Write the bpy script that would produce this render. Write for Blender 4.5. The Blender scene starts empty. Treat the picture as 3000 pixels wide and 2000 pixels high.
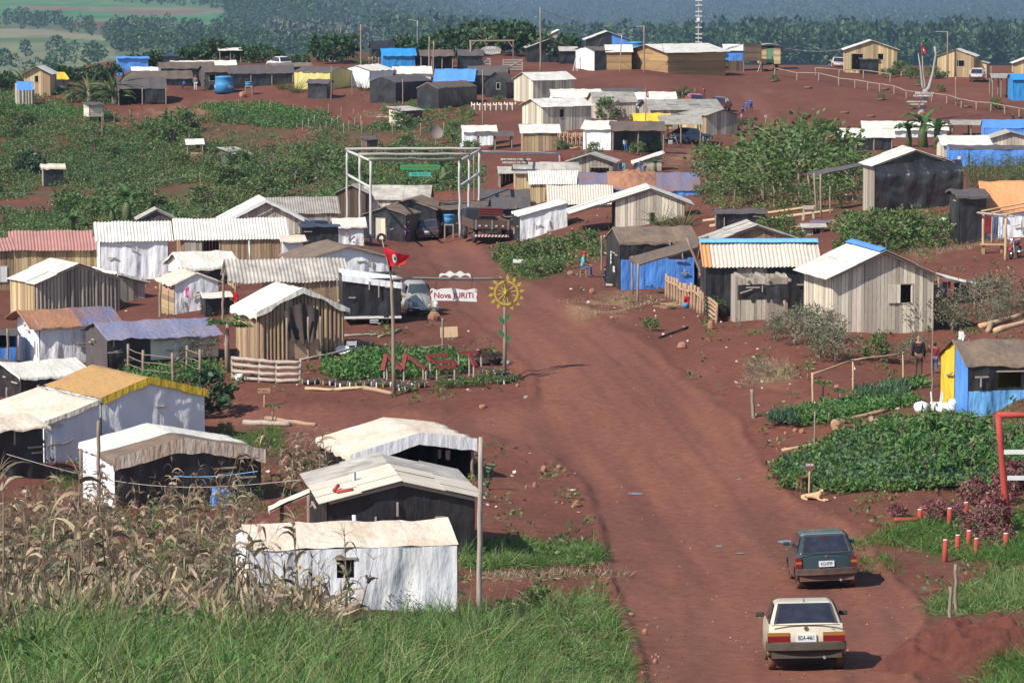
import bpy, math, random
import numpy as np
from mathutils import Vector, Matrix
R = math.radians
SC = bpy.context.scene
COL = SC.collection
rnd = random.Random(7)
nr = np.random.default_rng(11)
FOC = 10000.0
PIT = math.atan(1150 / FOC)
CP, SP = math.cos(PIT), math.sin(PIT)
def ray(px, py):
    a = (px - 1500) / FOC
    b = -(py - 1000) / FOC
    return a, CP + b * SP, -SP + b * CP
cam = bpy.data.cameras.new('camera')
cam.lens = 120
cam.sensor_width = 36
cam.clip_start = 0.5
cam.clip_end = 30000
camo = bpy.data.objects.new('camera', cam)
COL.objects.link(camo)
camo.rotation_euler = (math.pi / 2 - PIT, 0, 0)
SC.camera = camo

def _h(ix, iy, seed):
    n = (ix.astype(np.int64) * 374761393 + iy.astype(np.int64) * 668265263 + seed * 982451653) & 0xFFFFFFFF
    n = ((n ^ (n >> 13)) * 1274126177) & 0xFFFFFFFF
    n = n ^ (n >> 16)
    return (n & 0xFFFF) / 65535.0
def vnoise(x, y, seed=0):
    x = np.asarray(x, float); y = np.asarray(y, float)
    ix = np.floor(x); iy = np.floor(y)
    fx = x - ix; fy = y - iy
    fx = fx * fx * (3 - 2 * fx); fy = fy * fy * (3 - 2 * fy)
    a = _h(ix, iy, seed); b = _h(ix + 1, iy, seed)
    c = _h(ix, iy + 1, seed); d = _h(ix + 1, iy + 1, seed)
    return (a * (1 - fx) + b * fx) * (1 - fy) + (c * (1 - fx) + d * fx) * fy
def fbm(x, y, o=4, seed=0):
    s = 0; a = 0.5
    for i in range(o):
        s = s + a * (vnoise(np.asarray(x) * 2 ** i, np.asarray(y) * 2 ** i, seed + i) - .5) * 2
        a *= .5
    return s

from mathutils import noise as _mn
def fb(x, y, o=3, seed=0):
    return _mn.fractal(Vector((x, y, seed * 3.7)), 1.0, 2.0, o) * .8
MATS = {}
def mat(name, col, col2=None, ns=3.0, amt=.5, isl=0.0, rough=.85, bump=0.0, bs=20.0, stretch=(1, 1, 1), metal=0.0,
        trans=0.0, spec=.3, lo=.35, hi=.65, coat=0.0, col3=None, ns3=1.0, bd=None, mud=0):
    if name in MATS: return MATS[name]
    bd = bd or .05
    if name.startswith('tarp'): bd = .16; stretch = (1.5, 1.5, .45); bump = .5
    m = bpy.data.materials.new(name); m.use_nodes = True
    nt = m.node_tree; N = nt.nodes; L = nt.links
    b = N['Principled BSDF']; out = N['Material Output']
    b.inputs['Roughness'].default_value = rough
    b.inputs['Metallic'].default_value = metal
    b.inputs['Specular IOR Level'].default_value = spec
    if coat: b.inputs['Coat Weight'].default_value = coat; b.inputs['Coat Roughness'].default_value = .08
    tc = N.new('ShaderNodeTexCoord'); mp = N.new('ShaderNodeMapping')
    mp.inputs['Scale'].default_value = stretch
    L.new(tc.outputs['Object'], mp.inputs['Vector'])
    rgb = N.new('ShaderNodeRGB'); rgb.outputs[0].default_value = (*col, 1)
    c = rgb.outputs[0]
    def mixin(c, colr, scale, amt):
        nz = N.new('ShaderNodeTexNoise'); nz.inputs['Scale'].default_value = scale
        nz.inputs['Detail'].default_value = 6; nz.inputs['Roughness'].default_value = .62
        L.new(mp.outputs[0], nz.inputs['Vector'])
        mr = N.new('ShaderNodeMapRange'); mr.inputs['From Min'].default_value = lo
        mr.inputs['From Max'].default_value = hi; mr.inputs['To Max'].default_value = amt
        L.new(nz.outputs['Fac'], mr.inputs['Value'])
        mx = N.new('ShaderNodeMixRGB'); mx.inputs['Color2'].default_value = (*colr, 1)
        L.new(mr.outputs[0], mx.inputs['Fac']); L.new(c, mx.inputs['Color1'])
        return mx.outputs[0]
    if col2: c = mixin(c, col2, ns, amt)
    if col3: c = mixin(c, col3, ns3, .8)
    if isl:
        g = N.new('ShaderNodeNewGeometry'); mr = N.new('ShaderNodeMapRange')
        mr.inputs['To Min'].default_value = 1 - isl; mr.inputs['To Max'].default_value = 1 + isl
        L.new(g.outputs['Random Per Island'], mr.inputs['Value'])
        hs = N.new('ShaderNodeHueSaturation')
        mr2 = N.new('ShaderNodeMapRange'); mr2.inputs['To Min'].default_value = .5 - isl * .05; mr2.inputs['To Max'].default_value = .5 + isl * .05
        ml = N.new('ShaderNodeMath'); ml.operation = 'MULTIPLY'; ml.inputs[1].default_value = 7.31
        fr = N.new('ShaderNodeMath'); fr.operation = 'FRACT'
        L.new(g.outputs['Random Per Island'], ml.inputs[0]); L.new(ml.outputs[0], fr.inputs[0]); L.new(fr.outputs[0], mr2.inputs['Value'])
        L.new(mr2.outputs[0], hs.inputs['Hue']); L.new(mr.outputs[0], hs.inputs['Value']); L.new(c, hs.inputs['Color'])
        c = hs.outputs[0]
    if mud:
        sx = N.new('ShaderNodeSeparateXYZ'); L.new(tc.outputs['Object'], sx.inputs[0])
        nz = N.new('ShaderNodeTexNoise'); nz.inputs['Scale'].default_value = 6; L.new(tc.outputs['Object'], nz.inputs['Vector'])
        ad = N.new('ShaderNodeMath'); ad.operation = 'MULTIPLY_ADD'; ad.inputs[1].default_value = -.5; L.new(nz.outputs['Fac'], ad.inputs[0]); L.new(sx.outputs['Z'], ad.inputs[2])
        mr = N.new('ShaderNodeMapRange'); mr.inputs['From Min'].default_value = mud - .38; mr.inputs['From Max'].default_value = mud; mr.inputs['To Min'].default_value = .9; mr.inputs['To Max'].default_value = .06
        L.new(ad.outputs[0], mr.inputs['Value']); mx = N.new('ShaderNodeMixRGB'); mx.inputs['Color2'].default_value = (.19, .10, .07, 1)
        L.new(mr.outputs[0], mx.inputs['Fac']); L.new(c, mx.inputs['Color1']); c = mx.outputs[0]
    L.new(c, b.inputs['Base Color'])
    if bump:
        nz = N.new('ShaderNodeTexNoise'); nz.inputs['Scale'].default_value = bs; nz.inputs['Detail'].default_value = 5
        L.new(mp.outputs[0], nz.inputs['Vector'])
        bp = N.new('ShaderNodeBump'); bp.inputs['Strength'].default_value = bump; bp.inputs['Distance'].default_value = bd
        L.new(nz.outputs['Fac'], bp.inputs['Height']); L.new(bp.outputs[0], b.inputs['Normal'])
    if trans:
        t = N.new('ShaderNodeBsdfTranslucent'); L.new(c, t.inputs['Color'])
        ms = N.new('ShaderNodeMixShader'); ms.inputs[0].default_value = trans
        L.new(b.outputs[0], ms.inputs[1]); L.new(t.outputs[0], ms.inputs[2]); L.new(ms.outputs[0], out.inputs['Surface'])
    MATS[name] = m
    return m
V3 = (6, 6, .5)       # streaks that run down boards
wood = dict(rough=.9, isl=.38, ns=5, amt=.55, stretch=V3, bump=.3, bs=9, spec=.15)
mat('wood_pale', (.62, .54, .43), (.36, .30, .23), **wood)
mat('wood_cane', (.62, .54, .42), (.42, .35, .26), **wood)
mat('wood_tan', (.52, .38, .22), (.33, .22, .12), **wood)
mat('wood_grey', (.42, .36, .29), (.18, .15, .12), **wood)
mat('wood_brown', (.42, .29, .18), (.16, .10, .06), **wood)
mat('wood_honey', (.40, .25, .12), (.24, .14, .06), rough=.85, isl=.22, ns=4, stretch=(.6, .6, 6), bump=.3, spec=.15)
mat('wood_dark', (.13, .085, .06), (.06, .04, .03), **wood)
mat('pole_wood', (.30, .23, .17), (.14, .10, .075), ns=5, isl=.25, stretch=V3, bump=.4, bs=10)
mat('pole_grey', (.36, .33, .30), (.22, .19, .17), ns=4, isl=.15, stretch=V3, bump=.3)
mat('pole_white', (.54, .52, .49), (.36, .32, .28), ns=4, isl=.1, stretch=V3, bump=.3)
mat('plank_red', (.20, .022, .022), (.16, .08, .06), ns=6, amt=.5, isl=.15, stretch=(2, 2, 2))
mat('post_red', (.42, .055, .04), (.24, .06, .05), ns=4, amt=.5, stretch=(3, 3, 1))
mat('white_paint', (.74, .73, .70), (.45, .40, .35), ns=4, amt=.35)
mat('roof_white', (.65, .625, .57), (.44, .385, .31), ns=1.6, amt=.65, isl=.04, rough=.75)
mat('roof_cream', (.62, .55, .45), (.48, .39, .29), ns=1.5, amt=.6, isl=.05, rough=.8)
mat('roof_grey', (.46, .42, .365), (.20, .175, .15), ns=1.5, amt=.75, isl=.12, rough=.85)
mat('roof_darkgrey', (.33, .30, .26), (.16, .14, .12), ns=1.6, amt=.7, isl=.15, rough=.85)
mat('roof_red', (.42, .20, .165), (.27, .16, .135), ns=1.3, amt=.6, isl=.1, rough=.7)
mat('roof_zinc', (.66, .60, .52), (.36, .19, .10), ns=6, amt=.6, stretch=(9, .5, .5), rough=.6)
mat('roof_rust', (.55, .23, .08), (.45, .30, .16), ns=4, amt=.6, rough=.8)
mat('tarp_black', (.016, .018, .023), (.055, .045, .04), ns=1.1, amt=.45, rough=.33, bump=.5, bs=3, spec=.6)
mat('tarp_dusty', (.10, .085, .075), (.16, .105, .075), ns=.9, amt=.9, rough=.8, bump=.35, bs=3, spec=.2)
mat('tarp_slate', (.085, .08, .082), (.12, .09, .08), ns=.9, amt=.8, rough=.7, bump=.35, bs=3, spec=.2)
mat('tarp_brown', (.22, .15, .10), (.13, .10, .085), ns=.9, amt=.9, rough=.85, bump=.35, bs=3, spec=.2)
mat('tarp_white', (.77, .775, .79), (.70, .67, .62), ns=.8, amt=.5, rough=.5, bump=.45, bs=2.5, spec=.4)
mat('tarp_beige', (.66, .58, .48), (.56, .42, .29), ns=.8, amt=.75, rough=.75, bump=.4, bs=3, spec=.2)
mat('tarp_cream', (.68, .645, .57), (.54, .47, .38), ns=.9, amt=.7, rough=.7, bump=.4, bs=3, spec=.2)
mat('tarp_dirty', (.56, .47, .38), (.42, .27, .17), ns=1.4, amt=.8, rough=.8, bump=.4, bs=4, spec=.2)
mat('tarp_blue', (.09, .27, .70), (.09, .21, .50), ns=.9, amt=.5, rough=.5, bump=.5, bs=3, spec=.4)
mat('tarp_sky', (.16, .43, .78), (.18, .38, .66), ns=1, amt=.4, rough=.5, bump=.5, bs=3, spec=.4)
mat('tarp_cyan', (.03, .27, .62), (.03, .18, .42), ns=1.5, amt=.6, rough=.5, bump=.6, bs=3, spec=.4)
mat('tarp_navy', (.14, .155, .26), (.22, .13, .10), ns=.55, amt=.9, rough=.75, bump=.4, bs=3, spec=.2)
mat('tarp_lilac', (.17, .18, .28), (.25, .21, .25), ns=.8, amt=.7, rough=.75, bump=.4, bs=3, spec=.2)
mat('tarp_yellow', (.74, .50, .035), (.58, .36, .04), ns=1, amt=.5, rough=.6, bump=.5, bs=3)
mat('tarp_pale_yellow', (.60, .53, .20), (.50, .42, .12), ns=1, amt=.6, rough=.6, bump=.5, bs=3)
mat('tarp_ochre', (.44, .25, .085), (.36, .22, .10), ns=.9, amt=.7, rough=.75, bump=.4, bs=3)
mat('tarp_orange', (.72, .27, .10), (.60, .30, .16), ns=.9, amt=.6, rough=.65, bump=.4, bs=3)
mat('tarp_rust', (.36, .17, .08), (.24, .12, .10), ns=.8, amt=.7, rough=.8, bump=.4, bs=4)
mat('dark_inside', (.01, .009, .008), rough=1)
mat('soil_bag', (.12, .05, .03), (.08, .035, .02), ns=6, rough=1, bump=.5)
mat('rock', (.33, .17, .10), (.20, .09, .06), ns=4, rough=.95, bump=.6, bs=8, isl=.2)
mat('char', (.03, .025, .022), (.10, .06, .04), ns=4, rough=1, bump=.6)
mat('rubber', (.035, .033, .031), (.12, .07, .05), ns=5, amt=.6, rough=.9)
mat('muddy', (.20, .10, .065), (.10, .055, .04), ns=6, rough=.95)
mat('metal_grey', (.42, .42, .42), (.30, .26, .23), ns=5, rough=.45, metal=.5)
mat('chrome', (.62, .62, .62), rough=.2, metal=1)
mat('black_plastic', (.03, .03, .031), (.09, .06, .045), ns=4, amt=.5, rough=.5, mud=.35)
mat('glass_dark', (.012, .014, .024), (.05, .05, .06), ns=3, rough=.05, spec=1.0)
mat('glass_pale', (.05, .06, .07), rough=.05, spec=.9)
mat('lamp_red', (.17, .012, .014), rough=.25)
mat('lamp_amber', (.30, .13, .03), rough=.25)
mat('lamp_clear', (.72, .72, .68), rough=.15)
mat('plate', (.62, .63, .64), rough=.5)
mat('ink', (.03, .03, .035), rough=.7)
mat('paint_cream', (.70, .64, .50), (.50, .36, .22), ns=2, amt=.35, rough=.4, coat=.35, mud=.5)
mat('paint_teal', (.03, .075, .09), (.06, .08, .08), ns=2, amt=.5, rough=.3, coat=.6, metal=.4, mud=.35)
mat('paint_silver', (.48, .45, .38), (.40, .36, .30), ns=2, amt=.4, rough=.32, coat=.4, metal=.4)
mat('paint_grey', (.40, .38, .37), (.30, .26, .22), ns=2, amt=.4, rough=.35, coat=.4, metal=.3)
mat('paint_navy', (.025, .045, .12), rough=.35, coat=.4)
mat('paint_plum', (.075, .055, .085), (.10, .07, .06), ns=2, rough=.35, coat=.4)
mat('paint_blue', (.11, .20, .29), (.2, .17, .15), ns=2, amt=.5, rough=.4, coat=.3)
mat('paint_white', (.66, .65, .63), (.45, .34, .27), ns=2, amt=.6, rough=.4, coat=.3)
mat('paint_maroon', (.13, .025, .03), rough=.35, coat=.4)
mat('paint_red', (.5, .02, .03), rough=.35, coat=.4)
mat('paint_dark', (.04, .04, .045), rough=.4, coat=.3)
mat('flag_red', (.62, .018, .03), (.50, .015, .025), ns=3, rough=.75, trans=.25)
mat('flag_green', (.02, .16, .07), rough=.75, trans=.2)
mat('sign_green', (.02, .33, .11), (.03, .22, .08), ns=5, rough=.7)
mat('sign_teal', (.06, .42, .38), rough=.7)
mat('sign_brown', (.17, .075, .045), (.10, .05, .03), ns=6, rough=.85)
mat('sign_letter_red', (.30, .025, .02), rough=.7)
mat('letter_white', (.74, .74, .72), rough=.7)
mat('sun_yellow', (.46, .33, .035), (.33, .24, .04), ns=5, rough=.6)
mat('leaf_paint', (.015, .16, .05), rough=.6)
mat('tank_blue', (.05, .25, .50), (.08, .22, .40), ns=3, rough=.45)
mat('skin', (.36, .19, .12), rough=.6)
mat('hair', (.015, .012, .01), rough=.6)
for nm, c in dict(teal=(.10, .48, .47), navy=(.02, .03, .075), black=(.014, .014, .016), jeans=(.09, .13, .22), grey=(.22, .22, .23),
                  pink=(.62, .16, .32), purple=(.20, .06, .36), red=(.50, .02, .03), maroon=(.20, .025, .03), blue=(.03, .11, .42),
                  white=(.70, .70, .69), brown=(.10, .06, .045), cream=(.55, .47, .40), green=(.05, .22, .10), khaki=(.28, .22, .14)).items():
    mat('cloth_' + nm, c, tuple(x * .7 for x in c), ns=9, rough=.9)
def leafm(name, c, c2, isl=.4, tr=.3): mat(name, c, c2, ns=.8, amt=.7, isl=isl, rough=.55, trans=tr, spec=.35)
leafm('leaf_mid', (.10, .168, .048), (.145, .185, .06))
leafm('leaf_dark', (.042, .095, .040), (.062, .105, .036))
leafm('leaf_bright', (.085, .19, .05), (.12, .21, .055))
leafm('leaf_blue', (.085, .15, .085), (.10, .16, .075))
leafm('leaf_olive', (.15, .165, .095), (.19, .175, .115))
leafm('leaf_cane', (.085, .13, .045), (.16, .16, .07))
leafm('grass', (.068, .178, .028), (.14, .225, .052), isl=.75, tr=.4)
leafm('grass_pale', (.24, .29, .11), (.36, .33, .17), isl=.5, tr=.4)
leafm('dry_leaf', (.36, .265, .165), (.19, .135, .085), isl=.55, tr=.25)
leafm('dry_brush', (.20, .155, .115), (.15, .11, .08), isl=.4, tr=.1)
leafm('banana_leaf', (.060, .145, .040), (.11, .18, .05), isl=.3)
leafm('coleus', (.30, .09, .11), (.13, .10, .05), isl=.6)
leafm('forest', (.036, .088, .032), (.060, .108, .038), isl=.14, tr=.15); leafm('forest_light', (.055, .105, .036), (.075, .12, .045), isl=.14, tr=.15); leafm('forest_deep', (.018, .048, .026), (.028, .058, .026), isl=.14, tr=.15)
leafm('forest_grey', (.105, .125, .09), (.13, .14, .10), isl=.35, tr=.12)

def link(o, parent=None):
    COL.objects.link(o)
    if parent is not None: o.parent = parent
    return o
def props(o, label=None, cat=None, group=None, kind=None):
    if label: o['label'] = label
    if cat: o['category'] = cat
    if group: o['group'] = group
    if kind: o['kind'] = kind
    return o
def empty(name, loc, rz=0.0):
    o = bpy.data.objects.new(name, None); o.empty_display_size = .3
    o.location = loc; o.rotation_euler = (0, 0, rz)
    COL.objects.link(o)
    return o
def thing(name, label, cat, loc, rz=0.0, group=None):
    return props(empty(name, loc, rz), label, cat, group)
def copy_tree(o, parent=None):
    c = o.copy(); COL.objects.link(c)
    if parent is not None: c.parent = parent
    for ch in list(o.children): copy_tree(ch, c)
    return c
def M_(m): return MATS[m] if isinstance(m, str) else m
class MB:
    def __init__(s): s.v = []; s.f = []
    def add(s, vs, fs):
        n = len(s.v); s.v += [tuple(p) for p in vs]; s.f += [tuple(i + n for i in f) for f in fs]; return s
    def box(s, x0, x1, y0, y1, z0, z1):
        return s.add([(x0, y0, z0), (x1, y0, z0), (x1, y1, z0), (x0, y1, z0), (x0, y0, z1), (x1, y0, z1), (x1, y1, z1), (x0, y1, z1)],
                     [(0, 3, 2, 1), (4, 5, 6, 7), (0, 1, 5, 4), (1, 2, 6, 5), (2, 3, 7, 6), (3, 0, 4, 7)])
    def quadbox(s, a, b, c, d, t):      # plate from 4 corners with thickness vector t
        t = Vector(t); q = [Vector(p) for p in (a, b, c, d)]
        return s.add(q + [p + t for p in q], [(0, 1, 2, 3), (7, 6, 5, 4), (0, 4, 5, 1), (1, 5, 6, 2), (2, 6, 7, 3), (3, 7, 4, 0)])
    def tube(s, pts, rad, n=8, cap=True):
        pts = [Vector(p) for p in pts]
        if not hasattr(rad, '__len__'): rad = [rad] * len(pts)
        base = len(s.v); up = None
        for i, p in enumerate(pts):
            d = (pts[min(i + 1, len(pts) - 1)] - pts[max(i - 1, 0)]).normalized()
            if up is None:
                up = Vector((0, 0, 1)) if abs(d.z) < .9 else Vector((0, 1, 0))
            a = d.cross(up).normalized(); b = a.cross(d).normalized(); up = b
            for k in range(n):
                t = 2 * math.pi * k / n
                s.v.append(tuple(p + a * math.cos(t) * rad[i] + b * math.sin(t) * rad[i]))
        for i in range(len(pts) - 1):
            for k in range(n):
                k2 = (k + 1) % n
                s.f.append((base + i * n + k, base + i * n + k2, base + (i + 1) * n + k2, base + (i + 1) * n + k))
        if cap:
            s.f.append(tuple(base + k for k in range(n))[::-1])
            s.f.append(tuple(base + (len(pts) - 1) * n + k for k in range(n)))
        return s
    def pole(s, p, q, r, n=7, wob=.0, seg=5):
        p = Vector(p); q = Vector(q); L = (q - p).length
        pts = []; rr = []
        for i in range(seg + 1):
            t = i / seg
            w = Vector((rnd.uniform(-1, 1), rnd.uniform(-1, 1), 0 if abs((q - p).z) > .5 * L else rnd.uniform(-1, 1))) * wob * (0 if i in (0, seg) else 1)
            pts.append(p.lerp(q, t) + w); rr.append(r * (1.08 - .2 * t) * rnd.uniform(.93, 1.07))
        return s.tube(pts, rr, n)
    def beam(s, p, q, w, h):
        p = Vector(p); q = Vector(q); d = (q - p).normalized()
        up = Vector((0, 0, 1)) if abs(d.z) < .95 else Vector((0, 1, 0))
        a = d.cross(up).normalized() * w / 2; b = a.cross(d).normalized() * h / 2
        vs = [p - a - b, p + a - b, p + a + b, p - a + b, q - a - b, q + a - b, q + a + b, q - a + b]
        return s.add(vs, [(3, 2, 1, 0), (4, 5, 6, 7), (0, 1, 5, 4), (1, 2, 6, 5), (2, 3, 7, 6), (3, 0, 4, 7)])
    def grid(s, fn, nu, nv):
        base = len(s.v)
        for j in range(nv + 1):
            for i in range(nu + 1): s.v.append(tuple(fn(i / nu, j / nv)))
        for j in range(nv):
            for i in range(nu):
                a = base + j * (nu + 1) + i
                s.f.append((a, a + 1, a + nu + 2, a + nu + 1))
        return s
    def lathe(s, prof, n=16, c=(0, 0, 0)):
        base = len(s.v)
        for r, z in prof:
            for k in range(n):
                t = 2 * math.pi * k / n
                s.v.append((c[0] + r * math.cos(t), c[1] + r * math.sin(t), c[2] + z))
        for i in range(len(prof) - 1):
            for k in range(n):
                k2 = (k + 1) % n
                s.f.append((base + i * n + k, base + i * n + k2, base + (i + 1) * n + k2, base + (i + 1) * n + k))
        return s
    def blob(s, c, r, n=10, m=7, noise=0.0, seed=0):
        base = len(s.v); c = Vector(c); rx, ry, rz = r if hasattr(r, '__len__') else (r, r, r)
        q = random.Random(seed)
        for j in range(m + 1):
            ph = math.pi * j / m
            for k in range(n):
                t = 2 * math.pi * k / n; e = 1 + q.uniform(-noise, noise)
                s.v.append((c.x + rx * e * math.sin(ph) * math.cos(t), c.y + ry * e * math.sin(ph) * math.sin(t), c.z + rz * e * math.cos(ph)))
        for j in range(m):
            for k in range(n):
                k2 = (k + 1) % n
                s.f.append((base + j * n + k, base + (j + 1) * n + k, base + (j + 1) * n + k2, base + j * n + k2))
        return s
    def build(s, name, m, parent=None, smooth=False, label=None, bevel=0):
        me = bpy.data.meshes.new(name); me.from_pydata(s.v, [], s.f); me.materials.append(M_(m))
        if smooth: me.shade_smooth()
        o = bpy.data.objects.new(name, me); link(o, parent)
        if label: o['label'] = label
        if bevel:
            b = o.modifiers.new('bevel', 'BEVEL'); b.width = bevel; b.segments = 3; b.limit_method = 'ANGLE'; b.angle_limit = R(30)
            me.shade_smooth(); w = o.modifiers.new('wn', 'WEIGHTED_NORMAL')
        return o
def npmesh(name, V, Q, m, parent=None):
    me = bpy.data.meshes.new(name)
    V = np.asarray(V, np.float32).reshape(-1, 3); Q = np.asarray(Q, np.int32); k = Q.shape[1]
    me.vertices.add(len(V)); me.vertices.foreach_set('co', V.ravel())
    me.loops.add(Q.size); me.loops.foreach_set('vertex_index', Q.ravel())
    me.polygons.add(len(Q)); me.polygons.foreach_set('loop_start', np.arange(0, Q.size, k, dtype=np.int32))
    me.update(calc_edges=True); me.materials.append(M_(m))
    o = bpy.data.objects.new(name, me); link(o, parent)
    return o
def rdir(n, zmin=-1, zmax=1):
    z = nr.uniform(zmin, zmax, n); t = nr.uniform(0, 2 * np.pi, n); r = np.sqrt(1 - z * z)
    return np.stack([r * np.cos(t), r * np.sin(t), z], 1)
def norm(a): return a / np.maximum(np.linalg.norm(a, axis=1, keepdims=True), 1e-9)
def leafq(C, size, asp=.45, d=None, zmin=-.5, zmax=.7):
    n = len(C); d = rdir(n, zmin, zmax) if d is None else d
    b = norm(np.cross(d, rdir(n))) * (asp * size)[:, None] * .5
    l = d * size[:, None]
    V = np.stack([C, C + l * .45 + b, C + l, C + l * .45 - b], 1)
    return V.reshape(-1, 3), np.arange(4 * n).reshape(-1, 4)
def strips(B, d, length, width, bend, seg=3, side=None):
    n = len(B); side = norm(np.cross(d, rdir(n, -.3, .3))) if side is None else side
    rows = []; p = B.copy(); dd = d.copy(); st = (length / seg)[:, None]
    for i in range(seg + 1):
        w = width * (1 - (i / seg) ** 1.5 * .92) * (.75 if i == 0 else 1)
        rows.append(np.stack([p - side * w[:, None] * .5, p + side * w[:, None] * .5], 1))
        p = p + dd * st; dd = norm(dd + np.array([0, 0, -1.]) * (bend / seg)[:, None])
    V = np.stack(rows, 1)        # n, seg+1, 2, 3
    base = (np.arange(n) * (seg + 1) * 2)[:, None]
    q = np.concatenate([base + np.array([[2 * i, 2 * i + 1, 2 * i + 3, 2 * i + 2]]) for i in range(seg)], 0)
    return V.reshape(-1, 3), q
def join(parts):
    Vs = []; Qs = []; o = 0
    for V, Q in parts:
        Vs.append(V); Qs.append(Q + o); o += len(V)
    return np.concatenate(Vs), np.concatenate(Qs)
def ctext(s, size, name, m, parent, loc, rot=(R(90), 0, 0), depth=.004, sx=1.0, align='CENTER', shear=0):
    cu = bpy.data.curves.new(name, 'FONT'); cu.body = s; cu.size = size; cu.align_x = align; cu.align_y = 'CENTER'
    cu.extrude = depth; cu.resolution_u = 2; cu.shear = shear; cu.offset = size * .012
    tmp = bpy.data.objects.new(name + 'tmp', cu); COL.objects.link(tmp)
    me = bpy.data.meshes.new_from_object(tmp); bpy.data.objects.remove(tmp)
    me.materials.clear(); me.materials.append(M_(m))
    o = bpy.data.objects.new(name, me); link(o, parent); o.location = loc; o.rotation_euler = rot; o.scale = (sx, 1, 1)
    return o
CT = {
 2150: '-300:420 0:400 700:340 1500:250 2300:195 3000:205',
 2000: '-300:310 0:300 700:260 1300:200 1800:156 2300:153 2700:155 3000:160 3300:165',
 1850: '-300:205 0:200 600:195 1000:175 1400:150 1800:133 2300:129 2700:132 3000:136 3300:139',
 1760: '0:165 700:142 1000:131 1345:125 1800:118 2300:116 2800:119 3300:121',
 1600: '-300:125 0:122 400:113 900:109 1400:107 1900:103 2400:102 2900:104 3300:106',
 1480: '0:97 330:93 800:95 1400:96 2000:94 2600:95 3000:96 3300:97',
 1350: '-300:85 130:84 600:83 1100:85 1700:86 2300:87 2900:89 3300:91',
 1200: '0:77 600:76 1200:78 1700:79 2300:80 2750:83.5 3000:86 3300:88',
 1100: '-300:70 300:71 750:72 1200:73 1500:73 2000:73 2690:74 3000:75 3300:76',
 975: '0:62 400:63 900:66.5 1260:67 1600:67 2100:67 2600:68 3000:69 3300:70',
 850: '-300:55 0:55 500:57 900:59.5 1250:59 1700:58.5 2100:59 2700:62 3000:63 3300:64',
 750: '0:48 600:48 1150:47 1500:48.5 1800:51.5 2300:55.5 3000:58 3300:59',
 700: '-300:43 0:43 600:43 1050:42 1250:41 1500:43 1800:46.5 2300:52 3000:56 3300:57',
 620: '0:37 500:37 1100:37.5 1700:42.5 2300:47 2600:50 3000:52 3300:53',
 545: '-300:32.5 0:32.5 450:32.5 1000:34.5 1500:38.5 2000:40.5 2600:44 3000:46 3300:47',
 450: '0:30 500:30 1000:31.5 1500:34 2000:34.5 2500:36 3000:37 3300:37',
 390: '-300:29 0:29 500:29 1000:30 1500:31.5 2100:31.7 2600:32.3 3000:32.5 3300:32.5',
 300: '0:27.7 500:27.8 1000:28.3 1550:28.7 2200:28.5 2700:28.5 3000:28.7 3300:28.7',
 245: '-300:26.5 0:26.5 500:27 1000:27.2 1700:27.4 2300:26.9 2850:27 3300:27',
 212: '300:26 800:26.3 1300:26.4 1900:26.5 2400:25.9 2800:25.9 3300:25.9',
}
FARC = {  # column: (py, s) running on behind the crest, down to the valley and up the far slopes
 -300: '238:25.7 270:22 310:16 290:11 240:8 150:5.5 60:3.8 0:3 -60:2.4 -110:1.7',
 0: '236:25.7 270:22 310:16 290:11 240:8 150:5.5 60:3.8 0:3 -60:2.4 -110:1.7',
 700: '180:24.8 165:24 200:21 260:15 260:11 200:8 150:5.8 70:4 10:3 -60:2.4 -110:1.7',
 1500: '172:24.6 150:23 190:20 250:14 260:10 220:7 165:5.2 145:4.6 165:3.6 140:2.7 90:2.05 40:1.7 0:1.45 -60:1.3 -110:1.15',
 2300: '196:25 225:21 280:15 280:10 235:7 170:5.3 150:4.7 172:3.7 145:2.7 90:2.05 40:1.7 0:1.45 -60:1.3 -110:1.15',
 3000: '200:25.2 230:21 285:15 285:10 235:7 170:5.3 150:4.7 172:3.7 145:2.7 90:2.05 40:1.7 0:1.45 -60:1.3 -110:1.15',
 3300: '200:25.2 230:21 285:15 285:10 235:7 170:5.3 150:4.7 172:3.7 145:2.7 90:2.05 40:1.7 0:1.45 -60:1.3 -110:1.15',
}
pts = []
def _ct(px, py, s):
    d = ray(px, py); k = FOC / s
    pts.append((d[0] / d[1], math.log(d[1] * k), d[2] / d[1]))
for py, row in CT.items():
    for e in row.split():
        px, s = e.split(':'); _ct(float(px), py, float(s))
for px, row in FARC.items():
    for e in row.split():
        py, s = e.split(':'); _ct(px, float(py), float(s))
for u in (-.18, -.09, 0, .09, .18):
    pts += [(u, math.log(4.), -.52), (u, math.log(14.), -.29)]
    pts += [(u, math.log(26.), -.245 if u < .05 else -.26)]
pts = np.array(pts)
KU = 6.0
def _phi(r2): return np.where(r2 > 0, .5 * r2 * np.log(np.maximum(r2, 1e-12)), 0)
_A = np.stack([pts[:, 0] * KU, pts[:, 1]], 1)
_n = len(_A)
_D = ((_A[:, None] - _A[None]) ** 2).sum(-1)
_S = np.zeros((_n + 3, _n + 3)); _S[:_n, :_n] = _phi(_D) + np.eye(_n) * .0004
_S[:_n, _n] = 1; _S[:_n, _n + 1:] = _A; _S[_n, :_n] = 1; _S[_n + 1:, :_n] = _A.T
_W = np.linalg.solve(_S, np.concatenate([pts[:, 2], [0, 0, 0]]))
US = np.linspace(-.186, .186, 187)
VS = np.linspace(math.log(3.5), math.log(9000), 1300)
def _tps(u, v):
    r2 = (u[..., None] * KU - _A[:, 0]) ** 2 + (v[..., None] - _A[:, 1]) ** 2
    return _phi(r2) @ _W[:_n] + _W[_n] + u * KU * _W[_n + 1] + v * _W[_n + 2]
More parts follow.
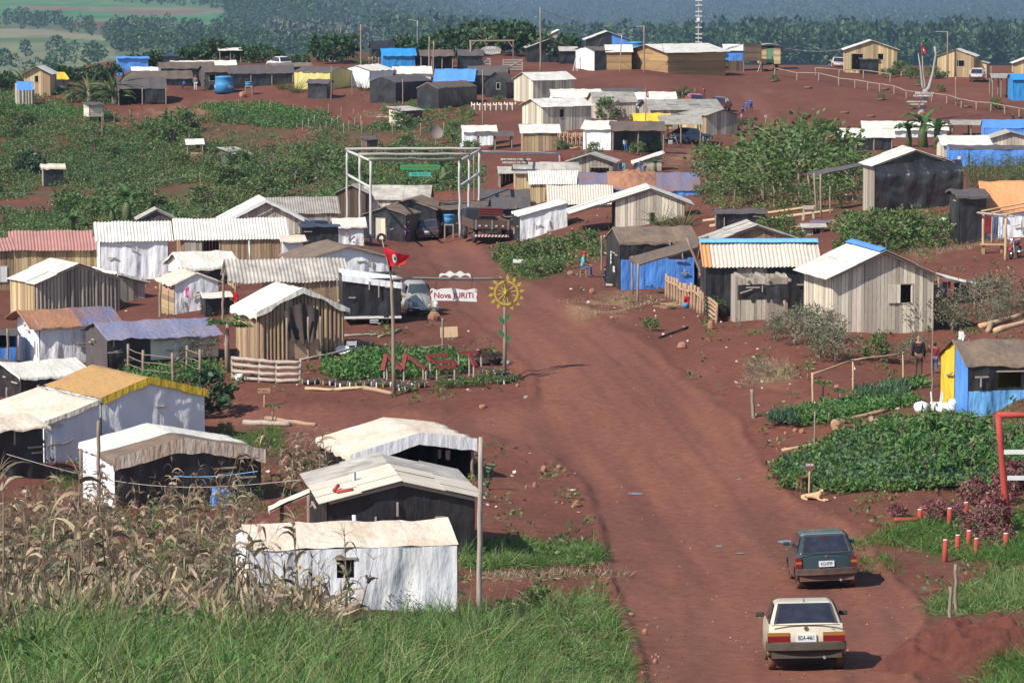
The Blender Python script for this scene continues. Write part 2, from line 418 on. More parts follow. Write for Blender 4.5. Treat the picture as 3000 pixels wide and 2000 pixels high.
TT = np.stack([_tps(np.full_like(VS, u), VS) for u in US])      # [u, v] tangent of elevation
def tlook(u, v):
    u = np.clip(np.asarray(u, float), US[0], US[-1] - 1e-9); v = np.clip(np.asarray(v, float), VS[0], VS[-1] - 1e-9)
    a = (u - US[0]) / (US[1] - US[0]); b = (v - VS[0]) / (VS[1] - VS[0])
    i = a.astype(int); j = b.astype(int); a = a - i; b = b - j
    return (TT[i, j] * (1 - a) + TT[i + 1, j] * a) * (1 - b) + (TT[i, j + 1] * (1 - a) + TT[i + 1, j + 1] * a) * b
def depth_of(px, py):                       # where the sight line meets the ground (vectorised), ln(Y)
    px = np.atleast_1d(np.asarray(px, float)); py = np.atleast_1d(np.asarray(py, float))
    dx, dy, dz = ray(px, py)
    u = np.clip(dx / dy, US[0], US[-1] - 1e-9); t = dz / dy
    a = (u - US[0]) / (US[1] - US[0]); i = a.astype(int); a = a - i
    out = np.full(len(px), np.nan)
    for k0 in range(0, len(px), 4000):
        sl = slice(k0, k0 + 4000)
        row = TT[i[sl]] * (1 - a[sl])[:, None] + TT[i[sl] + 1] * a[sl][:, None]
        hit = row >= t[sl][:, None]
        hit[:, :200] &= False
        j = hit.argmax(1); ok = hit.any(1)
        j = np.maximum(j, 1); ar = np.arange(len(j))
        t0 = row[ar, j - 1]; t1 = row[ar, j]
        f = np.clip((t[sl] - t0) / np.maximum(t1 - t0, 1e-9), 0, 1)
        out[sl] = np.where(ok, VS[0] + (VS[1] - VS[0]) * (j - 1 + f), np.nan)
    return u, out

MW, MH = 900, 600
_gx, _gy = np.meshgrid((np.arange(MW) + .5) * 3600 / MW - 300, (np.arange(MH) + .5) * 2400 / MH - 200)
def inpoly(x, y, P):
    r = np.zeros(np.shape(x), bool); j = len(P) - 1
    for i in range(len(P)):
        xi, yi = P[i]; xj, yj = P[j]
        r ^= ((yi > y) != (yj > y)) & (x < (xj - xi) * (y - yi) / ((yj - yi) or 1e-9) + xi)
        j = i
    return r
def blur(a, r):
    for ax in (0, 1):
        for _ in range(2):
            c = np.cumsum(np.concatenate([np.repeat(a.take([0], ax), r + 1, ax), a, np.repeat(a.take([-1], ax), r, ax)], ax), ax)
            n = a.shape[ax]
            a = (c.take(range(2 * r + 1, n + 2 * r + 1), ax) - c.take(range(0, n), ax)) / (2 * r + 1)
    return a
def mask(polys, r=2, wob=14):
    x = _gx + fbm(_gx / 60, _gy / 40, 3, 5) * wob; y = _gy + fbm(_gx / 60, _gy / 40, 3, 9) * wob * .6
    m = np.zeros((MH, MW), bool)
    for P in polys: m |= inpoly(x, y, P)
    return blur(m.astype(float), r)
def mlook(m, px, py):
    i = np.clip(((np.asarray(px) + 300) * MW / 3600).astype(int), 0, MW - 1)
    j = np.clip(((np.asarray(py) + 200) * MH / 2400).astype(int), 0, MH - 1)
    return m[j, i]
ROAD = [[(1215, 712), (1400, 700), (1425, 760), (1560, 830), (1700, 900), (1900, 1010), (2020, 1130), (2160, 1240), (2230, 1360), (2330, 1470),
         (2520, 1560), (2600, 1680), (2720, 1800), (2660, 1900), (2700, 2150), (1880, 2150), (1885, 1960), (1850, 1850), (1790, 1700), (1760, 1560), (1720, 1430),
         (1600, 1330), (1420, 1280), (1000, 1290), (600, 1245), (600, 1180), (1000, 1190), (1400, 1215), (1570, 1180), (1560, 1100), (1470, 1010), (1330, 900), (1270, 800)],
        [(2200, 270), (2330, 390), (2290, 430), (2180, 480), (2140, 470), (2260, 400), (2240, 340), (2100, 260)]]
MASK_ROAD = mask(ROAD, 3, 10)
STRAW = [[(1640, 890), (1840, 850), (1950, 880), (1780, 930), (1700, 940)], [(1380, 1690), (1560, 1672), (1830, 1676), (1820, 1692), (1500, 1700), (1370, 1712)],
         [(350, 325), (500, 310), (640, 305), (610, 330), (420, 338)], [(2180, 1060), (2300, 1060), (2330, 1110), (2180, 1140)], [(1950, 455), (2100, 450), (2120, 475), (1960, 480)],
         [(2640, 740), (2900, 700), (2960, 690), (2960, 712), (2700, 760)]]
MASK_STRAW = mask(STRAW, 3, 20)
WEED = [[(-300, 240), (40, 250), (60, 300), (230, 330), (320, 340), (560, 345), (690, 330), (840, 350), (1090, 372), (1360, 370), (1380, 420), (1300, 470), (1420, 520),
         (1300, 560), (1000, 560), (950, 600), (640, 640), (300, 700), (-300, 720)], [(1440, 730), (1560, 700), (1780, 720), (1760, 760), (1660, 780), (1640, 815), (1540, 825), (1450, 770)],
        [(2040, 470), (2120, 500), (2420, 440), (2560, 500), (2530, 600), (2250, 640), (2050, 600)], [(2440, 640), (2560, 620), (2800, 640), (2790, 720), (2700, 740), (2480, 740)],
        [(2240, 1370), (2440, 1250), (2700, 1190), (3300, 1180), (3300, 1420), (2700, 1450), (2340, 1440)],
        [(930, 1050), (1150, 1030), (1360, 1080), (1300, 1120), (960, 1120)], [(2820, 480), (3300, 470), (3300, 560), (2820, 560)], [(620, 1280), (820, 1250), (850, 1310), (700, 1340)],
        [(2240, 1200), (2600, 1150), (2700, 1180), (2500, 1240), (2300, 1250)], [(2500, 1560), (2720, 1500), (3300, 1480), (3300, 1680), (2720, 1660), (2640, 1600)],
        [(2690, 1790), (2900, 1690), (3300, 1670), (3300, 1790), (2720, 1810)], [(2180, 360), (2260, 380), (2320, 420), (2270, 430), (2220, 400)], [(2870, 1990), (2960, 1840), (3300, 1800), (3300, 2150), (2870, 2150)]]
MASK_WEED = mask(WEED, 3, 18)
GRASS = [[(-300, 1750), (300, 1790), (700, 1790), (1000, 1790), (1120, 1760), (1500, 1765), (1740, 1745), (1800, 1800), (1850, 1900), (1880, 2150), (-300, 2150)],
         [(1345, 1612), (1500, 1590), (1740, 1585), (1775, 1640), (1700, 1662), (1400, 1672), (1345, 1670)]]
MASK_GRASS = mask(GRASS, 3, 14)

def px_of(X, Y, Z):
    dep = Y * CP - Z * SP; upc = Y * SP + Z * CP
    return 1500 + FOC * X / dep, 1000 - FOC * upc / dep
def relief(X, Y, px, py):
    X = np.asarray(X, float); Y = np.asarray(Y, float)
    near = np.clip((420 - Y) / 60, 0, 1) * np.clip((Y - 20) / 20, 0, 1)
    road = mlook(MASK_ROAD, px, py) * near
    bank = np.clip(road * (1 - road) * 4, 0, 1)
    z = near * (.16 * fbm(X / 2.6, Y / 2.6, 3, 21) * (1 - .75 * road) + .05 * fbm(X / .5, Y / .9, 2, 41) * (1 - .5 * road)) + bank * .07
    return z - .05 * road + bank * .10 * fbm(X / .9, Y / 1.6, 3, 47)
def zground(X, Y):
    X = np.asarray(X, float); Y = np.asarray(Y, float)
    Z = tlook(X / Y, np.log(Y)) * Y
    px, py = px_of(X, Y, Z)
    return Z + relief(X, Y, px, py)
EXTRA = [0]
def G(px, py):
    """The point of ground seen at this place of the photograph, and how many photo pixels a metre takes there."""
    u, v = depth_of(px, py); EXTRA[0] = 0
    Y = float(np.exp(v[0])); X = float(u[0]) * Y
    if not Y < 470:                 # the spot lies just behind the crest of the village hill
        yy = np.linspace(330, 450, 121); tt = tlook(np.full(121, u[0]), np.log(yy)); Y = float(yy[tt.argmax()]) + 2; X = float(u[0]) * Y
        EXTRA[0] = max(0, px_of(X, Y, tt.max() * Y)[1] - py)
    Z = float(zground(X, Y))
    return Vector((X, Y, Z)), FOC / (Y * CP - Z * SP)
def Gs(px, py):
    u, v = depth_of(px, py); ok = ~np.isnan(v)
    Y = np.exp(np.where(ok, v, 3)); X = u * Y
    return np.stack([X, Y, zground(X, Y)], 1)[ok], ok
def poly_px(P, n):
    P = np.array(P, float); lo = P.min(0); hi = P.max(0); out = np.zeros((0, 2))
    while len(out) < n:
        q = nr.uniform(lo, hi, (n * 2, 2)); q = q[inpoly(q[:, 0], q[:, 1], [tuple(p) for p in P])]
        out = np.concatenate([out, q])
    return out[:n]
def lerp_cols(c, m, col):
    return c * (1 - m[:, None]) + np.array(col) * m[:, None]
FIELDS = [  # far fields beyond the village (area in photo pixels, colour of the crop or soil)
 ([(-400, 60), (800, 60), (800, 260), (-400, 260)], (.095, .11, .055)),
 ([(-400, 120), (330, 120), (360, 240), (-400, 260)], (.15, .16, .085)),
 ([(-300, 82), (120, 84), (340, 108), (330, 128), (-300, 118)], (.19, .175, .095)),
 ([(-300, 110), (170, 112), (330, 118), (330, 142), (160, 128), (-300, 124)], (.085, .125, .05)),
 ([(-300, -60), (900, -60), (900, 70), (-300, 70)], (.09, .16, .06)),
 ([(-300, 10), (340, 12), (300, 20), (-300, 19)], (.05, .155, .05)),
 ([(20, 19), (250, 20), (290, 29), (60, 27)], (.19, .10, .065)),
 ([(260, 18), (660, 24), (660, 40), (480, 45), (260, 36)], (.16, .155, .085)),
 ([(260, 33), (620, 30), (560, 42), (460, 46), (300, 41)], (.16, .10, .07)),
 ([(-300, 27), (250, 33), (480, 48), (380, 54), (-300, 42)], (.055, .155, .055)),
 ([(340, 52), (620, 58), (590, 80), (340, 72)], (.10, .115, .055)),
 ([(470, 46), (670, 38), (1100, 50), (1100, 66), (640, 72), (520, 66)], (.06, .165, .055)),
 ([(595, 76), (900, 80), (980, 108), (640, 104)], (.07, .16, .06)),
 ([(600, 98), (720, 100), (720, 106), (600, 104)], (.17, .09, .06)),
 ([(205, 62), (330, 66), (330, 80), (220, 78)], (.14, .05, .038)),
 ([(640, 20), (1100, -80), (3400, -80), (3400, 260), (900, 260), (760, 110)], (.022, .042, .02)),
 ([(2280, 40), (2420, 38), (2400, 46), (2300, 48)], (.22, .13, .08)),
]
us_in = np.linspace(-.168, .168, 540)
us = np.concatenate([np.linspace(-.62, -.172, 26), us_in, np.linspace(.172, .62, 26)])
vs = np.concatenate([np.linspace(math.log(3.6), math.log(34), 60), np.linspace(math.log(34.2), math.log(420), 720), np.linspace(math.log(424), math.log(8600), 230)])
U, Vv = np.meshgrid(us, vs)
Yg = np.exp(Vv).ravel(); Xg = (U.ravel()) * Yg
Tg = tlook(U.ravel(), Vv.ravel()); Zg = Tg * Yg
PXg, PYg = px_of(Xg, Yg, Zg)
Zg = Zg + relief(Xg, Yg, PXg, PYg)
n = len(Yg)
far = np.clip((Yg - 470) / 60, 0, 1)
c = np.tile(np.array([.152, .057, .037]), (n, 1))
nz = fbm(Xg / 5, Yg / 9, 4, 77) ; nz2 = fbm(Xg / 1.3, Yg / 2.2, 3, 78)
c = lerp_cols(c, np.clip(.5 + nz * 1.2, 0, 1) * .55, (.092, .034, .025))
c = lerp_cols(c, np.clip(nz2 * 1.6 - .25, 0, 1) * .55, (.19, .088, .06))
mr_ = mlook(MASK_ROAD, PXg, PYg)
_cx = np.interp(PYg, [640, 712, 800, 900, 1010, 1100, 1200, 1330, 1430, 1560, 1700, 1850, 2000, 2150], [1290, 1312, 1385, 1500, 1655, 1740, 1830, 1920, 1990, 2085, 2205, 2272, 2295, 2300])
lat = (PXg - _cx) * Yg / FOC; lat = lat + .35 * fbm(Yg / 25, lat * .1, 2, 90)
roadc = lerp_cols(np.tile(np.array([.188, .076, .050]), (n, 1)), np.clip(.5 + 1.5 * fbm(lat / 1.6, Yg / 16, 4, 31), 0, 1) * .6, (.112, .045, .034))
for off, wd in ((-2.3, .34), (-.8, .30), (.9, .32), (2.3, .34)):
    roadc = lerp_cols(roadc, np.exp(-((lat - off - .25 * np.sin(Yg / 19 + off)) / wd) ** 2) * np.clip(.55 + fbm(lat, Yg / 6, 3, 36), 0, 1) * .6, (.225, .088, .053))
    roadc = lerp_cols(roadc, np.exp(-((lat - off - .55) / .16) ** 2) * np.clip(.3 + fbm(lat, Yg / 5, 3, 37), 0, 1) * .6, (.10, .042, .033))
roadc = lerp_cols(roadc, np.clip(fbm(lat / .4, Yg / 22, 3, 35) * 1.8 - .1, 0, 1) * .3, (.24, .095, .058))
c = c * (1 - mr_[:, None]) + roadc * mr_[:, None]
edge = np.clip(mr_ * (1 - mr_) * 4, 0, 1)
c = lerp_cols(c, edge * np.clip(.2 + nz2 * 1.6, 0, 1) * .4, (.11, .043, .033))
c = lerp_cols(c, mlook(MASK_WEED, PXg, PYg) * np.clip(.45 + nz * 1.3 + nz2 * .5, 0, 1) * .85, (.075, .07, .028))
c = lerp_cols(c, mlook(MASK_STRAW, PXg, PYg) * np.clip(.5 + nz2 * 1.4, 0, 1) * .6, (.33, .20, .11))
c = lerp_cols(c, mlook(MASK_GRASS, PXg, PYg) * .8, (.045, .05, .02))
inwild = (mr_ < .02) & (PXg < 330) & (PYg < 330)
fc = np.tile(np.array([.08, .105, .045]), (n, 1))
for P, col in FIELDS:
    m = inpoly(PXg + fbm(Xg / 70, Yg / 200, 2, 3) * 8, PYg + fbm(Xg / 60, Yg / 150, 2, 4) * 3, P).astype(float)
    fc = lerp_cols(fc, m, col)
fc = fc * (1 + .35 * fbm(Xg / 25, Yg / 60, 4, 55))[:, None]
c = np.clip(c * (1 - far[:, None]) + fc * far[:, None], 0.004, 1)
nu = len(us)
ii = np.arange(n).reshape(len(vs), nu)
Q = np.stack([ii[:-1, :-1].ravel(), ii[:-1, 1:].ravel(), ii[1:, 1:].ravel(), ii[1:, :-1].ravel()], 1)
gm = bpy.data.materials.new('red_earth'); gm.use_nodes = True
nt = gm.node_tree; N = nt.nodes; L = nt.links; b = N['Principled BSDF']
at = N.new('ShaderNodeAttribute'); at.attribute_name = 'cover'
tcn = N.new('ShaderNodeTexCoord')
n1 = N.new('ShaderNodeTexNoise'); n1.inputs['Scale'].default_value = 3.5; n1.inputs['Detail'].default_value = 9; n1.inputs['Roughness'].default_value = .72
L.new(tcn.outputs['Object'], n1.inputs['Vector'])
m1 = N.new('ShaderNodeMapRange'); m1.inputs['From Min'].default_value = .3; m1.inputs['From Max'].default_value = .7; m1.inputs['To Min'].default_value = .72; m1.inputs['To Max'].default_value = 1.30
L.new(n1.outputs['Fac'], m1.inputs['Value'])
hv = N.new('ShaderNodeHueSaturation'); L.new(at.outputs['Color'], hv.inputs['Color']); L.new(m1.outputs[0], hv.inputs['Value'])
n2 = N.new('ShaderNodeTexVoronoi'); n2.inputs['Scale'].default_value = 4.5; L.new(tcn.outputs['Object'], n2.inputs['Vector'])
m2 = N.new('ShaderNodeMapRange'); m2.inputs['From Min'].default_value = .06; m2.inputs['From Max'].default_value = .12; m2.inputs['To Min'].default_value = .3; m2.inputs['To Max'].default_value = 0
L.new(n2.outputs['Distance'], m2.inputs['Value'])
mx = N.new('ShaderNodeMixRGB'); mx.inputs['Color2'].default_value = (.34, .19, .13, 1); L.new(m2.outputs[0], mx.inputs['Fac']); L.new(hv.outputs[0], mx.inputs['Color1'])
L.new(mx.outputs[0], b.inputs['Base Color'])
b.inputs['Roughness'].default_value = .95; b.inputs['Specular IOR Level'].default_value = .1
bp = N.new('ShaderNodeBump'); bp.inputs['Strength'].default_value = .55; bp.inputs['Distance'].default_value = .08
L.new(n1.outputs['Fac'], bp.inputs['Height']); L.new(bp.outputs[0], b.inputs['Normal'])
gro = npmesh('ground', np.stack([Xg, Yg, Zg], 1), Q, gm)
gro.data.shade_smooth()
ca = gro.data.attributes.new('cover', 'FLOAT_COLOR', 'POINT')
ca.data.foreach_set('color', np.concatenate([c, np.ones((n, 1))], 1).astype(np.float32).ravel())
props(gro, 'red dirt ground of the settlement with its dirt road, rising to the hilltop and the far fields', kind='structure')

SUN_AZ = math.atan2(-.78, -.62); SUN_EL = R(44)
w = bpy.data.worlds.new('World'); SC.world = w; w.use_nodes = True
sky = w.node_tree.nodes.new('ShaderNodeTexSky'); sky.sky_type = 'NISHITA'; sky.sun_disc = False
sky.sun_elevation = SUN_EL; sky.sun_rotation = SUN_AZ; sky.altitude = 500; sky.air_density = 1.0; sky.dust_density = .6
bg = w.node_tree.nodes['Background']; bg.inputs['Strength'].default_value = .115
w.node_tree.links.new(sky.outputs[0], bg.inputs['Color'])
sd = bpy.data.lights.new('sun', 'SUN'); sd.energy = 4.7; sd.angle = R(.53); sd.color = (1, .955, .88)
so = bpy.data.objects.new('sun', sd); COL.objects.link(so)
to_sun = Vector((math.sin(SUN_AZ) * math.cos(SUN_EL), math.cos(SUN_AZ) * math.cos(SUN_EL), math.sin(SUN_EL)))
so.rotation_euler = (-to_sun).to_track_quat('-Z', 'Y').to_euler()
SC.view_settings.view_transform = 'Standard'; SC.view_settings.look = 'None'; SC.view_settings.exposure = .42; SC.view_settings.gamma = 1
SC.cycles.volume_max_steps = 64; SC.cycles.max_bounces = 6; SC.cycles.diffuse_bounces = 2; SC.cycles.volume_bounces = 0; SC.cycles.transparent_max_bounces = 6
hb = MB().box(-6000, 6000, -30, 9200, float(Zg.min()) - 5, 40)
hm = bpy.data.materials.new('haze'); hm.use_nodes = True; hn = hm.node_tree.nodes; hn.remove(hn['Principled BSDF'])
pv = hn.new('ShaderNodeVolumePrincipled'); pv.inputs['Color'].default_value = (.50, .68, .95, 1); pv.inputs['Density'].default_value = .000095; pv.inputs['Anisotropy'].default_value = .2
hm.node_tree.links.new(pv.outputs[0], hn['Material Output'].inputs['Volume'])
hz = hb.build('haze', hm); props(hz, 'thin blue haze in the air over the valley', kind='stuff')

def crowns(P, h, rw, k, seed_flat=.55):
    """leafy crowns: P bases, h heights, rw half widths, k leaf clumps each"""
    n = len(P); d = rdir(n * k, -1, 1); rr = nr.uniform(.55, 1.0, n * k) ** .5
    hh = np.repeat(h, k); ww = np.repeat(rw, k); B = np.repeat(P, k, 0)
    lump = 1 + .3 * np.sin(np.arctan2(d[:, 1], d[:, 0]) * 3 + np.repeat(nr.uniform(0, 6, n), k))
    C = B + np.stack([d[:, 0] * ww * rr * lump, d[:, 1] * ww * rr * lump, hh * .5 + d[:, 2] * hh * .5 * rr], 1)
    out = norm(d + rdir(n * k) * .25 + np.array([0, 0, .15]))
    return leafq(C - out * (ww * .25)[:, None], ww * nr.uniform(.28, .6, n * k), .8, out)
def stuff_trees(name, label, poly, n, h, m, k=95, wr=.28, minY=700):
    q = poly_px(poly, n); P, ok = Gs(q[:, 0], q[:, 1]); P = P[P[:, 1] > minY]
    hh = h * nr.uniform(.65, 1.25, len(P))
    V, Qd = crowns(P, hh, hh * wr * nr.uniform(.8, 1.2, len(P)), k)
    return props(npmesh(name, V, Qd, m), label, kind='stuff')
FP = [(700, 18), (1100, -90), (3350, -90), (3350, 232), (1500, 232), (1150, 150), (1000, 60), (860, 30)]
FP = [(700, 18), (1100, 40), (1600, 135), (2300, 145), (3350, 145), (3350, 232), (1500, 232), (1150, 150), (1000, 60), (860, 30)]
stuff_trees('forest', 'dark green forest on the hillside just beyond the houses', FP, 1900, 17, 'forest')
stuff_trees('far_forest', 'hazy blue green forest on the farthest hill along the top', [(640, 22), (800, -90), (3350, -90), (3350, 150), (1500, 150), (1100, 100), (760, 40)], 3300, 20, 'forest', k=70, wr=.36)
stuff_trees('light_forest_trees', 'lighter green tree crowns mixed through the far forest', FP, 800, 16, 'forest_light', wr=.33)
stuff_trees('deep_forest_trees', 'tall very dark tree crowns mixed through the far forest', FP, 1000, 19, 'forest_deep', wr=.24)
stuff_trees('grey_woodland', 'pale grey green trees scattered in the valley wood', [(760, 105), (1120, 110), (1300, 60), (1950, 90), (1950, 130), (1500, 120), (1000, 150), (800, 150)], 150, 12, 'forest_grey', wr=.42)
stuff_trees('valley_woodland', 'belt of mixed trees along the valley below the fields', [(-300, 40), (120, 55), (290, 88), (420, 82), (540, 84), (700, 90), (760, 112), (1000, 130), (1000, 175), (640, 180), (420, 160), (330, 150), (310, 118), (150, 88), (-300, 80)], 330, 9, 'forest', wr=.36)
stuff_trees('plantation', 'row of tall eucalyptus trees at the edge of the green field', [(660, 55), (760, 50), (1010, 68), (1010, 82), (900, 86), (660, 74)], 95, 20, 'forest', wr=.17)
stuff_trees('hillside_scrub', 'scattered small trees on the dry grassy slope at the left', [(-200, 130), (320, 140), (330, 215), (-200, 235)], 60, 7, 'forest', wr=.42)
stuff_trees('hedge_wood', 'line of trees along the top edge of the fields', [(300, -20), (640, -20), (760, 20), (640, 28), (480, 18), (300, 8)], 90, 15, 'forest', wr=.3)
def lint(P, a):
    if a <= P[0][0]: (a0, z0), (a1, z1) = P[0], P[1]
    elif a >= P[-1][0]: (a0, z0), (a1, z1) = P[-2], P[-1]
    else:
        for (a0, z0), (a1, z1) in zip(P, P[1:]):
            if a0 <= a <= a1: break
    return z0 + (z1 - z0) * (a - a0) / ((a1 - a0) or 1e-9)
def put_wall(par, p0, p1, zb, top, segs, H, holes=(), near=True):
    """one wall from p0 to p1 (plan, metres); top(u) its height; segs = kinds of cladding; holes = (u0,u1,z0,z1) metres"""
    d = Vector((p1[0] - p0[0], p1[1] - p0[1], 0)); Lw = d.length; d.normalize(); o = Vector((d.y, -d.x, 0))
    P0 = Vector((p0[0], p0[1], 0))
    sd = rnd.randint(0, 9999)
    for kind, m, u0, u1, f0, f1 in segs:
        if kind == 'none': continue
        b = MB(); a0, a1 = u0 * Lw, u1 * Lw
        zlo = zb if f0 <= 0 else f0 * H
        def ztop(u): return top(u) if f1 >= 1 else min(top(u), f1 * H)
        if kind in ('plank', 'log', 'cane'):
            pw = {'plank': .17, 'log': .19, 'cane': .085}[kind] * (1 if near else 1.7)
            u = a0
            while u < a1 - .01:
                w_ = pw * rnd.uniform(.8, 1.25); v = min(u + w_, a1)
                if a1 - v < pw * .4: v = a1
                iv = [(zlo, None)]
                mid = (u + v) / 2
                for h in holes:
                    if h[0] < mid < h[1]:
                        iv = [(zlo, h[2]), (h[3], None)]
                for q0, q1 in iv:
                    e = rnd.uniform(-.02, .03); t0 = rnd.uniform(0, .02); g = pw * .04
                    if q1 is None: za, zc = ztop(u), ztop(v)
                    else: za = zc = q1
                    if min(za, zc) - q0 < .03: continue
                    zlow = q0 + (rnd.uniform(-.05, .04) if q0 == zlo else 0)
                    tl = rnd.uniform(-.012, .012)
                    if kind == 'log':
                        r = (v - u) / 2; r *= .9; cs = [(mid - r, 0), (mid - r * .8, r * .75), (mid, r * 1.05), (mid + r * .8, r * .75), (mid + r, 0)]
                    else: cs = [(u + g, 0), (u + g, .022 + t0), (v - g, .022 + t0), (v - g, 0)]
                    vs = []; nc = len(cs)
                    for (zz, k) in ((zlow, 0), (1, 1)):
                        for (uu, oo) in cs:
                            z = zlow if k == 0 else (za + (zc - za) * (uu - u) / (v - u))
                            vs.append(P0 + d * (uu + tl * k) + o * oo + Vector((0, 0, z)))
                    b.add(vs, [(i, (i + 1) % nc, nc + (i + 1) % nc, nc + i) for i in range(nc)] + [tuple(range(nc))[::-1], tuple(range(nc, 2 * nc))])
                u = v
        elif kind == 'hplank':
            z = zlo
            mt = max(ztop(a0), ztop(a1), max(ztop(a0 + (a1 - a0) * k / 12) for k in range(13)))
            while z < mt - .02:
                z2 = min(z + rnd.uniform(.18, .25), mt); zm = (z + z2) / 2
                us_ = [a0 + (a1 - a0) * k / 60 for k in range(61)]
                ok = [u for u in us_ if ztop(u) >= zm]
                if ok:
                    iv = [(ok[0], ok[-1])]
                    for h in holes:
                        if h[2] < zm < h[3]: iv = [(ok[0], h[0]), (h[1], ok[-1])]
                    for x0, x1 in iv:
                        if x1 - x0 < .05: continue
                        cuts = [x0] + ([x0 + (x1 - x0) * rnd.uniform(.3, .7)] if x1 - x0 > 3 else []) + [x1]
                        for c0, c1 in zip(cuts, cuts[1:]):
                            t = .02 + rnd.uniform(0, .015)
                            vs = [P0 + d * c0 + Vector((0, 0, z)), P0 + d * c1 + Vector((0, 0, z)), P0 + d * c1 + Vector((0, 0, z2 - .012)), P0 + d * c0 + Vector((0, 0, z2 - .012))]
                            b.quadbox(*vs, o * t)
                z = z2
        else:       # hanging sheet with folds
            nu = max(3, int((a1 - a0) / (.09 if near else .2))); nv = 10
            base = len(b.v)
            for j in range(nv + 1):
                for i in range(nu + 1):
                    u = a0 + (a1 - a0) * i / nu; zt = ztop(u); z = zlo + (zt - zlo) * j / nv
                    k = 1 - (j / nv) ** 2 * .7
                    fo = (fb(u * 1.1 + sd, z * .45, 3, 3) * .18 + .05 * fb(u * 4.5 + z * .8 + sd, z * .35, 3, 5) + .02 * math.sin(u * 11 + 2 * fb(u, z * .5 + sd, 2, 8))) * k
                    edge = min(1, 6 * min(i, nu - i) / nu) if nu > 3 else 1
                    b.v.append(tuple(P0 + d * u + o * (.02 + fo * (.15 + .85 * edge)) + Vector((0, 0, z))))
            for j in range(nv):
                for i in range(nu):
                    u = a0 + (a1 - a0) * (i + .5) / nu; zt = ztop(u); z = zlo + (zt - zlo) * (j + .5) / nv
                    if any(h[0] < u < h[1] and h[2] < z < h[3] for h in holes): continue
                    k = base + j * (nu + 1) + i
                    b.f.append((k, k + 1, k + nu + 2, k + nu + 1))
        if b.v: wo = b.build('wall', m, par, smooth=(kind == 'tarp'))
        if kind == 'tarp' and near and Lw * (u1 - u0) > 1.6:
            for k in range(rnd.randint(2, 4)):
                uu = rnd.uniform(a0 + .2, a1 - .2); zz = zlo + (min(ztop(uu), H) - zlo) * rnd.uniform(.35, .92); an = rnd.choice((0, 0, 1.57, .3)); l = rnd.uniform(.12, .35)
                if any(h[0] - .3 < uu < h[1] + .3 for h in holes): continue
                c_ = P0 + d * uu + o * .11 + Vector((0, 0, zz)); e_ = (d * math.cos(an) + Vector((0, 0, math.sin(an)))) * l
                MB().beam(c_ - e_, c_ + e_, .05, .05).build('batten', 'wood_grey', par)
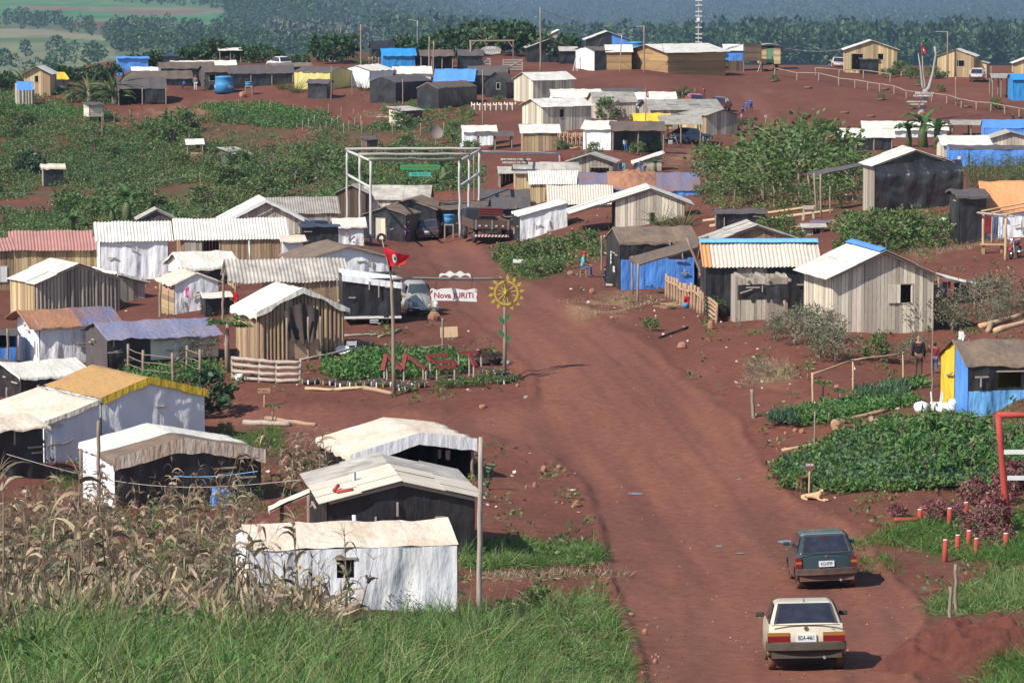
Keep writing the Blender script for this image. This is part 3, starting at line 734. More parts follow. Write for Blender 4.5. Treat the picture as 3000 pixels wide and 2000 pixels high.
def put_roof(par, prof, b0, b1, ax, kind, m, split=None, drape=.0, near=True, ovc=.25, cap=None, sag=.05):
    """prof: (a, z) points in metres; ax maps (a, b, z) to local space; the roof runs from b0 to b1"""
    if kind == 'none': return
    P = list(prof)
    def ext(p, q, e):
        dx, dz = p[0] - q[0], p[1] - q[1]; l = math.hypot(dx, dz)
        return (p[0] + dx / l * e, p[1] + dz / l * e)
    P = [ext(P[0], P[1], ovc)] + P[1:-1] + [ext(P[-1], P[-2], ovc)]
    parts = [(b0, b1, m)] if not split else [(b0, b0 + (b1 - b0) * split[0], split[1]), (b0 + (b1 - b0) * split[0] + .004, b1, m)]
    sd = rnd.randint(0, 999)
    for c0, c1, mm in parts:
        b = MB()
        if kind == 'tarp':
            seg = []
            for (p, q) in zip(P, P[1:]):
                k = max(3, int(math.hypot(q[0] - p[0], q[1] - p[1]) / .22))
                seg += [(p[0] + (q[0] - p[0]) * i / k, p[1] + (q[1] - p[1]) * i / k) for i in range(k)]
            seg.append(P[-1])
            if drape: seg = [(seg[0][0] - .03, seg[0][1] - drape), (seg[0][0] - .02, seg[0][1] - drape * .4)] + seg + [(seg[-1][0] + .02, seg[-1][1] - drape * .4), (seg[-1][0] + .03, seg[-1][1] - drape)]
            nb = max(4, int((c1 - c0) / .2)); na = len(seg) - 1
            a_lo, a_hi = seg[0][0], seg[-1][0]
            def fn(s_, t_):
                i = s_ * na; k = min(int(i), na - 1); f = i - k
                a = seg[k][0] + (seg[k + 1][0] - seg[k][0]) * f; z = seg[k][1] + (seg[k + 1][1] - seg[k][1]) * f
                bb = c0 + (c1 - c0) * t_
                z += .075 * fb(bb * .9 + sd, a * .5, 3, 4) - sag * abs(math.sin(math.pi * (bb - b0) / 1.15)) * .8 + .02 * fb(bb * 5, a * .6 + sd, 5)
                if drape and (s_ < 1.5 / na or s_ > 1 - 1.5 / na): z += .10 * fb(bb * 2.3, sd, 2, 6)
                return ax(a, bb, z + .05)
            b.grid(fn, na, nb)
            if drape:       # end flaps over the gables
                for bb, sg in ((c0, -1), (c1, 1)):
                    bs = len(b.v)
                    for a, z in seg:
                        zz = z + .075 * fb(bb * .9 + sd, a * .5, 3, 4) + .05 + .02 * fb(bb * 5, a * .6 + sd, 5) - sag * abs(math.sin(math.pi * (bb - b0) / 1.15)) * .8
                        b.v.append(ax(a, bb, zz)); b.v.append(ax(a, bb + sg * .03, zz - drape * (.8 + .5 * fb(a * 1.6, sd, 2, 6))))
                    for i in range(len(seg) - 1): b.f.append((bs + 2 * i, bs + 2 * i + 2, bs + 2 * i + 3, bs + 2 * i + 1))
            o = b.build('roof', mm, par, smooth=True)
        elif kind == 'corr':
            lam = .18 if near else .26
            nb = max(8, int((c1 - c0) / lam * 6))
            for (p, q) in zip(P, P[1:]):
                def fn(s_, t_):
                    bb = c0 + (c1 - c0) * t_; z = p[1] + (q[1] - p[1]) * s_
                    return ax(p[0] + (q[0] - p[0]) * s_, bb, z + .05 + .024 * math.cos(2 * math.pi * bb / lam) + .02 * math.floor(bb / 1.08 % 2) + .07 * fb(bb * .55 + sd, s_ * 1.3 + p[0], 2))
                b.grid(fn, 3, nb)
            o = b.build('roof', mm, par, smooth=True)
        else:       # flat sheets with lapped seams
            nb = max(2, round((c1 - c0) / 1.05))
            for (p, q) in zip(P, P[1:]):
                for k in range(nb):
                    x0 = c0 + (c1 - c0) * k / nb; x1 = c0 + (c1 - c0) * (k + 1) / nb - .006
                    for (f0, f1, zo) in ((0, .52, 0), (.5, 1, .014)) if math.hypot(q[0] - p[0], q[1] - p[1]) > 2.2 else ((0, 1, 0),):
                        e = rnd.uniform(.03, .085) + zo
                        A = lambda f, x: ax(p[0] + (q[0] - p[0]) * f, x, p[1] + (q[1] - p[1]) * f + e)
                        b.quadbox(A(f0, x0), A(f0, x1), A(f1, x1), A(f1, x0), (0, 0, .018))
            o = b.build('roof', mm, par)
    if cap and len(P) > 2:
        b = MB(); p, q, r_ = P[0], P[1], P[2]
        def fn(s_, t_):
            a = (s_ - .5) * .62
            z = q[1] + .19 - abs(a) * abs((q[1] - p[1]) / (q[0] - p[0])) + .02 * fb(t_ * 9, sd, 2)
            return ax(q[0] + a, b0 + (b1 - b0) * t_, z)
        b.grid(fn, 4, 14); b.build('ridge_cap', cap, par, smooth=True)
SHACKS = {}
def shack(key, name, label, C, E, yaw, he, hr, ridge='s', S=None, L=None, he2=None, rp=.5, front=None, side=None, roof=('sheet', 'roof_white'),
          ov=(.25, .2), split=None, drape=0, cap=None, holes=(), cat='shack', posts=False, prof=None, trim=None, lift=0, group=None, rafters=None, back=None):
    P, s = G(*C); s_ = 1 if E > C[0] else -1
    if EXTRA[0]: he += EXTRA[0]; hr += EXTRA[0]
    phi = R(yaw) - math.atan2(P.x, P.y)
    w = abs(E - C[0]) / (s * math.cos(R(yaw)))
    if L is None: L = abs(S - C[0]) / (s * math.sin(abs(R(yaw)))) if S is not None else 3.0
    cx = -w / 2 * s_
    loc = P - Vector((math.cos(phi) * cx, math.sin(phi) * cx, 0))
    t = thing(name, label, cat, loc, phi, group); SHACKS[key] = (t, w, L, he / s, s)
    near = s > 40
    he, hr = he / s, hr / s; he2 = he if he2 is None else he2 / s
    mw = Matrix.Translation(loc) @ Matrix.Rotation(phi, 4, 'Z')
    zb = 0
    for lx in (-w / 2, w / 2):
        for ly in (0, L):
            q = mw @ Vector((lx, ly, 0)); zb = min(zb, float(zground(q.x, q.y)) - loc.z)
    zb = max(zb, -1.6) - .12 if not lift else lift
    A = L if ridge[0] == 's' else w
    B = w if ridge[0] == 's' else L
    if prof: pr = [(a * A, z / s) for a, z in prof]
    elif ridge in ('sl', 'fl'): pr = [(0, he), (A, hr)]           # single slope
    else: pr = [(0, he), (rp * A, hr), (A, he2)]
    if ridge[0] == 's':
        ax = lambda a, b, z: (b, a, z)
        bb0, bb1 = -w / 2, w / 2
        tf = lambda u: lint(pr, 0); tb = lambda u: lint(pr, L); tr = lambda u: lint(pr, u); tl = lambda u: lint(pr, L - u)
    else:
        ax = lambda a, b, z: (a - w / 2, b, z)
        bb0, bb1 = 0, L
        tf = lambda u: lint(pr, u); tb = lambda u: lint(pr, w - u); tr = lambda u: lint(pr, w); tl = lambda u: lint(pr, 0)
    def segs(x):
        if x is None: return None
        if isinstance(x, tuple): return [(x[0], x[1], 0, 1, 0, 1)]
        return x
    fs = segs(front); ss = segs(side) or ([(fs[0][0], fs[0][1], 0, 1, 0, 1)] if fs else None); bs = segs(back) or ss
    hf = []
    for kind, u0, u1, z0, z1, shut in holes:
        hf.append((u0 * w, u1 * w, z0 * he, z1 * he))
    if fs: put_wall(t, (-w / 2, 0), (w / 2, 0), zb, tf, fs, he, hf, near)
    if ss:
        put_wall(t, (w / 2, .02), (w / 2, L), zb, tr, ss, he, (), near)
        put_wall(t, (-w / 2, L), (-w / 2, .02), zb, tl, ss, he, (), near)
        put_wall(t, (w / 2, L), (-w / 2, L), zb, tb, bs, he, (), near)
    for (kind, u0, u1, z0, z1, shut) in holes:
        x0, x1, a0, a1 = u0 * w - w / 2, u1 * w - w / 2, z0 * he, z1 * he
        fr = MB(); k = .05
        fr.box(x0 - k, x1 + k, -.055, -.005, a1, a1 + k)
        if kind != 'opening': fr.box(x0 - k, x0, -.055, -.005, a0, a1); fr.box(x1, x1 + k, -.055, -.005, a0, a1)
        if kind == 'window': fr.box(x0 - k, x1 + k, -.06, -.005, a0 - k, a0)
        f = fr.build(kind, 'wood_grey' if fs[0][1] != 'wood_honey' else 'wood_honey', t)
        if shut:
            sm, sx = shut; ww = (x1 - x0)
            sb = MB(); n_ = max(2, int(ww / .16))
            for i in range(n_): sb.box(x0 + sx * ww + ww * i / n_, x0 + sx * ww + ww * (i + 1) / n_ - .008, -.09 - .01 * (i % 2), -.065, a0, a1)
            sb.build('shutter' if kind == 'window' else 'door_leaf', sm, f)
    put_roof(t, pr, bb0 - ov[1], bb1 + ov[1], ax, roof[0], roof[1], split, drape, near, ov[0], cap)
    if near and roof[0] in ('corr', 'sheet'):
        for b_ in (bb0 - ov[1] * .55, bb1 + ov[1] * .55):
            rb = MB()
            for (p, q) in zip(pr, pr[1:]):
                rb.beam(ax(p[0], b_, p[1] - .02), ax(q[0], b_, q[1] - .02), .05, .09)
            rb.build('rafter', 'wood_grey', t)
    if trim:
        tb_ = MB(); tm, th = trim; sd = rnd.randint(0, 99)
        def fn(s1, t1):
            a = -.12 + (A + .24) * s1; z = lint(pr, a) + .09 - th * t1 * (1 + .35 * fb(a * 1.5, sd, 2, 6))
            return ax(a, bb0 - ov[1] - .03 - .02 * t1, z)
        tb_.grid(fn, 24, 3); tb_.build('valance', tm, t, smooth=True)
    if posts:
        xs = [-w / 2 + w * i / (posts - 1) for i in range(posts)]
        for x in xs:
            for y in ((0, L) if not fs or fs[0][0] == 'none' else (-.12,)):
                q = mw @ Vector((x, y, 0)); zz = float(zground(q.x, q.y)) - loc.z
                top = lint(pr, y if ridge[0] == 's' else x + w / 2)
                MB().pole((x, y, zz - .2), (x, y, top + .02), .055 if near else .07, 6, .015).build('post', 'pole_wood', t, smooth=True)
    return t
tb = 'tarp_black'; tw = 'tarp_white'
T = lambda m: ('tarp', m)
K = lambda m: ('plank', m)
NO = ('none', tb)
shack('A1', 'tent', 'long low white tarp tent behind the dry corn, nearest to the camera', (732, 1757), 1344, 6, 150, 194, L=2.7, front=T(tw), roof=T('tarp_beige'), ov=(.03, .03), drape=.0, cat='tent',
      holes=[('opening', .42, .505, .36, .78, None)])
shack('A2', 'shack', 'black tarp shack with cream sheet gable roof beside the tall bare post', (962, 1617), 1392, 6, 152, 204, 'f', L=4.7, front=T(tb), roof=('sheet', 'roof_grey'), split=(.55, 'roof_cream'), ov=(.28, .25))
shack('A3', 'tent', 'open fronted canopy of beige and white tarp at the road edge', (1035, 1442), 1388, 15, 108, 161, 'f', L=4.2, he2=137, rp=.55, front=NO, side=T(tb), back=T(tb), roof=T('tarp_beige'), ov=(.12, .1), drape=.22, trim=(tw, .42), posts=2, cat='tent')
shack('A4', 'shack', 'black fronted shack with white tarp side and drooping cream roof', (340, 1492), 768, 16, 146, 192, 'f', L=3.7, rp=.46, front=T(tb), side=T(tw), roof=T('tarp_cream'), split=(.4, 'tarp_brown'), ov=(.1, .15), drape=.16, trim=('tarp_dirty', .42))
shack('A5', 'house', 'big white tarp house with ochre roof and yellow edge', (298, 1324), 603, 27, 156, 206, 'f', L=4.4, rp=.46, front=T(tw), roof=T('tarp_ochre'), ov=(.05, .1), trim=('tarp_yellow', .26), cat='tarp house')
shack('A5b', 'lean_to', 'white walled lean-to with beige roof joined to the ochre roofed house', (133, 1354), 294, 27, 122, 168, 'fl', L=4.4, front=T(tw), roof=T('tarp_beige'), ov=(.05, .1), drape=.2, cat='lean-to')
shack('A6', 'shed', 'black tarp shed with flat beige roof at the left picture edge', (-60, 1388), 126, 20, 134, 150, L=3, front=T(tb), roof=T('tarp_beige'), drape=.1, cat='shed')
shack('A7', 'shed', 'low cream roofed shed tucked behind the ochre roofed house', (66, 1185), 262, 22, 78, 104, L=3.6, front=T(tb), roof=T('tarp_cream'), drape=.1, cat='shed')
shack('A8', 'shed', 'slate tarp shed at the left edge behind the cream roofed shed', (-80, 1150), 66, 18, 60, 66, L=3, front=T(tb), roof=T('tarp_slate'), cat='shed')
shack('B1', 'hut', 'tall log hut with sagging cream tarp roof and brown cloth hanging in front', (762, 1060), 1010, 20, 152, 212, 'f', L=2.9, front=('log', 'wood_brown'), side=K('wood_brown'), roof=T('tarp_cream'), ov=(.22, .18), drape=.26, cat='hut')
shack('B2', 'house', 'wooden house with grey corrugated roof behind the tall log hut', (690, 927), 1003, 6, 107, 160, L=3.3, front=[('plank', 'wood_brown', .25, 1, 0, 1)], side=[('plank', 'wood_tan', 0, 1, .8, 1)], roof=('corr', 'roof_grey'), ov=(.2, .35), posts=2)
shack('B3', 'house', 'brown roofed house with white cloth in its gable near the red flag', (882, 872), 1148, 12, 106, 145, 'f', L=4, front=[('hplank', 'wood_grey', 0, 1, 0, .6), ('tarp', tw, .02, .98, .5, 1)], side=T('tarp_slate'), roof=T('tarp_brown'), ov=(.22, .22), drape=.06)
shack('C1', 'log_hut', 'grey log hut with bright white sheet roof at the left', (106, 937), 352, 24, 109, 158, 'f', L=3, front=('log', 'wood_grey'), side=K('wood_tan'), roof=('sheet', 'roof_white'), ov=(.16, .2), cat='hut')
shack('C1b', 'shed', 'grey plank shed with pale sloping roof leaning against the log hut', (354, 888), 424, 22, 84, 60, 'fl', L=3, front=K('wood_grey'), roof=T('tarp_cream'), drape=.14, cat='shed')
shack('C2', 'house', 'wooden house under a faded red corrugated roof', (46, 822), 386, 3, 88, 133, L=3.3, front=K('wood_tan'), roof=('corr', 'roof_red'), ov=(.25, .3))
shack('C2b', 'lean_to', 'brown lean-to with red roof at the left edge beside the red roofed house', (-90, 852), 40, 3, 112, 132, 'sl', L=3.2, front=K('wood_brown'), roof=('corr', 'roof_red'), cat='lean-to', holes=[('window', .4, .85, .2, .6, ('white_paint', 0))])
shack('C3', 'house', 'white tarp walled house with off-white corrugated roof between two wooden houses', (296, 832), 492, 3, 126, 172, L=3.2, front=T(tw), roof=('corr', 'roof_white'), ov=(.2, .3))
shack('C4', 'house', 'plank house with white corrugated roof and open dark doorway', (532, 777), 830, 4, 76, 126, L=3.5, front=K('wood_brown'), roof=('corr', 'roof_white'), ov=(.2, .4), holes=[('door', .2, .37, 0, .92, ('wood_grey', -1.0))])
shack('C5', 'house', 'plank house with broad white barge boards on its gable', (672, 727), 885, 6, 84, 139, 'f', L=3.6, front=[('plank', 'wood_pale', 0, 1, .45, 1), ('plank', 'wood_pale', 0, .62, 0, .45), ('tarp', tb, .63, 1, 0, .45)], side=K('wood_grey'), roof=('sheet', 'roof_white'), ov=(.55, .3), trim=('white_paint', .2))
shack('C6', 'house', 'dark grey roofed house behind the one with white barge boards', (792, 682), 988, 5, 58, 98, L=3.6, front=K('wood_grey'), roof=('corr', 'roof_darkgrey'), ov=(.2, .25))
shack('C6b', 'tent', 'white tarp tent beside the parked silver hatchback', (985, 712), 1066, 4, 52, 68, L=2.5, front=T(tw), roof=T('tarp_cream'), drape=.14, cat='tent')
shack('C6c', 'tarp_wall', 'black tarp yard wall behind the dark blue car', (885, 738), 990, 4, 76, 80, L=1.6, front=T(tb), roof=T(tb), cat='shed')
shack('C6d', 'tent', 'small white tarp store beside the doorway house', (832, 765), 888, 5, 64, 74, L=2.0, front=T(tw), roof=T('tarp_beige'), drape=.1, cat='tent')
shack('C7', 'tent', 'long low cream tarp tent in front of the doorway house', (542, 842), 694, 14, 60, 92, S=494, front=T(tb), side=T(tw), roof=T('tarp_cream'), drape=.16, cat='tent')
shack('C8', 'tent', 'white tarp tent with beige roof beside the grey corrugated house', (512, 922), 640, 14, 94, 120, 'f', L=3, front=T(tw), side=('hplank', 'wood_brown'), roof=T('tarp_beige'), ov=(.2, .1), drape=.1, cat='tent')
shack('C8b', 'shed', 'torn black tarp shed between the white tent and the log posts', (604, 928), 672, 8, 58, 66, L=1.8, front=T(tb), roof=T('tarp_cream'), cat='shed')
shack('C9', 'shack', 'white walled shack with rust and navy tarp roof', (118, 1072), 330, 15, 122, 155, L=3.6, front=T(tw), roof=T('tarp_navy'), split=(.55, 'tarp_rust'), ov=(.25, .5), drape=.06)
shack('C9b', 'shed', 'blue tarp shed at the left edge under a frame of poles', (-60, 1075), 48, 8, 96, 104, L=2.2, front=[('tarp', 'tarp_blue', 0, 1, 0, .62)], side=T('tarp_blue'), back=T(tb), roof=T('tarp_slate'), cat='shed')
shack('C10', 'shack', 'lilac roofed shack with black and cream tarp walls beside the pole fence', (318, 1087), 642, 18, 102, 134, S=253, front=[('tarp', tb, 0, .38, 0, 1), ('tarp', 'tarp_cream', .38, 1, .28, 1), ('tarp', tb, .38, 1, 0, .28)], side=T('tarp_slate'), roof=T('tarp_lilac'), ov=(.35, .12), drape=.03)
shack('D1', 'house', 'pale plank house with white roof, blue ridge and one dark window', (2440, 970), 2733, 17, 163, 231, 'f', L=4.3, front=K('wood_pale'), side=('cane', 'wood_cane'), roof=('sheet', 'roof_white'), ov=(.5, .38), cap='tarp_blue',
      holes=[('window', .66, .785, .49, .82, ('wood_pale', -.95))])
shack('D2', 'house', 'house with rust streaked corrugated roof and pale blue ridge', (2070, 932), 2392, 5, 157, 214, L=3.4, front=[('tarp', tb, 0, .27, 0, 1), ('plank', 'wood_grey', .27, .55, 0, 1), ('tarp', tb, .55, 1, 0, 1)], side=T(tb), roof=('corr', 'roof_zinc'), split=(.085, 'roof_rust'), ov=(.25, .22), cap='tarp_sky')
shack('D3', 'house', 'grey gabled plank house behind the rust streaked roof', (2092, 792), 2345, 10, 84, 128, 'f', L=3, front=K('wood_brown'), roof=('sheet', 'roof_grey'), ov=(.35, .3))
shack('D4', 'shack', 'black shack with brown roof and bright blue tarp front', (1818, 847), 2045, 12, 140, 176, S=1776, front=[('tarp', 'tarp_blue', 0, .95, 0, .66), ('tarp', tb, 0, 1, .64, 1)], side=T(tb), roof=T('tarp_brown'), ov=(.05, .05), drape=.14)
shack('D5', 'shack', 'white tarp shack with slanting top beside the tilted truck', (1523, 708), 1662, 8, 74, 112, 'fl', L=3.2, front=T(tw), side=T(tb), roof=T('tarp_cream'), ov=(.1, .15), drape=.08)
shack('D6', 'house', 'pale plank house with wide white gable roof reaching over a dark porch', (1803, 674), 2005, 3, 84, 122, 'f', L=4, front=K('wood_pale'), side=K('wood_dark'), roof=('sheet', 'roof_white'), ov=(.1, .3), prof=[(-.66, 47), (.5, 122), (1.12, 74)],
      holes=[('door', .49, .57, 0, .62, None)])
shack('D7', 'house', 'tall gabled house with a huge black tarp hung over its front', (2562, 622), 2805, 12, 136, 180, 'f', L=3.2, rp=.48, front=T(tb), side=K('wood_grey'), roof=('sheet', 'roof_white'), ov=(.3, .3))
shack('D8', 'shed', 'narrow black tarp shed tied with cords at the right', (2810, 716), 2886, 10, 148, 158, L=3, front=T(tb), roof=T('tarp_slate'), drape=.2, cat='shed')
shack('D8b', 'shack', 'white shack with orange tarp roof at the right edge', (2888, 706), 3080, 10, 96, 168, L=3.6, front=T(tw), side=T(tb), roof=T('tarp_orange'), ov=(.1, .1), drape=.2)
shack('D9', 'shack', 'brown roofed shack with yellow, blue and black tarp walls at the lower right', (2836, 1218), 3150, 17, 150, 206, L=3.3, front=[('tarp', 'tarp_sky', 0, 1, 0, .5), ('tarp', tb, 0, 1, .5, 1)],
      side=[('tarp', 'tarp_yellow', 0, .5, 0, 1), ('tarp', 'tarp_blue', .52, 1, 0, 1)], roof=T('tarp_brown'), ov=(.05, .1), drape=.05, holes=[('opening', .27, .50, .56, .86, None)])
shack('D2b', 'pig_pen', 'round topped plank pen draped with torn black tarp in front of the rusty roof', (2160, 948), 2306, 8, 130, 138, L=1.9, front=[('plank', 'wood_grey', 0, 1, 0, .5), ('tarp', tb, .02, 1.02, .44, .86), ('plank', 'wood_grey', 0, 1, .86, 1)], side=K('wood_grey'), roof=('none', tb), cat='pen')
t_, w_, L_, he_, s_ = SHACKS['D2b']
for k in range(3): x = w_ * (-.45 + .42 * k); MB().beam((x, 1.7, he_ + .05), (x + .35, -.15, he_ - .12), .1, .1).build('rafter', 'wood_grey', t_)
t_, w_, L_, he_, s_ = SHACKS['D7']
def dr(u, v):
    x = (u - .5) * w_ * 1.04; k = min(1, v / .22); z = he_ * (1.02 + .10 * u) - he_ * (.22 * k + .80 * max(0, v - .22) / .78)
    return (x, -.15 - .75 * k + .16 * max(0, v - .3) + .10 * fb(x * 1.3, v * 3, 3, 3) + .05 * math.sin(x * 6 + v * 4) * v, max(z + .04 * fb(x * 2, v, 2, 5), .12))
MB().grid(dr, 46, 26).build('hanging_tarp', tb, t_, smooth=True)
shack('E1', 'house', 'wooden house with pale grey roof seen through the log gateway', (1072, 642), 1250, -6, 58, 92, L=3.2, front=K('wood_pale'), side=K('wood_grey'), roof=('sheet', 'roof_grey'), ov=(.25, .3))
shack('E2', 'shed', 'small dark wooden shed with grey gable behind the left gate posts', (985, 642), 1072, -8, 74, 95, 'f', L=3, front=K('wood_dark'), roof=('sheet', 'roof_grey'), cat='shed')
shack('E3', 'shack', 'black tarp shack with brown roof and plank door behind the woman in purple', (1190, 710), 1066, -20, 80, 102, 'f', S=1230, front=T(tb), side=T('tarp_brown'), roof=T('tarp_brown'), ov=(.1, .15), drape=.08, holes=[('door', .3, .52, 0, .85, ('wood_pale', 0))])
shack('E4', 'shack', 'crumpled black tarp shack with brown roof behind the purple car', (1278, 692), 1120, -15, 78, 108, 'f', L=3.2, front=T(tb), side=K('wood_dark'), roof=T('tarp_brown'), ov=(.15, .15), drape=.14)
shack('E5', 'shack', 'low black shack with brown roof behind the blue water barrels', (1300, 692), 1446, 3, 78, 96, L=3, front=T(tb), roof=T('tarp_dusty'))
shack('E6', 'shack', 'slate tarp roofed shack behind the tilted truck', (1410, 648), 1560, 2, 58, 88, L=3.4, front=T(tb), roof=T('tarp_slate'))
shack('E7', 'shack', 'low slate tarp shack directly above the tilted truck', (1448, 676), 1548, 4, 66, 92, L=2.6, front=T(tb), roof=T('tarp_slate'))
shack('E8', 'house', 'tan plank house with bright white corrugated roof in the middle of the row', (1557, 602), 1692, 3, 64, 96, L=3.3, front=K('wood_tan'), roof=('corr', 'roof_white'), ov=(.2, .2))
shack('E9', 'house', 'plank house with grey sheet roof behind the bright white corrugated roof', (1512, 562), 1692, 3, 58, 82, L=3, front=K('wood_tan'), roof=('sheet', 'roof_grey'))
shack('E10', 'shed', 'small grey roofed lean-to left of the grey sheet roof', (1466, 552), 1510, 3, 44, 58, L=2, front=NO, side=K('wood_dark'), roof=('sheet', 'roof_grey'), posts=2, cat='shed')
shack('E11', 'shed', 'shed with rusty white corrugated roof behind the slanting white shack', (1610, 642), 1790, 2, 46, 92, L=3.6, front=K('wood_grey'), roof=('corr', 'roof_zinc'), cat='shed')
shack('E12', 'shack', 'long shack under a huge faded navy tarp', (1702, 607), 2050, 2, 50, 92, L=5, front=T('tarp_blue'), roof=T('tarp_navy'), ov=(.1, .1), drape=.1)
shack('E13', 'house', 'grey gabled house with a wide dark opening below its gable', (1796, 516), 1662, -6, 42, 64, 'f', L=3, front=K('wood_grey'), roof=('sheet', 'roof_grey'), ov=(.3, .4), holes=[('door', .5, .93, 0, .62, None)])
shack('E14', 'shed', 'small shed with slanted cream tarp top beside the banana sprout', (1864, 500), 1938, 4, 26, 50, 'fl', L=2, front=('hplank', 'wood_grey'), side=T(tb), roof=T('tarp_cream'), drape=.16, cat='shed')
shack('F1', 'tent', 'white tent with black porch roof by the clothes line', (1360, 438), 1452, 4, 52, 68, L=3, front=T(tw), roof=T('tarp_cream'), cat='tent')
shack('F1b', 'canopy', 'black porch canopy in front of the white tent by the clothes line', (1402, 446), 1500, 3, 46, 56, L=2, front=NO, roof=T('tarp_slate'), posts=3, cat='canopy')
shack('F2', 'hut', 'brown plank hut with bright white roof above the fallen log arch', (1535, 452), 1632, 4, 60, 80, L=3.2, front=K('wood_brown'), roof=('sheet', 'roof_white'), ov=(.2, .35), cat='hut')
shack('F3', 'house', 'cane walled house with white roof and two small dark windows', (1592, 394), 1733, 30, 78, 98, S=1530, front=('cane', 'wood_cane'), roof=('sheet', 'roof_white'), ov=(.2, .3), holes=[('window', .33, .42, .6, .9, None)])
shack('F4', 'house', 'cane walled house with white roof highest of the central group', (1562, 300), 1682, 33, 66, 86, S=1506, front=('cane', 'wood_cane'), roof=('sheet', 'roof_white'), ov=(.2, .25))
shack('F5', 'tent', 'white square tent beside the dark porch and yellow shelter', (1790, 442), 1708, -10, 62, 82, S=1812, front=T(tw), roof=T('tarp_cream'), cat='tent')
shack('F5b', 'canopy', 'dark brown porch canopy between white square tent and yellow shelter', (1796, 446), 1944, 4, 62, 84, L=3, front=NO, side=None, back=T(tb), roof=T('tarp_dusty'), posts=3, cat='canopy')
shack('F6', 'shelter', 'bright yellow tarp shelter next to the parked pale blue coupe', (1864, 412), 1962, 4, 48, 76, L=3.4, front=[('tarp', 'tarp_yellow', .3, .62, 0, 1)], side=[('tarp', 'tarp_yellow', .5, 1, 0, 1)], roof=T('tarp_yellow'), drape=.18, cat='shelter')
shack('F7', 'canopy', 'grey sheet canopy on posts over the pale blue coupe', (1938, 422), 2052, 3, 58, 80, L=3.6, front=NO, roof=('sheet', 'roof_darkgrey'), posts=3, cat='canopy')
shack('F8', 'house', 'long grey roofed plank house behind the yellow shelter', (1910, 374), 2112, 9, 52, 76, S=1872, front=K('wood_grey'), roof=('sheet', 'roof_darkgrey'), ov=(.2, .3))
shack('F9', 'house', 'weathered grey plank house with gable facing the open square', (2070, 396), 2160, 33, 58, 73, 'f', S=1975, front=K('wood_grey'), side=K('wood_tan'), roof=('sheet', 'roof_darkgrey'), ov=(.25, .25))
shack('F10', 'house', 'grey roofed pale plank house behind the round green bush', (1748, 352), 1862, 10, 48, 74, S=1722, front=K('wood_pale'), roof=('sheet', 'roof_darkgrey'), ov=(.2, .25))
shack('F11', 'tent', 'long white tarp tent below the highest cane walled house', (1620, 332), 1782, 6, 48, 68, L=3, front=T(tw), roof=T('tarp_cream'), cat='tent')
shack('F12', 'tent', 'slate tarp tent at the edge of the open square', (1772, 322), 1892, 5, 50, 60, L=3, front=T(tb), roof=T('tarp_slate'), cat='tent')
shack('F13', 'tent', 'white tarp roof behind the small red pennant', (1850, 336), 1978, 5, 46, 64, L=3, front=T(tw), roof=T('tarp_cream'), cat='tent')
shack('H1', 'hall', 'long brown board hall with bright white roof on the hilltop square', (1957, 214), 2127, 38, 59, 80, S=1836, front=('hplank', 'wood_honey'), roof=('sheet', 'roof_white'), ov=(.35, .5), cat='hall')
shack('H2', 'annex', 'white roofed annex at the left rear of the brown hall', (1778, 206), 1850, 4, 52, 70, L=3, front=('hplank', 'wood_honey'), roof=('sheet', 'roof_white'), cat='annex')
shack('H3', 'annex', 'white roofed annex with blue tarp at the right end of the brown hall', (2126, 208), 2176, 4, 58, 74, L=3.5, front=[('tarp', 'tarp_blue', 0, 1, .5, 1), ('plank', 'wood_dark', 0, 1, 0, .5)], roof=('sheet', 'roof_white'), ov=(.2, .3), cat='annex')
shack('H4', 'shack', 'dark roofed shack with white tarp corner and ladder beside the hall', (1742, 208), 1816, 20, 58, 68, S=1686, front=T(tb), side=T(tw), roof=T('tarp_dusty'), ov=(.2, .2))
shack('H5', 'shed', 'small black tarp shed with grey roof left of the shack with the ladder', (1642, 188), 1690, 4, 38, 48, L=2.5, front=T(tb), roof=('sheet', 'roof_grey'), cat='shed')
shack('H6', 'house', 'black walled house with grey roof behind the lone bare pole', (1546, 182), 1672, 4, 42, 66, 'f', L=4, front=T(tb), roof=('sheet', 'roof_grey'), ov=(.3, .3))
shack('H7', 'house', 'white roofed house with blue tarp gable above the sugar cane', (1718, 150), 1842, 4, 34, 56, 'f', L=4, front=[('tarp', tb, 0, .6, 0, 1), ('tarp', 'tarp_blue', .6, 1, 0, 1)], roof=('sheet', 'roof_white'), ov=(.4, .3))
shack('H8', 'house', 'house with one steep white roof slope behind the black walled house', (1584, 150), 1634, 6, 34, 58, 'fl', L=3, front=K('wood_grey'), roof=('sheet', 'roof_white'))
shack('H9', 'house', 'light plank house with white gable roof and black awning at the top right', (2477, 213), 2627, 3, 66, 92, 'f', L=4.5, front=K('wood_tan'), roof=('sheet', 'roof_white'), ov=(.35, .3), holes=[('door', .12, .36, .1, .82, None), ('window', .62, .75, .56, .82, None)])
shack('H9b', 'awning', 'black tarp awning in front of the light plank house at the top right', (2520, 216), 2570, 8, 42, 48, L=2, front=T(tb), side=None, roof=T('tarp_slate'), cat='awning')
shack('H10', 'house', 'narrow pale plank house with one window beside the dead forked tree', (2853, 228), 2746, -6, 62, 82, 'f', L=4, front=K('wood_tan'), roof=('sheet', 'roof_white'), ov=(.25, .2), holes=[('window', .58, .73, .54, .82, None)])
shack('H10b', 'annex', 'low plank annex on the right of the narrow pale house', (2856, 226), 2890, -4, 48, 40, 'fl', L=3, front=K('wood_tan'), roof=('sheet', 'roof_grey'), cat='annex')
shack('H11', 'house', 'plank house with white roof at the top right edge', (2972, 216), 3070, 4, 30, 48, 'f', L=4, front=K('wood_tan'), roof=('sheet', 'roof_white'), ov=(.3, .3))
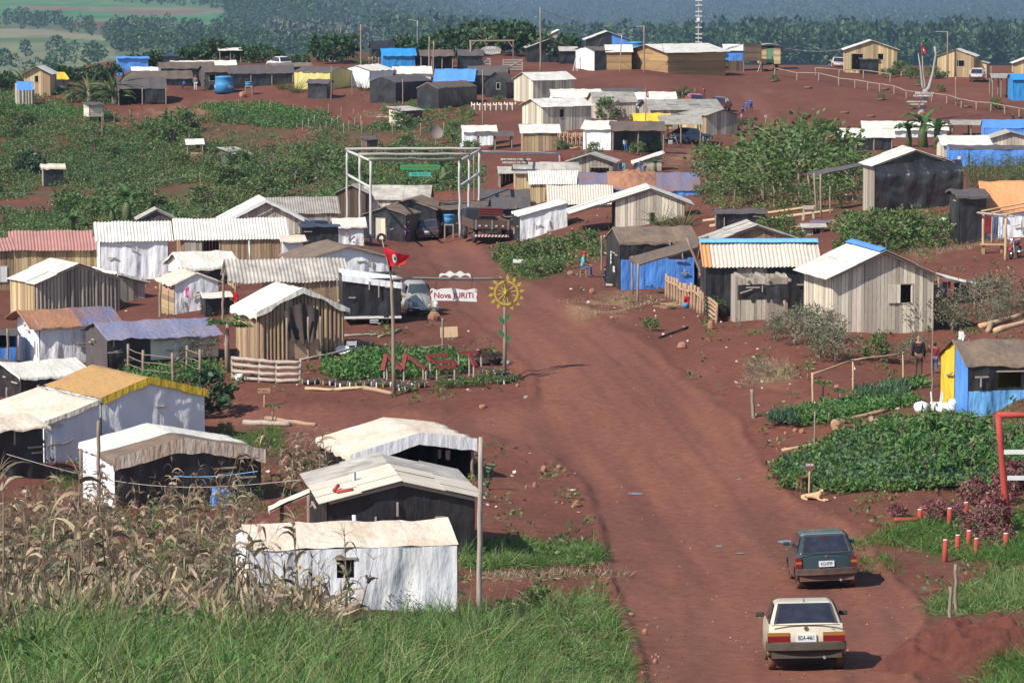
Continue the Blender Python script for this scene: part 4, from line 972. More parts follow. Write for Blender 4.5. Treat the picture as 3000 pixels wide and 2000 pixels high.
shack('H12', 'hut', 'crumpled bright blue tarp hut at the right edge', (2968, 296), 3070, 10, 62, 76, L=3, front=T('tarp_cyan'), roof=T('tarp_cyan'), cat='hut')
shack('H12b', 'canopy', 'thin grey canopy on many poles beside the bright blue hut', (2908, 288), 2982, 6, 58, 68, L=3, front=NO, roof=('sheet', 'roof_darkgrey'), posts=4, cat='canopy')
shack('J1', 'stall', 'black sided open stall with flat white roof by the banana plants', (2456, 442), 2612, 3, 42, 62, L=3.4, front=T(tb), roof=('sheet', 'roof_white'), ov=(.3, .3), posts=4, cat='stall')
shack('J2', 'tent', 'long cream tarp tent behind the banana plants', (2532, 402), 2772, 3, 28, 46, L=4, front=T(tw), roof=T('tarp_cream'), drape=.14, cat='tent')
shack('J3', 'shack', 'long bright blue tarp shack at the right edge above the crops', (2782, 492), 3110, 3, 56, 64, L=4, front=T('tarp_blue'), roof=T('tarp_slate'), ov=(.05, .05))
shack('J4', 'shack', 'blue tarp roofed shack below the fence at the right edge', (2884, 412), 3090, 4, 34, 56, L=4, front=T('tarp_blue'), roof=T('tarp_blue'), ov=(.05, .1))
shack('J5', 'canopy', 'dark flat canopy joined to the left of the blue tarp roof', (2790, 400), 2898, 4, 32, 42, L=3, front=NO, roof=('sheet', 'roof_darkgrey'), posts=3, cat='canopy')
shack('J6', 'house', 'pale plank house with white roof behind the long blue shack', (2768, 462), 2896, 8, 34, 56, L=4.5, front=K('wood_pale'), roof=('sheet', 'roof_white'), ov=(.25, .3))
shack('J7', 'house', 'pale gabled house with grey roof half hidden by the long blue shack', (2872, 446), 3060, 4, 30, 58, 'f', L=4, rp=.45, front=K('wood_pale'), roof=('sheet', 'roof_grey'), ov=(.4, .3))
shack('J8', 'shelter', 'low slanted blue tarp behind the thicket of young trees', (2288, 474), 2348, 4, 12, 32, 'sl', L=3, front=T(tw), roof=T('tarp_sky'), cat='shelter')
shack('K1', 'house', 'tan board house with white roof at the far left behind the yuccas', (148, 280), 72, -12, 64, 84, 'f', S=166, front=K('wood_tan'), roof=('sheet', 'roof_white'), ov=(.3, .4), holes=[('window', .4, .56, .62, .9, None)])
shack('K2', 'shed', 'small shed with crumpled yellow tarp roof beside the tan house', (152, 264), 196, 15, 34, 50, L=3.4, front=K('wood_grey'), roof=T('tarp_yellow'), ov=(.2, .2), drape=.1, cat='shed')
shack('K3', 'hut', 'round grey pole hut with a pointed blue tarp top', (52, 314), 97, 4, 50, 74, L=1.7, front=('log', 'wood_grey'), roof=T('tarp_blue'), ov=(.04, .02), drape=.2, cat='hut')
shack('K4', 'shelter', 'open slate tarp shelter on poles with a hanging black sheet', (348, 310), 486, 4, 50, 80, L=4, front=[('tarp', tb, .55, 1, .15, 1)], side=None, roof=T('tarp_slate'), ov=(.15, .15), posts=3, cat='shelter')
shack('K5', 'shack', 'long low black shack with brown roof in front of the man in the red cap', (372, 260), 562, 5, 30, 50, L=4, front=T(tb), roof=T('tarp_dusty'))
shack('K6', 'shack', 'black shack with dusty roof behind the long low black one', (472, 240), 626, 4, 38, 54, L=4, front=T(tb), roof=T('tarp_dusty'))
shack('K7', 'shack', 'slate tarp shack with a small window left of the big blue tank', (602, 262), 698, 8, 52, 68, S=584, front=T('tarp_slate'), roof=T('tarp_dusty'), holes=[('window', .12, .3, .5, .85, None)])
shack('K8', 'shack', 'wide black tarp shack right of the big blue tank', (674, 262), 858, 3, 50, 68, L=4, front=T(tb), roof=T('tarp_slate'), drape=.1, posts=4)
shack('K9', 'tent', 'small white tent behind the long low black shack', (392, 236), 474, 6, 22, 38, L=3, front=T(tw), roof=T(tw), cat='tent')
shack('K10', 'tent', 'long white arched tarp behind the black shacks at the left', (506, 218), 690, 4, 20, 38, L=3, front=T(tw), roof=T('tarp_cream'), cat='tent')
shack('K11', 'shelter', 'tall blue tarp shelter standing behind the village at the left', (346, 222), 434, 4, 50, 54, L=2.6, front=T('tarp_blue'), roof=T('tarp_blue'), cat='shelter')
shack('K12', 'shack', 'narrow tall black tarp shack near the blue shelter', (478, 206), 520, 4, 40, 44, L=2, front=T(tb), roof=T(tb))
shack('K13', 'pavilion', 'flat white pavilion roof on thin posts at the crest', (645, 184), 706, 4, 34, 40, L=3, front=NO, roof=('sheet', 'roof_white'), posts=3, cat='pavilion')
shack('K14', 'shed', 'low brown tarp roof just in front of the white car at the crest', (792, 212), 912, 4, 16, 26, L=3, front=T(tb), roof=T('tarp_brown'), cat='shed')
shack('K15', 'house', 'pale yellow tarp walled house with black roof', (968, 266), 862, -36, 52, 66, S=1032, front=T('tarp_pale_yellow'), roof=T('tarp_slate'), ov=(.06, .1), drape=.05, cat='tarp house')
shack('K16', 'shed', 'little black tarp shed with stick door before the yellow walled house', (958, 290), 902, -20, 46, 56, S=974, front=T(tb), roof=T('tarp_slate'), cat='shed')
shack('K17', 'tent', 'white tent with pointed gable and ribbed cream roof at the top centre', (1083, 258), 997, -34, 52, 66, 'f', S=1152, front=T(tw), roof=T('tarp_cream'), cat='tent')
shack('K18', 'tent', 'small open white tent between the ribbed tent and the big black shack', (1146, 244), 1096, -8, 34, 42, L=2, front=T(tw), roof=T('tarp_cream'), drape=.12, cat='tent')
shack('K19', 'tent', 'low cream tent left of the sagging blue roof', (1156, 242), 1262, 3, 26, 44, L=3, front=T(tw), roof=T('tarp_cream'), cat='tent')
shack('K20', 'shack', 'large black tarp shack with two boarded panels at the top centre', (1160, 302), 1084, -35, 62, 78, 'f', S=1268, front=T(tb), roof=T('tarp_slate'), ov=(.05, .05), drape=.08)
shack('K21', 'shack', 'shack with sagging bright blue tarp roof', (1272, 280), 1388, -6, 44, 74, L=4, front=T(tb), roof=T('tarp_blue'), ov=(.1, .1), drape=.14)
shack('K22', 'shack', 'black tarp shack strapped with wooden battens and brown top', (1286, 320), 1222, -36, 60, 76, 'f', S=1398, front=T(tb), roof=T('tarp_dusty'), ov=(.05, .05), drape=.2)
shack('K23', 'shack', 'slate tarp shack behind the black tent with a little window', (1372, 276), 1482, -4, 54, 78, L=4, front=T(tb), roof=T('tarp_slate'))
shack('K24', 'tent', 'peaked black tent with a little window beside the cane walled house', (1484, 290), 1420, -18, 50, 76, 'f', S=1512, front=T(tb), roof=T('tarp_dusty'), cat='tent', holes=[('window', .55, .7, .55, .9, None)])
shack('K25', 'shed', 'crumpled cyan tarp shed behind a paling fence at the top centre', (1124, 206), 1216, 5, 46, 62, L=3, front=T('tarp_cyan'), roof=T('tarp_cyan'), drape=.12, cat='shed')
shack('K26', 'tent', 'dark domed tent behind the cane at the crest', (1090, 176), 1152, 4, 34, 54, L=3, front=T(tb), roof=T(tb), cat='tent')
shack('K27', 'shelter', 'open dark shelter on white posts right of the cyan shed', (1234, 206), 1326, 4, 42, 58, L=3, front=NO, side=T(tb), roof=T('tarp_dusty'), posts=4, cat='shelter')
shack('K28', 'shack', 'slate tarp shack beneath the big dark bushes on the crest', (1346, 204), 1412, 4, 42, 58, L=3, front=T(tb), roof=T('tarp_slate'))
shack('K29', 'outhouse', 'narrow white walled outhouse at the crest left of the dark domed tent', (966, 180), 1002, 4, 40, 46, L=2, front=T(tw), roof=T('tarp_cream'), cat='outhouse')
shack('K30', 'house', 'dark gabled house with white roof edge left of the yuccas', (240, 240), 302, 4, 26, 38, 'f', L=3, front=K('wood_dark'), roof=('sheet', 'roof_white'), ov=(.3, .3))
shack('M1', 'outhouse', 'little black tarp outhouse with beige top alone in the weeds at the left', (128, 546), 186, 4, 58, 64, L=1.6, front=T(tb), side=K('wood_grey'), roof=T('tarp_beige'), drape=.2, cat='outhouse')
shack('M2', 'shelter', 'small brick coloured cooking shelter with white roof in the weeds', (550, 462), 594, 4, 40, 52, L=2, front=[('hplank', 'wood_brown', 0, 1, 0, .42)], side=[('hplank', 'wood_brown', 0, 1, 0, .42)], roof=('sheet', 'roof_white'), posts=2, cat='shelter')
shack('M3', 'outhouse', 'little grey outhouse with slanted white roof among the weeds', (684, 490), 728, 33, 40, 52, 'sl', S=647, front=K('wood_grey'), side=T('tarp_slate'), roof=('sheet', 'roof_grey'), ov=(.3, .25), cat='outhouse')
shack('M4', 'shed', 'pale slab shed with grey sheet roof in the field at the top centre', (1180, 368), 1236, 38, 44, 52, 'sl', S=1140, front=K('wood_dark'), side=K('wood_pale'), roof=('sheet', 'roof_grey'), ov=(.25, .25), cat='shed')
shack('M5', 'roof_shelter', 'low grey gabled roof on poles beside the banana plants at the left', (410, 668), 510, 4, 26, 52, 'f', L=2.4, front=T('tarp_slate'), roof=('sheet', 'roof_grey'), ov=(.3, .2), cat='shelter')
shack('M6', 'shed', 'low black tarp work shed among poles behind the cane', (2102, 672), 2240, 3, 46, 54, L=2, front=T(tb), roof=T('tarp_slate'), cat='shed')
shack('M7', 'hutch', 'low plank hutch with a dark hole behind the grey gabled house', (2356, 692), 2412, 5, 26, 32, L=1.4, front=K('wood_grey'), roof=('sheet', 'roof_grey'), cat='hutch', holes=[('window', .45, .85, .2, .85, None)])
def coop(name, label, C, E, yaw, L, leg, h, wallm, roofm, kind='hplank'):
    P, s = G(*C); w = abs(E - C[0]) / s / math.cos(R(yaw)); phi = R(yaw) - math.atan2(P.x, P.y)
    o = P + Vector((math.cos(phi) * w / 2, math.sin(phi) * w / 2, 0)); t = thing(name, label, 'coop', o, phi)
    leg /= s; h /= s
    for x in (-w / 2, w / 2):
        for y in (0, L): MB().pole((x, y, -.3), (x, y, leg + h), .05, 6).build('leg', 'pole_wood', t)
    for a, b_ in (((-w / 2, 0), (w / 2, 0)), ((w / 2, 0), (w / 2, L)), ((w / 2, L), (-w / 2, L)), ((-w / 2, L), (-w / 2, 0))):
        put_wall(t, a, b_, leg, lambda u: leg + h, [(kind, wallm, 0, 1, leg / (leg + h), 1)], leg + h, (), True)
    put_roof(t, [(0, leg + h), (L, leg + h + .15)], -w / 2 - .15, w / 2 + .15, lambda a, b, z: (b, a, z), 'tarp', roofm, None, .12, True, .15)
coop('chicken_coop', 'slatted coop on tall legs with black tarp top at the left', (262, 362), 303, 20, 1.6, 18, 36, 'wood_pale', 'tarp_slate')
coop('small_coop', 'dark boxed coop on legs with black top above the log gateway', (1074, 458), 1106, 20, 1.3, 18, 34, 'wood_dark', 'tarp_slate')
def foliage(rx, ry, z0, z1, nc, nl, leaf, asp=.45, flat=0, cs=.38):
    """nc leaf clumps spread through an uneven egg, nl leaves each"""
    d = rdir(nc, -.7, 1); r = nr.uniform(.35, 1, nc) ** .6
    lump = 1 + .28 * np.sin(np.arctan2(d[:, 1], d[:, 0]) * 2 + nr.uniform(0, 6)) * nr.uniform(.5, 1)
    zc = (z0 + z1) / 2; rz = (z1 - z0) / 2
    C = np.stack([d[:, 0] * rx * r * lump, d[:, 1] * ry * r * lump, zc + d[:, 2] * rz * r], 1)
    cr = cs * min(rx, ry) * nr.uniform(.6, 1.25, nc)
    q = rdir(nc * nl) * (nr.uniform(0, 1, nc * nl) ** .5 * np.repeat(cr, nl))[:, None]
    B = np.repeat(C, nl, 0) + q * np.array([1, 1, .75])
    od = norm(norm(B - np.array([0, 0, zc - rz * .3])) * .8 + rdir(len(B)) * .9 + np.array([0, 0, -flat]))
    return leafq(B, leaf * nr.uniform(.6, 1.3, len(B)), asp, od)
def tree(name, label, cat, h, r, m, nc, nl, leaf, asp=.45, trunk=.3, stems=1, z0=None, tr=.04, tm='pole_wood', flat=.2):
    t = thing(name, label, cat, (0, 0, 0))
    b = MB(); z0 = h * trunk if z0 is None else z0
    for k in range(stems):
        a = rnd.uniform(0, 6.28); sp = r * (.25 if stems == 1 else .55)
        top = Vector((math.cos(a) * sp, math.sin(a) * sp, h * .8))
        b.tube([(0, 0, -.15), (top.x * .15, top.y * .15, h * .3), (top.x * .5, top.y * .5, h * .55), top], [tr * 1.2, tr, tr * .7, tr * .25], 6)
        for q in range(4):
            f = rnd.uniform(.35, .7); st = Vector((top.x * f * .6, top.y * f * .6, h * f)); a2 = rnd.uniform(0, 6.28)
            b.tube([st, st + Vector((math.cos(a2) * r * .4, math.sin(a2) * r * .4, h * .14)), st + Vector((math.cos(a2) * r * .75, math.sin(a2) * r * .75, h * .22))], [tr * .5, tr * .35, tr * .12], 5)
    b.build('trunk' if stems == 1 else 'stems', tm, t)
    V, Q = foliage(r, r, z0, h, nc, nl, leaf, asp, flat)
    npmesh('crown', V, Q, m, t)
    return t
def strap_clump(name, label, cat, n, length, width, m, up=(.35, 1), bend=1.1, seg=4, rad=.15, stem=0):
    t = thing(name, label, cat, (0, 0, 0))
    d = rdir(n, up[0], up[1]); B = np.stack([d[:, 0] * rad, d[:, 1] * rad, np.full(n, 0.0)], 1)
    if stem: B[:, 2] = nr.uniform(.2, 1, n) * stem
    L = length * nr.uniform(.6, 1.2, n)
    V, Q = strips(B, d, L, width * nr.uniform(.7, 1.2, n), np.full(n, bend) * nr.uniform(.6, 1.4, n), seg)
    npmesh('leaves', V, Q, m, t)
    if stem: MB().tube([(0, 0, -.1), (0, 0, stem)], [.09, .06], 6).build('stem', 'pole_wood', t)
    return t
def banana(name, label, h, n=9):
    t = thing(name, label, 'banana plant', (0, 0, 0))
    MB().tube([(0, 0, -.1), (.02, 0, h * .3), (0, .03, h * .55)], [.12, .10, .06], 8).build('stem', 'leaf_cane', t, smooth=True)
    b = MB()
    for k in range(n):
        a = 2.4 * k + rnd.uniform(-.3, .3); el = rnd.uniform(.5, 1.35); Ln = h * rnd.uniform(.5, .68); wd = h * .085
        dx, dy = math.cos(a), math.sin(a); p = Vector((0, 0, h * .5)); e = el; pts = []
        for i in range(8):
            pts.append(p.copy()); p = p + Vector((dx * math.cos(e), dy * math.cos(e), math.sin(e))) * Ln / 7; e -= rnd.uniform(.1, .32)
        for i in range(7):
            for sgn in (-1, 1):
                f0, f1 = i / 7, (i + .93) / 7
                w0 = wd * math.sin(math.pi * min(1, f0 * .93 + .06)) ** .6; w1 = wd * math.sin(math.pi * min(1, f1 * .93 + .06)) ** .6
                sd = Vector((-dy, dx, 0)) * sgn; dn = Vector((0, 0, .35 + rnd.uniform(-.1, .25)))
                q0, q1 = pts[i], pts[i].lerp(pts[i + 1], .93 if rnd.random() < .35 else 1)
                b.add([q0, q1, q1 + (sd + dn) * w1, q0 + (sd + dn) * w0], [(0, 1, 2, 3)])
    b.build('leaves', 'banana_leaf', t)
    return t
def papaya(name, label, h, r):
    t = thing(name, label, 'papaya tree', (0, 0, 0))
    MB().tube([(0, 0, -.1), (.02, .02, h * .5), (0, 0, h * .86)], [.05, .042, .03], 7).build('trunk', 'pole_wood', t, smooth=True)
    Vs = []
    for k in range(15):
        a = k * 2.4; e = rnd.uniform(-.1, 1.1); c = Vector((math.cos(a) * math.cos(e), math.sin(a) * math.cos(e), math.sin(e) * .6)) * r * rnd.uniform(.6, .95) + Vector((0, 0, h * .85))
        n = 9; th = np.linspace(-2.2, 2.2, n) + a; d = np.stack([np.cos(th), np.sin(th), np.full(n, -.35)], 1)
        Vs.append(leafq(np.tile(np.array(c), (n, 1)), np.full(n, r * .42), .32, norm(d)))
    V, Q = join(Vs); npmesh('crown', V, Q, 'leaf_mid', t)
    return t
def put(t, px, py, hm=None, h0=1.0, label=None, group=None, sx=1.0, rz=None, sink=.05, name=None):
    """stand a plant on the ground at this spot, hm = height in photo pixels"""
    P, s = G(px, py); k = 1 if hm is None else (hm + EXTRA[0]) / s / h0
    t.location = P - Vector((0, 0, sink)); t.rotation_euler = (0, 0, rnd.uniform(0, 6.28) if rz is None else rz); t.scale = (k * sx, k * sx, k)
    if label: t['label'] = label
    if group: t['group'] = group
    return t
def puts(protos, spots, label, group, h0=1.0, sx=(.85, 1.2)):
    for i, (px, py, hp) in enumerate(spots):
        t = copy_tree(protos[i % len(protos)])
        put(t, px, py, hp, h0, label, group, rnd.uniform(*sx))
def drop(protos):
    for t in protos:
        for c in list(t.children): bpy.data.objects.remove(c)
        bpy.data.objects.remove(t)
def scatter_stuff(name, label, pts_px, rw, rh, nl, leaf, m, asp=.5, zlo=.1, cull=None, flat=.3, up=0):
    P, ok = Gs(pts_px[:, 0], pts_px[:, 1]); n = len(P)
    if n == 0: return
    sz = nr.uniform(.5, 1.3, n); K = nl
    d = rdir(n * K, 0, 1); r = nr.uniform(.2, 1, n * K) ** .5; S = np.repeat(sz, K); B = np.repeat(P, K, 0)
    hgt = rh * nr.uniform(.6, 1.4, n); H = np.repeat(hgt, K)
    C = B + np.stack([d[:, 0] * r * rw * S, d[:, 1] * r * rw * S, zlo + d[:, 2] * r * H], 1)
    od = norm(d * .8 + rdir(n * K) * .8 + np.array([0, 0, up - flat]))
    V, Q = leafq(C, leaf * nr.uniform(.6, 1.35, n * K), asp, od)
    return props(npmesh(name, V, Q, m), label, kind='stuff')
def grass(name, label, polys, ns, length, width, m, bend=1.1, wind=(.35, .1), clump=3):
    Vs = []
    for P_, n in zip(polys, ns):
        q = poly_px(P_, n); P, ok = Gs(q[:, 0], q[:, 1]); P = np.repeat(P, clump, 0) + nr.normal(0, .07, (len(P) * clump, 3)) * np.array([1, 1, 0])
        d = norm(rdir(len(P), .1, 1) * np.array([1.1, 1.1, 1]) + np.array([wind[0] * (.5 + fbm(P[:, 0] / 1.5, P[:, 1] / 2, 2, 14)).mean(), wind[1], .2]))
        kk = .4 + 1.3 * np.clip(.5 + 1.5 * fbm(P[:, 0] / 1.3, P[:, 1] / 1.6, 3, 19), 0, 1)
        P[:, 2] -= .04
        Vs.append(strips(P, d, length * kk * nr.uniform(.5, 1.25, len(P)), width * nr.uniform(.6, 1.3, len(P)), bend * nr.uniform(.4, 1.6, len(P)), 3))
    V, Q = join(Vs)
    return props(npmesh(name, V, Q, m), label, kind='stuff')
CORN0 = [(-60, 1590), (330, 1520), (770, 1480), (745, 1600), (735, 1780), (-60, 1800)]
FG = [(-200, 1800), (300, 1835), (700, 1850), (1000, 1840), (1150, 1800), (1480, 1790), (1730, 1760), (1790, 1815), (1840, 1900), (1875, 2150), (-200, 2150)]
FG2 = [(1345, 1612), (1500, 1592), (1735, 1588), (1770, 1640), (1700, 1660), (1400, 1672), (1345, 1668)]
RG = [[(2480, 1590), (2740, 1505), (3100, 1480), (3100, 1660), (2900, 1650), (2760, 1630), (2650, 1600)], [(2700, 1800), (2760, 1750), (2900, 1690), (3100, 1670), (3100, 1770), (2950, 1800)], [(2870, 1995), (2890, 1930), (2960, 1850), (3100, 1800), (3100, 2100), (2870, 2100)]]
grass('tall_grass', 'tall fresh green grass filling the near bank at the lower left', [FG, FG2, RG[2], RG[1], RG[0]], [25000, 3200, 1600, 1700, 2600], .48, .018, 'grass')
grass('pale_grass', 'paler yellowish grass stems mixed through the near bank', [FG, FG2, RG[1]], [15000, 1200, 900], .52, .013, 'grass_pale', 1.0)
grass('grass_clumps', 'taller dark grass clumps rising from the near bank', [[(x + dx, y + dy) for dx, dy in ((-45, -12), (45, -14), (60, 10), (-55, 12))] for x, y in ((60, 1850), (210, 1880), (420, 1850), (640, 1880), (880, 1860), (1090, 1850), (330, 1930), (760, 1940), (1230, 1830), (1400, 1850), (140, 1960), (1000, 1950))], [170] * 12, .66, .022, 'leaf_mid', 1.2, (.25, .0))
scatter_stuff('bank_weeds', 'broad leaved weeds mixed into the near grass bank', np.concatenate([poly_px(FG, 70), poly_px(CORN0, 150)]), .3, .4, 24, .11, 'leaf_bright')
scatter_stuff('bank_dead_stems', 'brown dead stems and leaves tangled in the near grass bank', poly_px([(-200, 1790), (1000, 1800), (1000, 1890), (-200, 1900)], 420), .3, .55, 9, .34, 'dry_leaf', .14, up=.6)
grass('grass_tufts', 'low grass tufts along the road edges and plots', [[(2420, 1560), (2560, 1560), (2560, 1610), (2420, 1610)], [(2480, 1620), (2620, 1640), (2640, 1680), (2480, 1680)], [(630, 1290), (820, 1255), (840, 1310), (700, 1340)], [(150, 1390), (280, 1370), (290, 1420), (120, 1440)], [(2200, 400), (2270, 390), (2310, 420), (2250, 425)], [(1460, 770), (1640, 760), (1600, 825), (1500, 825)], [(2720, 620), (2800, 640), (2790, 720), (2640, 730)], [(760, 1310), (800, 1330), (790, 1440), (760, 1440)]],
      [130, 120, 700, 260, 320, 700, 500, 120], .32, .02, 'grass', .9)
def maize(name, label, polys, ns, m, hgt=2.0, leafw=.065, k=10, lean=.12):
    Vs = []; q = np.concatenate([poly_px(P, n) for P, n in zip(polys, ns)])
    P, ok = Gs(q[:, 0], q[:, 1]); n = len(P); h = hgt * nr.uniform(.65, 1.1, n)
    ax_ = norm(np.concatenate([nr.normal(0, lean, (n, 2)), np.ones((n, 1))], 1))
    for sd in (np.array([1., 0, 0]), np.array([0, 1., 0])):
        Vs.append(strips(P, ax_, h, np.full(n, .035), np.full(n, .03), 3, np.tile(sd, (n, 1))))
    f = nr.uniform(.12, .92, (n, k)); B = P[:, None] + ax_[:, None] * (f * h[:, None])[..., None]; B = B.reshape(-1, 3)
    d = rdir(n * k, .1, .95)
    Vs.append(strips(B, d, np.repeat(h, k) * nr.uniform(.22, .42, n * k), leafw * nr.uniform(.6, 1.3, n * k), nr.uniform(1.8, 4.2, n * k), 4))
    T_ = np.repeat(P + ax_ * h[:, None] * .97, 7, 0)
    Vs.append(strips(T_, norm(rdir(n * 7, .4, 1)), nr.uniform(.15, .33, n * 7), np.full(n * 7, .013), nr.uniform(.3, 1.4, n * 7), 3))
    V, Q = join(Vs)
    return props(npmesh(name, V, Q, m), label, kind='stuff')
CORN = [[(-60, 1590), (330, 1520), (560, 1500), (770, 1480), (745, 1600), (690, 1700), (-60, 1720)], [(-60, 1720), (700, 1720), (735, 1780), (900, 1795), (1060, 1825), (1040, 1850), (600, 1850), (-60, 1870)], [(800, 1430), (960, 1380), (985, 1420), (820, 1470)]]
maize('dry_maize', 'stand of dead brown maize between the grass bank and the tents', CORN, [84, 52, 20], 'dry_leaf', 1.85, .08, 10, .22)
maize('green_maize', 'still green maize stalks among the dead stand', CORN, [60, 46, 14], 'leaf_olive', 1.3, .055, 8, .2)
maize('maize_crop', 'plot of half dry maize below the long blue shack', [[(2830, 505), (3100, 495), (3100, 560), (2830, 560)]], [330], 'leaf_cane', 1.3, .05, 7)
for i, (px, py, hh) in enumerate([(8, 1850, 2.5), (236, 1872, 2.35), (305, 1850, 2.0), (1010, 1812, 1.75), (866, 1835, 1.9), (545, 1790, 2.0)]):
    P, s = G(px, py); t = thing('maize_stalk', 'tall dead maize stalk standing above the dry stand', 'maize stalk', P - Vector((0, 0, .05)), 0, 'tall maize stalks in front')
    MB().tube([(0, 0, 0), (.03, .02, hh * .5), (rnd.uniform(-.1, .1), 0, hh)], [.02, .016, .008], 6).build('stem', 'dry_leaf', t)
    k = 12; B = np.stack([np.zeros(k), np.zeros(k), np.linspace(.2, .93, k) * hh], 1); d = rdir(k, .25, .95)
    V, Q = strips(B, d, np.full(k, .62) * nr.uniform(.7, 1.2, k), np.full(k, .075), nr.uniform(2, 3.6, k), 6); npmesh('leaves', V, Q, 'dry_leaf', t)
    V, Q = strips(np.tile(np.array([[0, 0, hh * .98]]), (9, 1)), rdir(9, .5, 1), np.full(9, .35), np.full(9, .012), np.full(9, 1.), 4); npmesh('tassel', V, Q, 'dry_leaf', t)
HILL = [(-200, 250), (40, 255), (70, 330), (230, 355), (330, 345), (560, 350), (690, 335), (840, 345), (1090, 372), (1360, 372), (1370, 430), (1290, 470), (1410, 505), (1400, 560), (1000, 575), (960, 600), (640, 640), (300, 700), (-200, 720)]
PATHP = [(-200, 600), (60, 585), (120, 545), (330, 575), (560, 540), (640, 545), (640, 575), (430, 610), (300, 605), (150, 630), (-200, 650)]
BARE = [[(560, 360), (860, 370), (1000, 420), (760, 440), (640, 430), (560, 400)], [(300, 355), (500, 330), (520, 350), (360, 375)], [(1000, 300), (1380, 310), (1380, 372), (1240, 370), (1000, 350)], [(950, 385), (1340, 400), (1340, 440), (1000, 440)]]
def weedpts(P, n, seed, thr=-.1, bare=.8):
    q = poly_px(P, n); f = fbm(q[:, 0] / 95, q[:, 1] / 34, 3, seed)
    keep = (f > thr + nr.uniform(-.15, .15, n)) & ~inpoly(q[:, 0], q[:, 1], PATHP)
    for B_ in BARE: keep &= ~(inpoly(q[:, 0], q[:, 1], B_) & (nr.uniform(0, 1, n) < bare))
    return q[keep]
scatter_stuff('weeds', 'mid green weeds covering the slope at the left', weedpts(HILL, 7600, 61, -.3), .50, .50, 26, .21, 'leaf_mid')
scatter_stuff('dark_weeds', 'darker leafy weeds in patches on the slope', weedpts(HILL, 1500, 62, .02), .58, .75, 30, .22, 'leaf_dark')
scatter_stuff('bright_weeds', 'bright fresh weeds dotted over the slope', weedpts(HILL, 2600, 63, -.05), .42, .35, 20, .20, 'leaf_bright')
scatter_stuff('dry_weeds', 'dry brown stalks and brush among the weeds', weedpts(HILL, 1300, 64, .05, .2), .6, .3, 16, .34, 'dry_brush', .12)
scatter_stuff('bed_crops', 'low rows of crop plants in the upper field beds', np.concatenate([poly_px(P, n) for P, n in (([(560, 315), (690, 305), (860, 320), (900, 350), (760, 352), (620, 338)], 420), ([(740, 300), (970, 330), (960, 350), (780, 350)], 200), ([(650, 360), (900, 345), (990, 365), (840, 378)], 260), ([(20, 300), (320, 325), (330, 350), (60, 345)], 380), ([(-100, 225), (60, 215), (340, 215), (360, 300), (300, 330), (230, 312), (100, 325), (-100, 300)], 420), ([(560, 160), (760, 150), (960, 150), (960, 175), (600, 195)], 160), ([(1180, 372), (1380, 360), (1380, 330), (1200, 300), (1100, 320)], 150))]), .34, .28, 20, .2, 'leaf_bright')
scatter_stuff('sweet_potato_vines', 'broad leaved green vines covering the plot right of the road', poly_px([(2248, 1385), (2340, 1330), (2480, 1270), (2640, 1230), (2800, 1260), (3060, 1330), (3060, 1420), (2860, 1430), (2640, 1442), (2480, 1440), (2380, 1432), (2300, 1432)], 1250), .34, .2, 24, .12, 'leaf_mid', .8)
scatter_stuff('bean_vines', 'fresher green vines in patches of the same plot', poly_px([(2250, 1390), (2480, 1280), (2700, 1250), (3060, 1340), (3060, 1425), (2640, 1445), (2380, 1432)], 620), .32, .22, 22, .12, 'leaf_bright', .8)
scatter_stuff('edge_herbs', 'low green tufts lining the earth edge before the red letters', poly_px([(1285, 1128), (1400, 1118), (1500, 1112), (1505, 1124), (1400, 1134), (1290, 1138)], 80), .2, .2, 24, .1, 'leaf_mid')
scatter_stuff('young_vine_leaves', 'lighter young leaves among the vines right of the road', poly_px([(2280, 1385), (2480, 1290), (2800, 1280), (3060, 1340), (3060, 1420), (2640, 1440), (2400, 1420)], 800), .3, .3, 10, .14, 'leaf_blue', .75)  # another leaf colour mixed through the vine plot
scatter_stuff('garden_greens', 'rows of low vegetables in the plank edged garden', np.concatenate([poly_px(P, n) for P, n in (([(2300, 1215), (2420, 1190), (2480, 1240), (2360, 1250), (2290, 1240)], 170), ([(2400, 1200), (2640, 1165), (2700, 1185), (2500, 1225)], 330), ([(2580, 1140), (2700, 1120), (2720, 1140), (2600, 1160)], 120))]), .22, .22, 20, .13, 'leaf_bright')
scatter_stuff('blue_greens', 'bluish onion and cabbage plants in the garden rows', np.concatenate([poly_px(P, n) for P, n in (([(2510, 1170), (2660, 1145), (2660, 1175), (2520, 1185)], 130), ([(2250, 1235), (2330, 1225), (2330, 1250), (2250, 1250)], 60))]), .16, .3, 22, .2, 'leaf_blue', .2, up=1.2)
scatter_stuff('sunflower_bed', 'bed of leafy sunflower plants behind the striped tyres', poly_px([(935, 1078), (1080, 1045), (1250, 1040), (1390, 1060), (1350, 1095), (1140, 1112), (960, 1110)], 300), .22, .42, 24, .14, 'leaf_bright', .8)
scatter_stuff('fence_garden', 'green herbs growing behind the pole fence', poly_px([(340, 1100), (480, 1080), (640, 1075), (640, 1110), (440, 1130), (350, 1125)], 240), .25, .3, 20, .13, 'leaf_bright')
scatter_stuff('ground_litter', 'dry straw and brushwood lying on the bare soil', np.concatenate([poly_px(P, n) for P, n in (([(1640, 890), (1840, 850), (1950, 880), (1780, 930), (1700, 940)], 110), ([(2200, 1050), (2300, 1060), (2330, 1110), (2180, 1140)], 260), ([(2640, 735), (2960, 690), (2960, 712), (2700, 760)], 260), ([(1380, 1690), (1830, 1676), (1820, 1694), (1370, 1712)], 160), ([(1060, 330), (1120, 330), (1120, 350), (1040, 350)], 200))]), .35, .05, 9, .22, 'dry_leaf', .07, zlo=.02, flat=0)
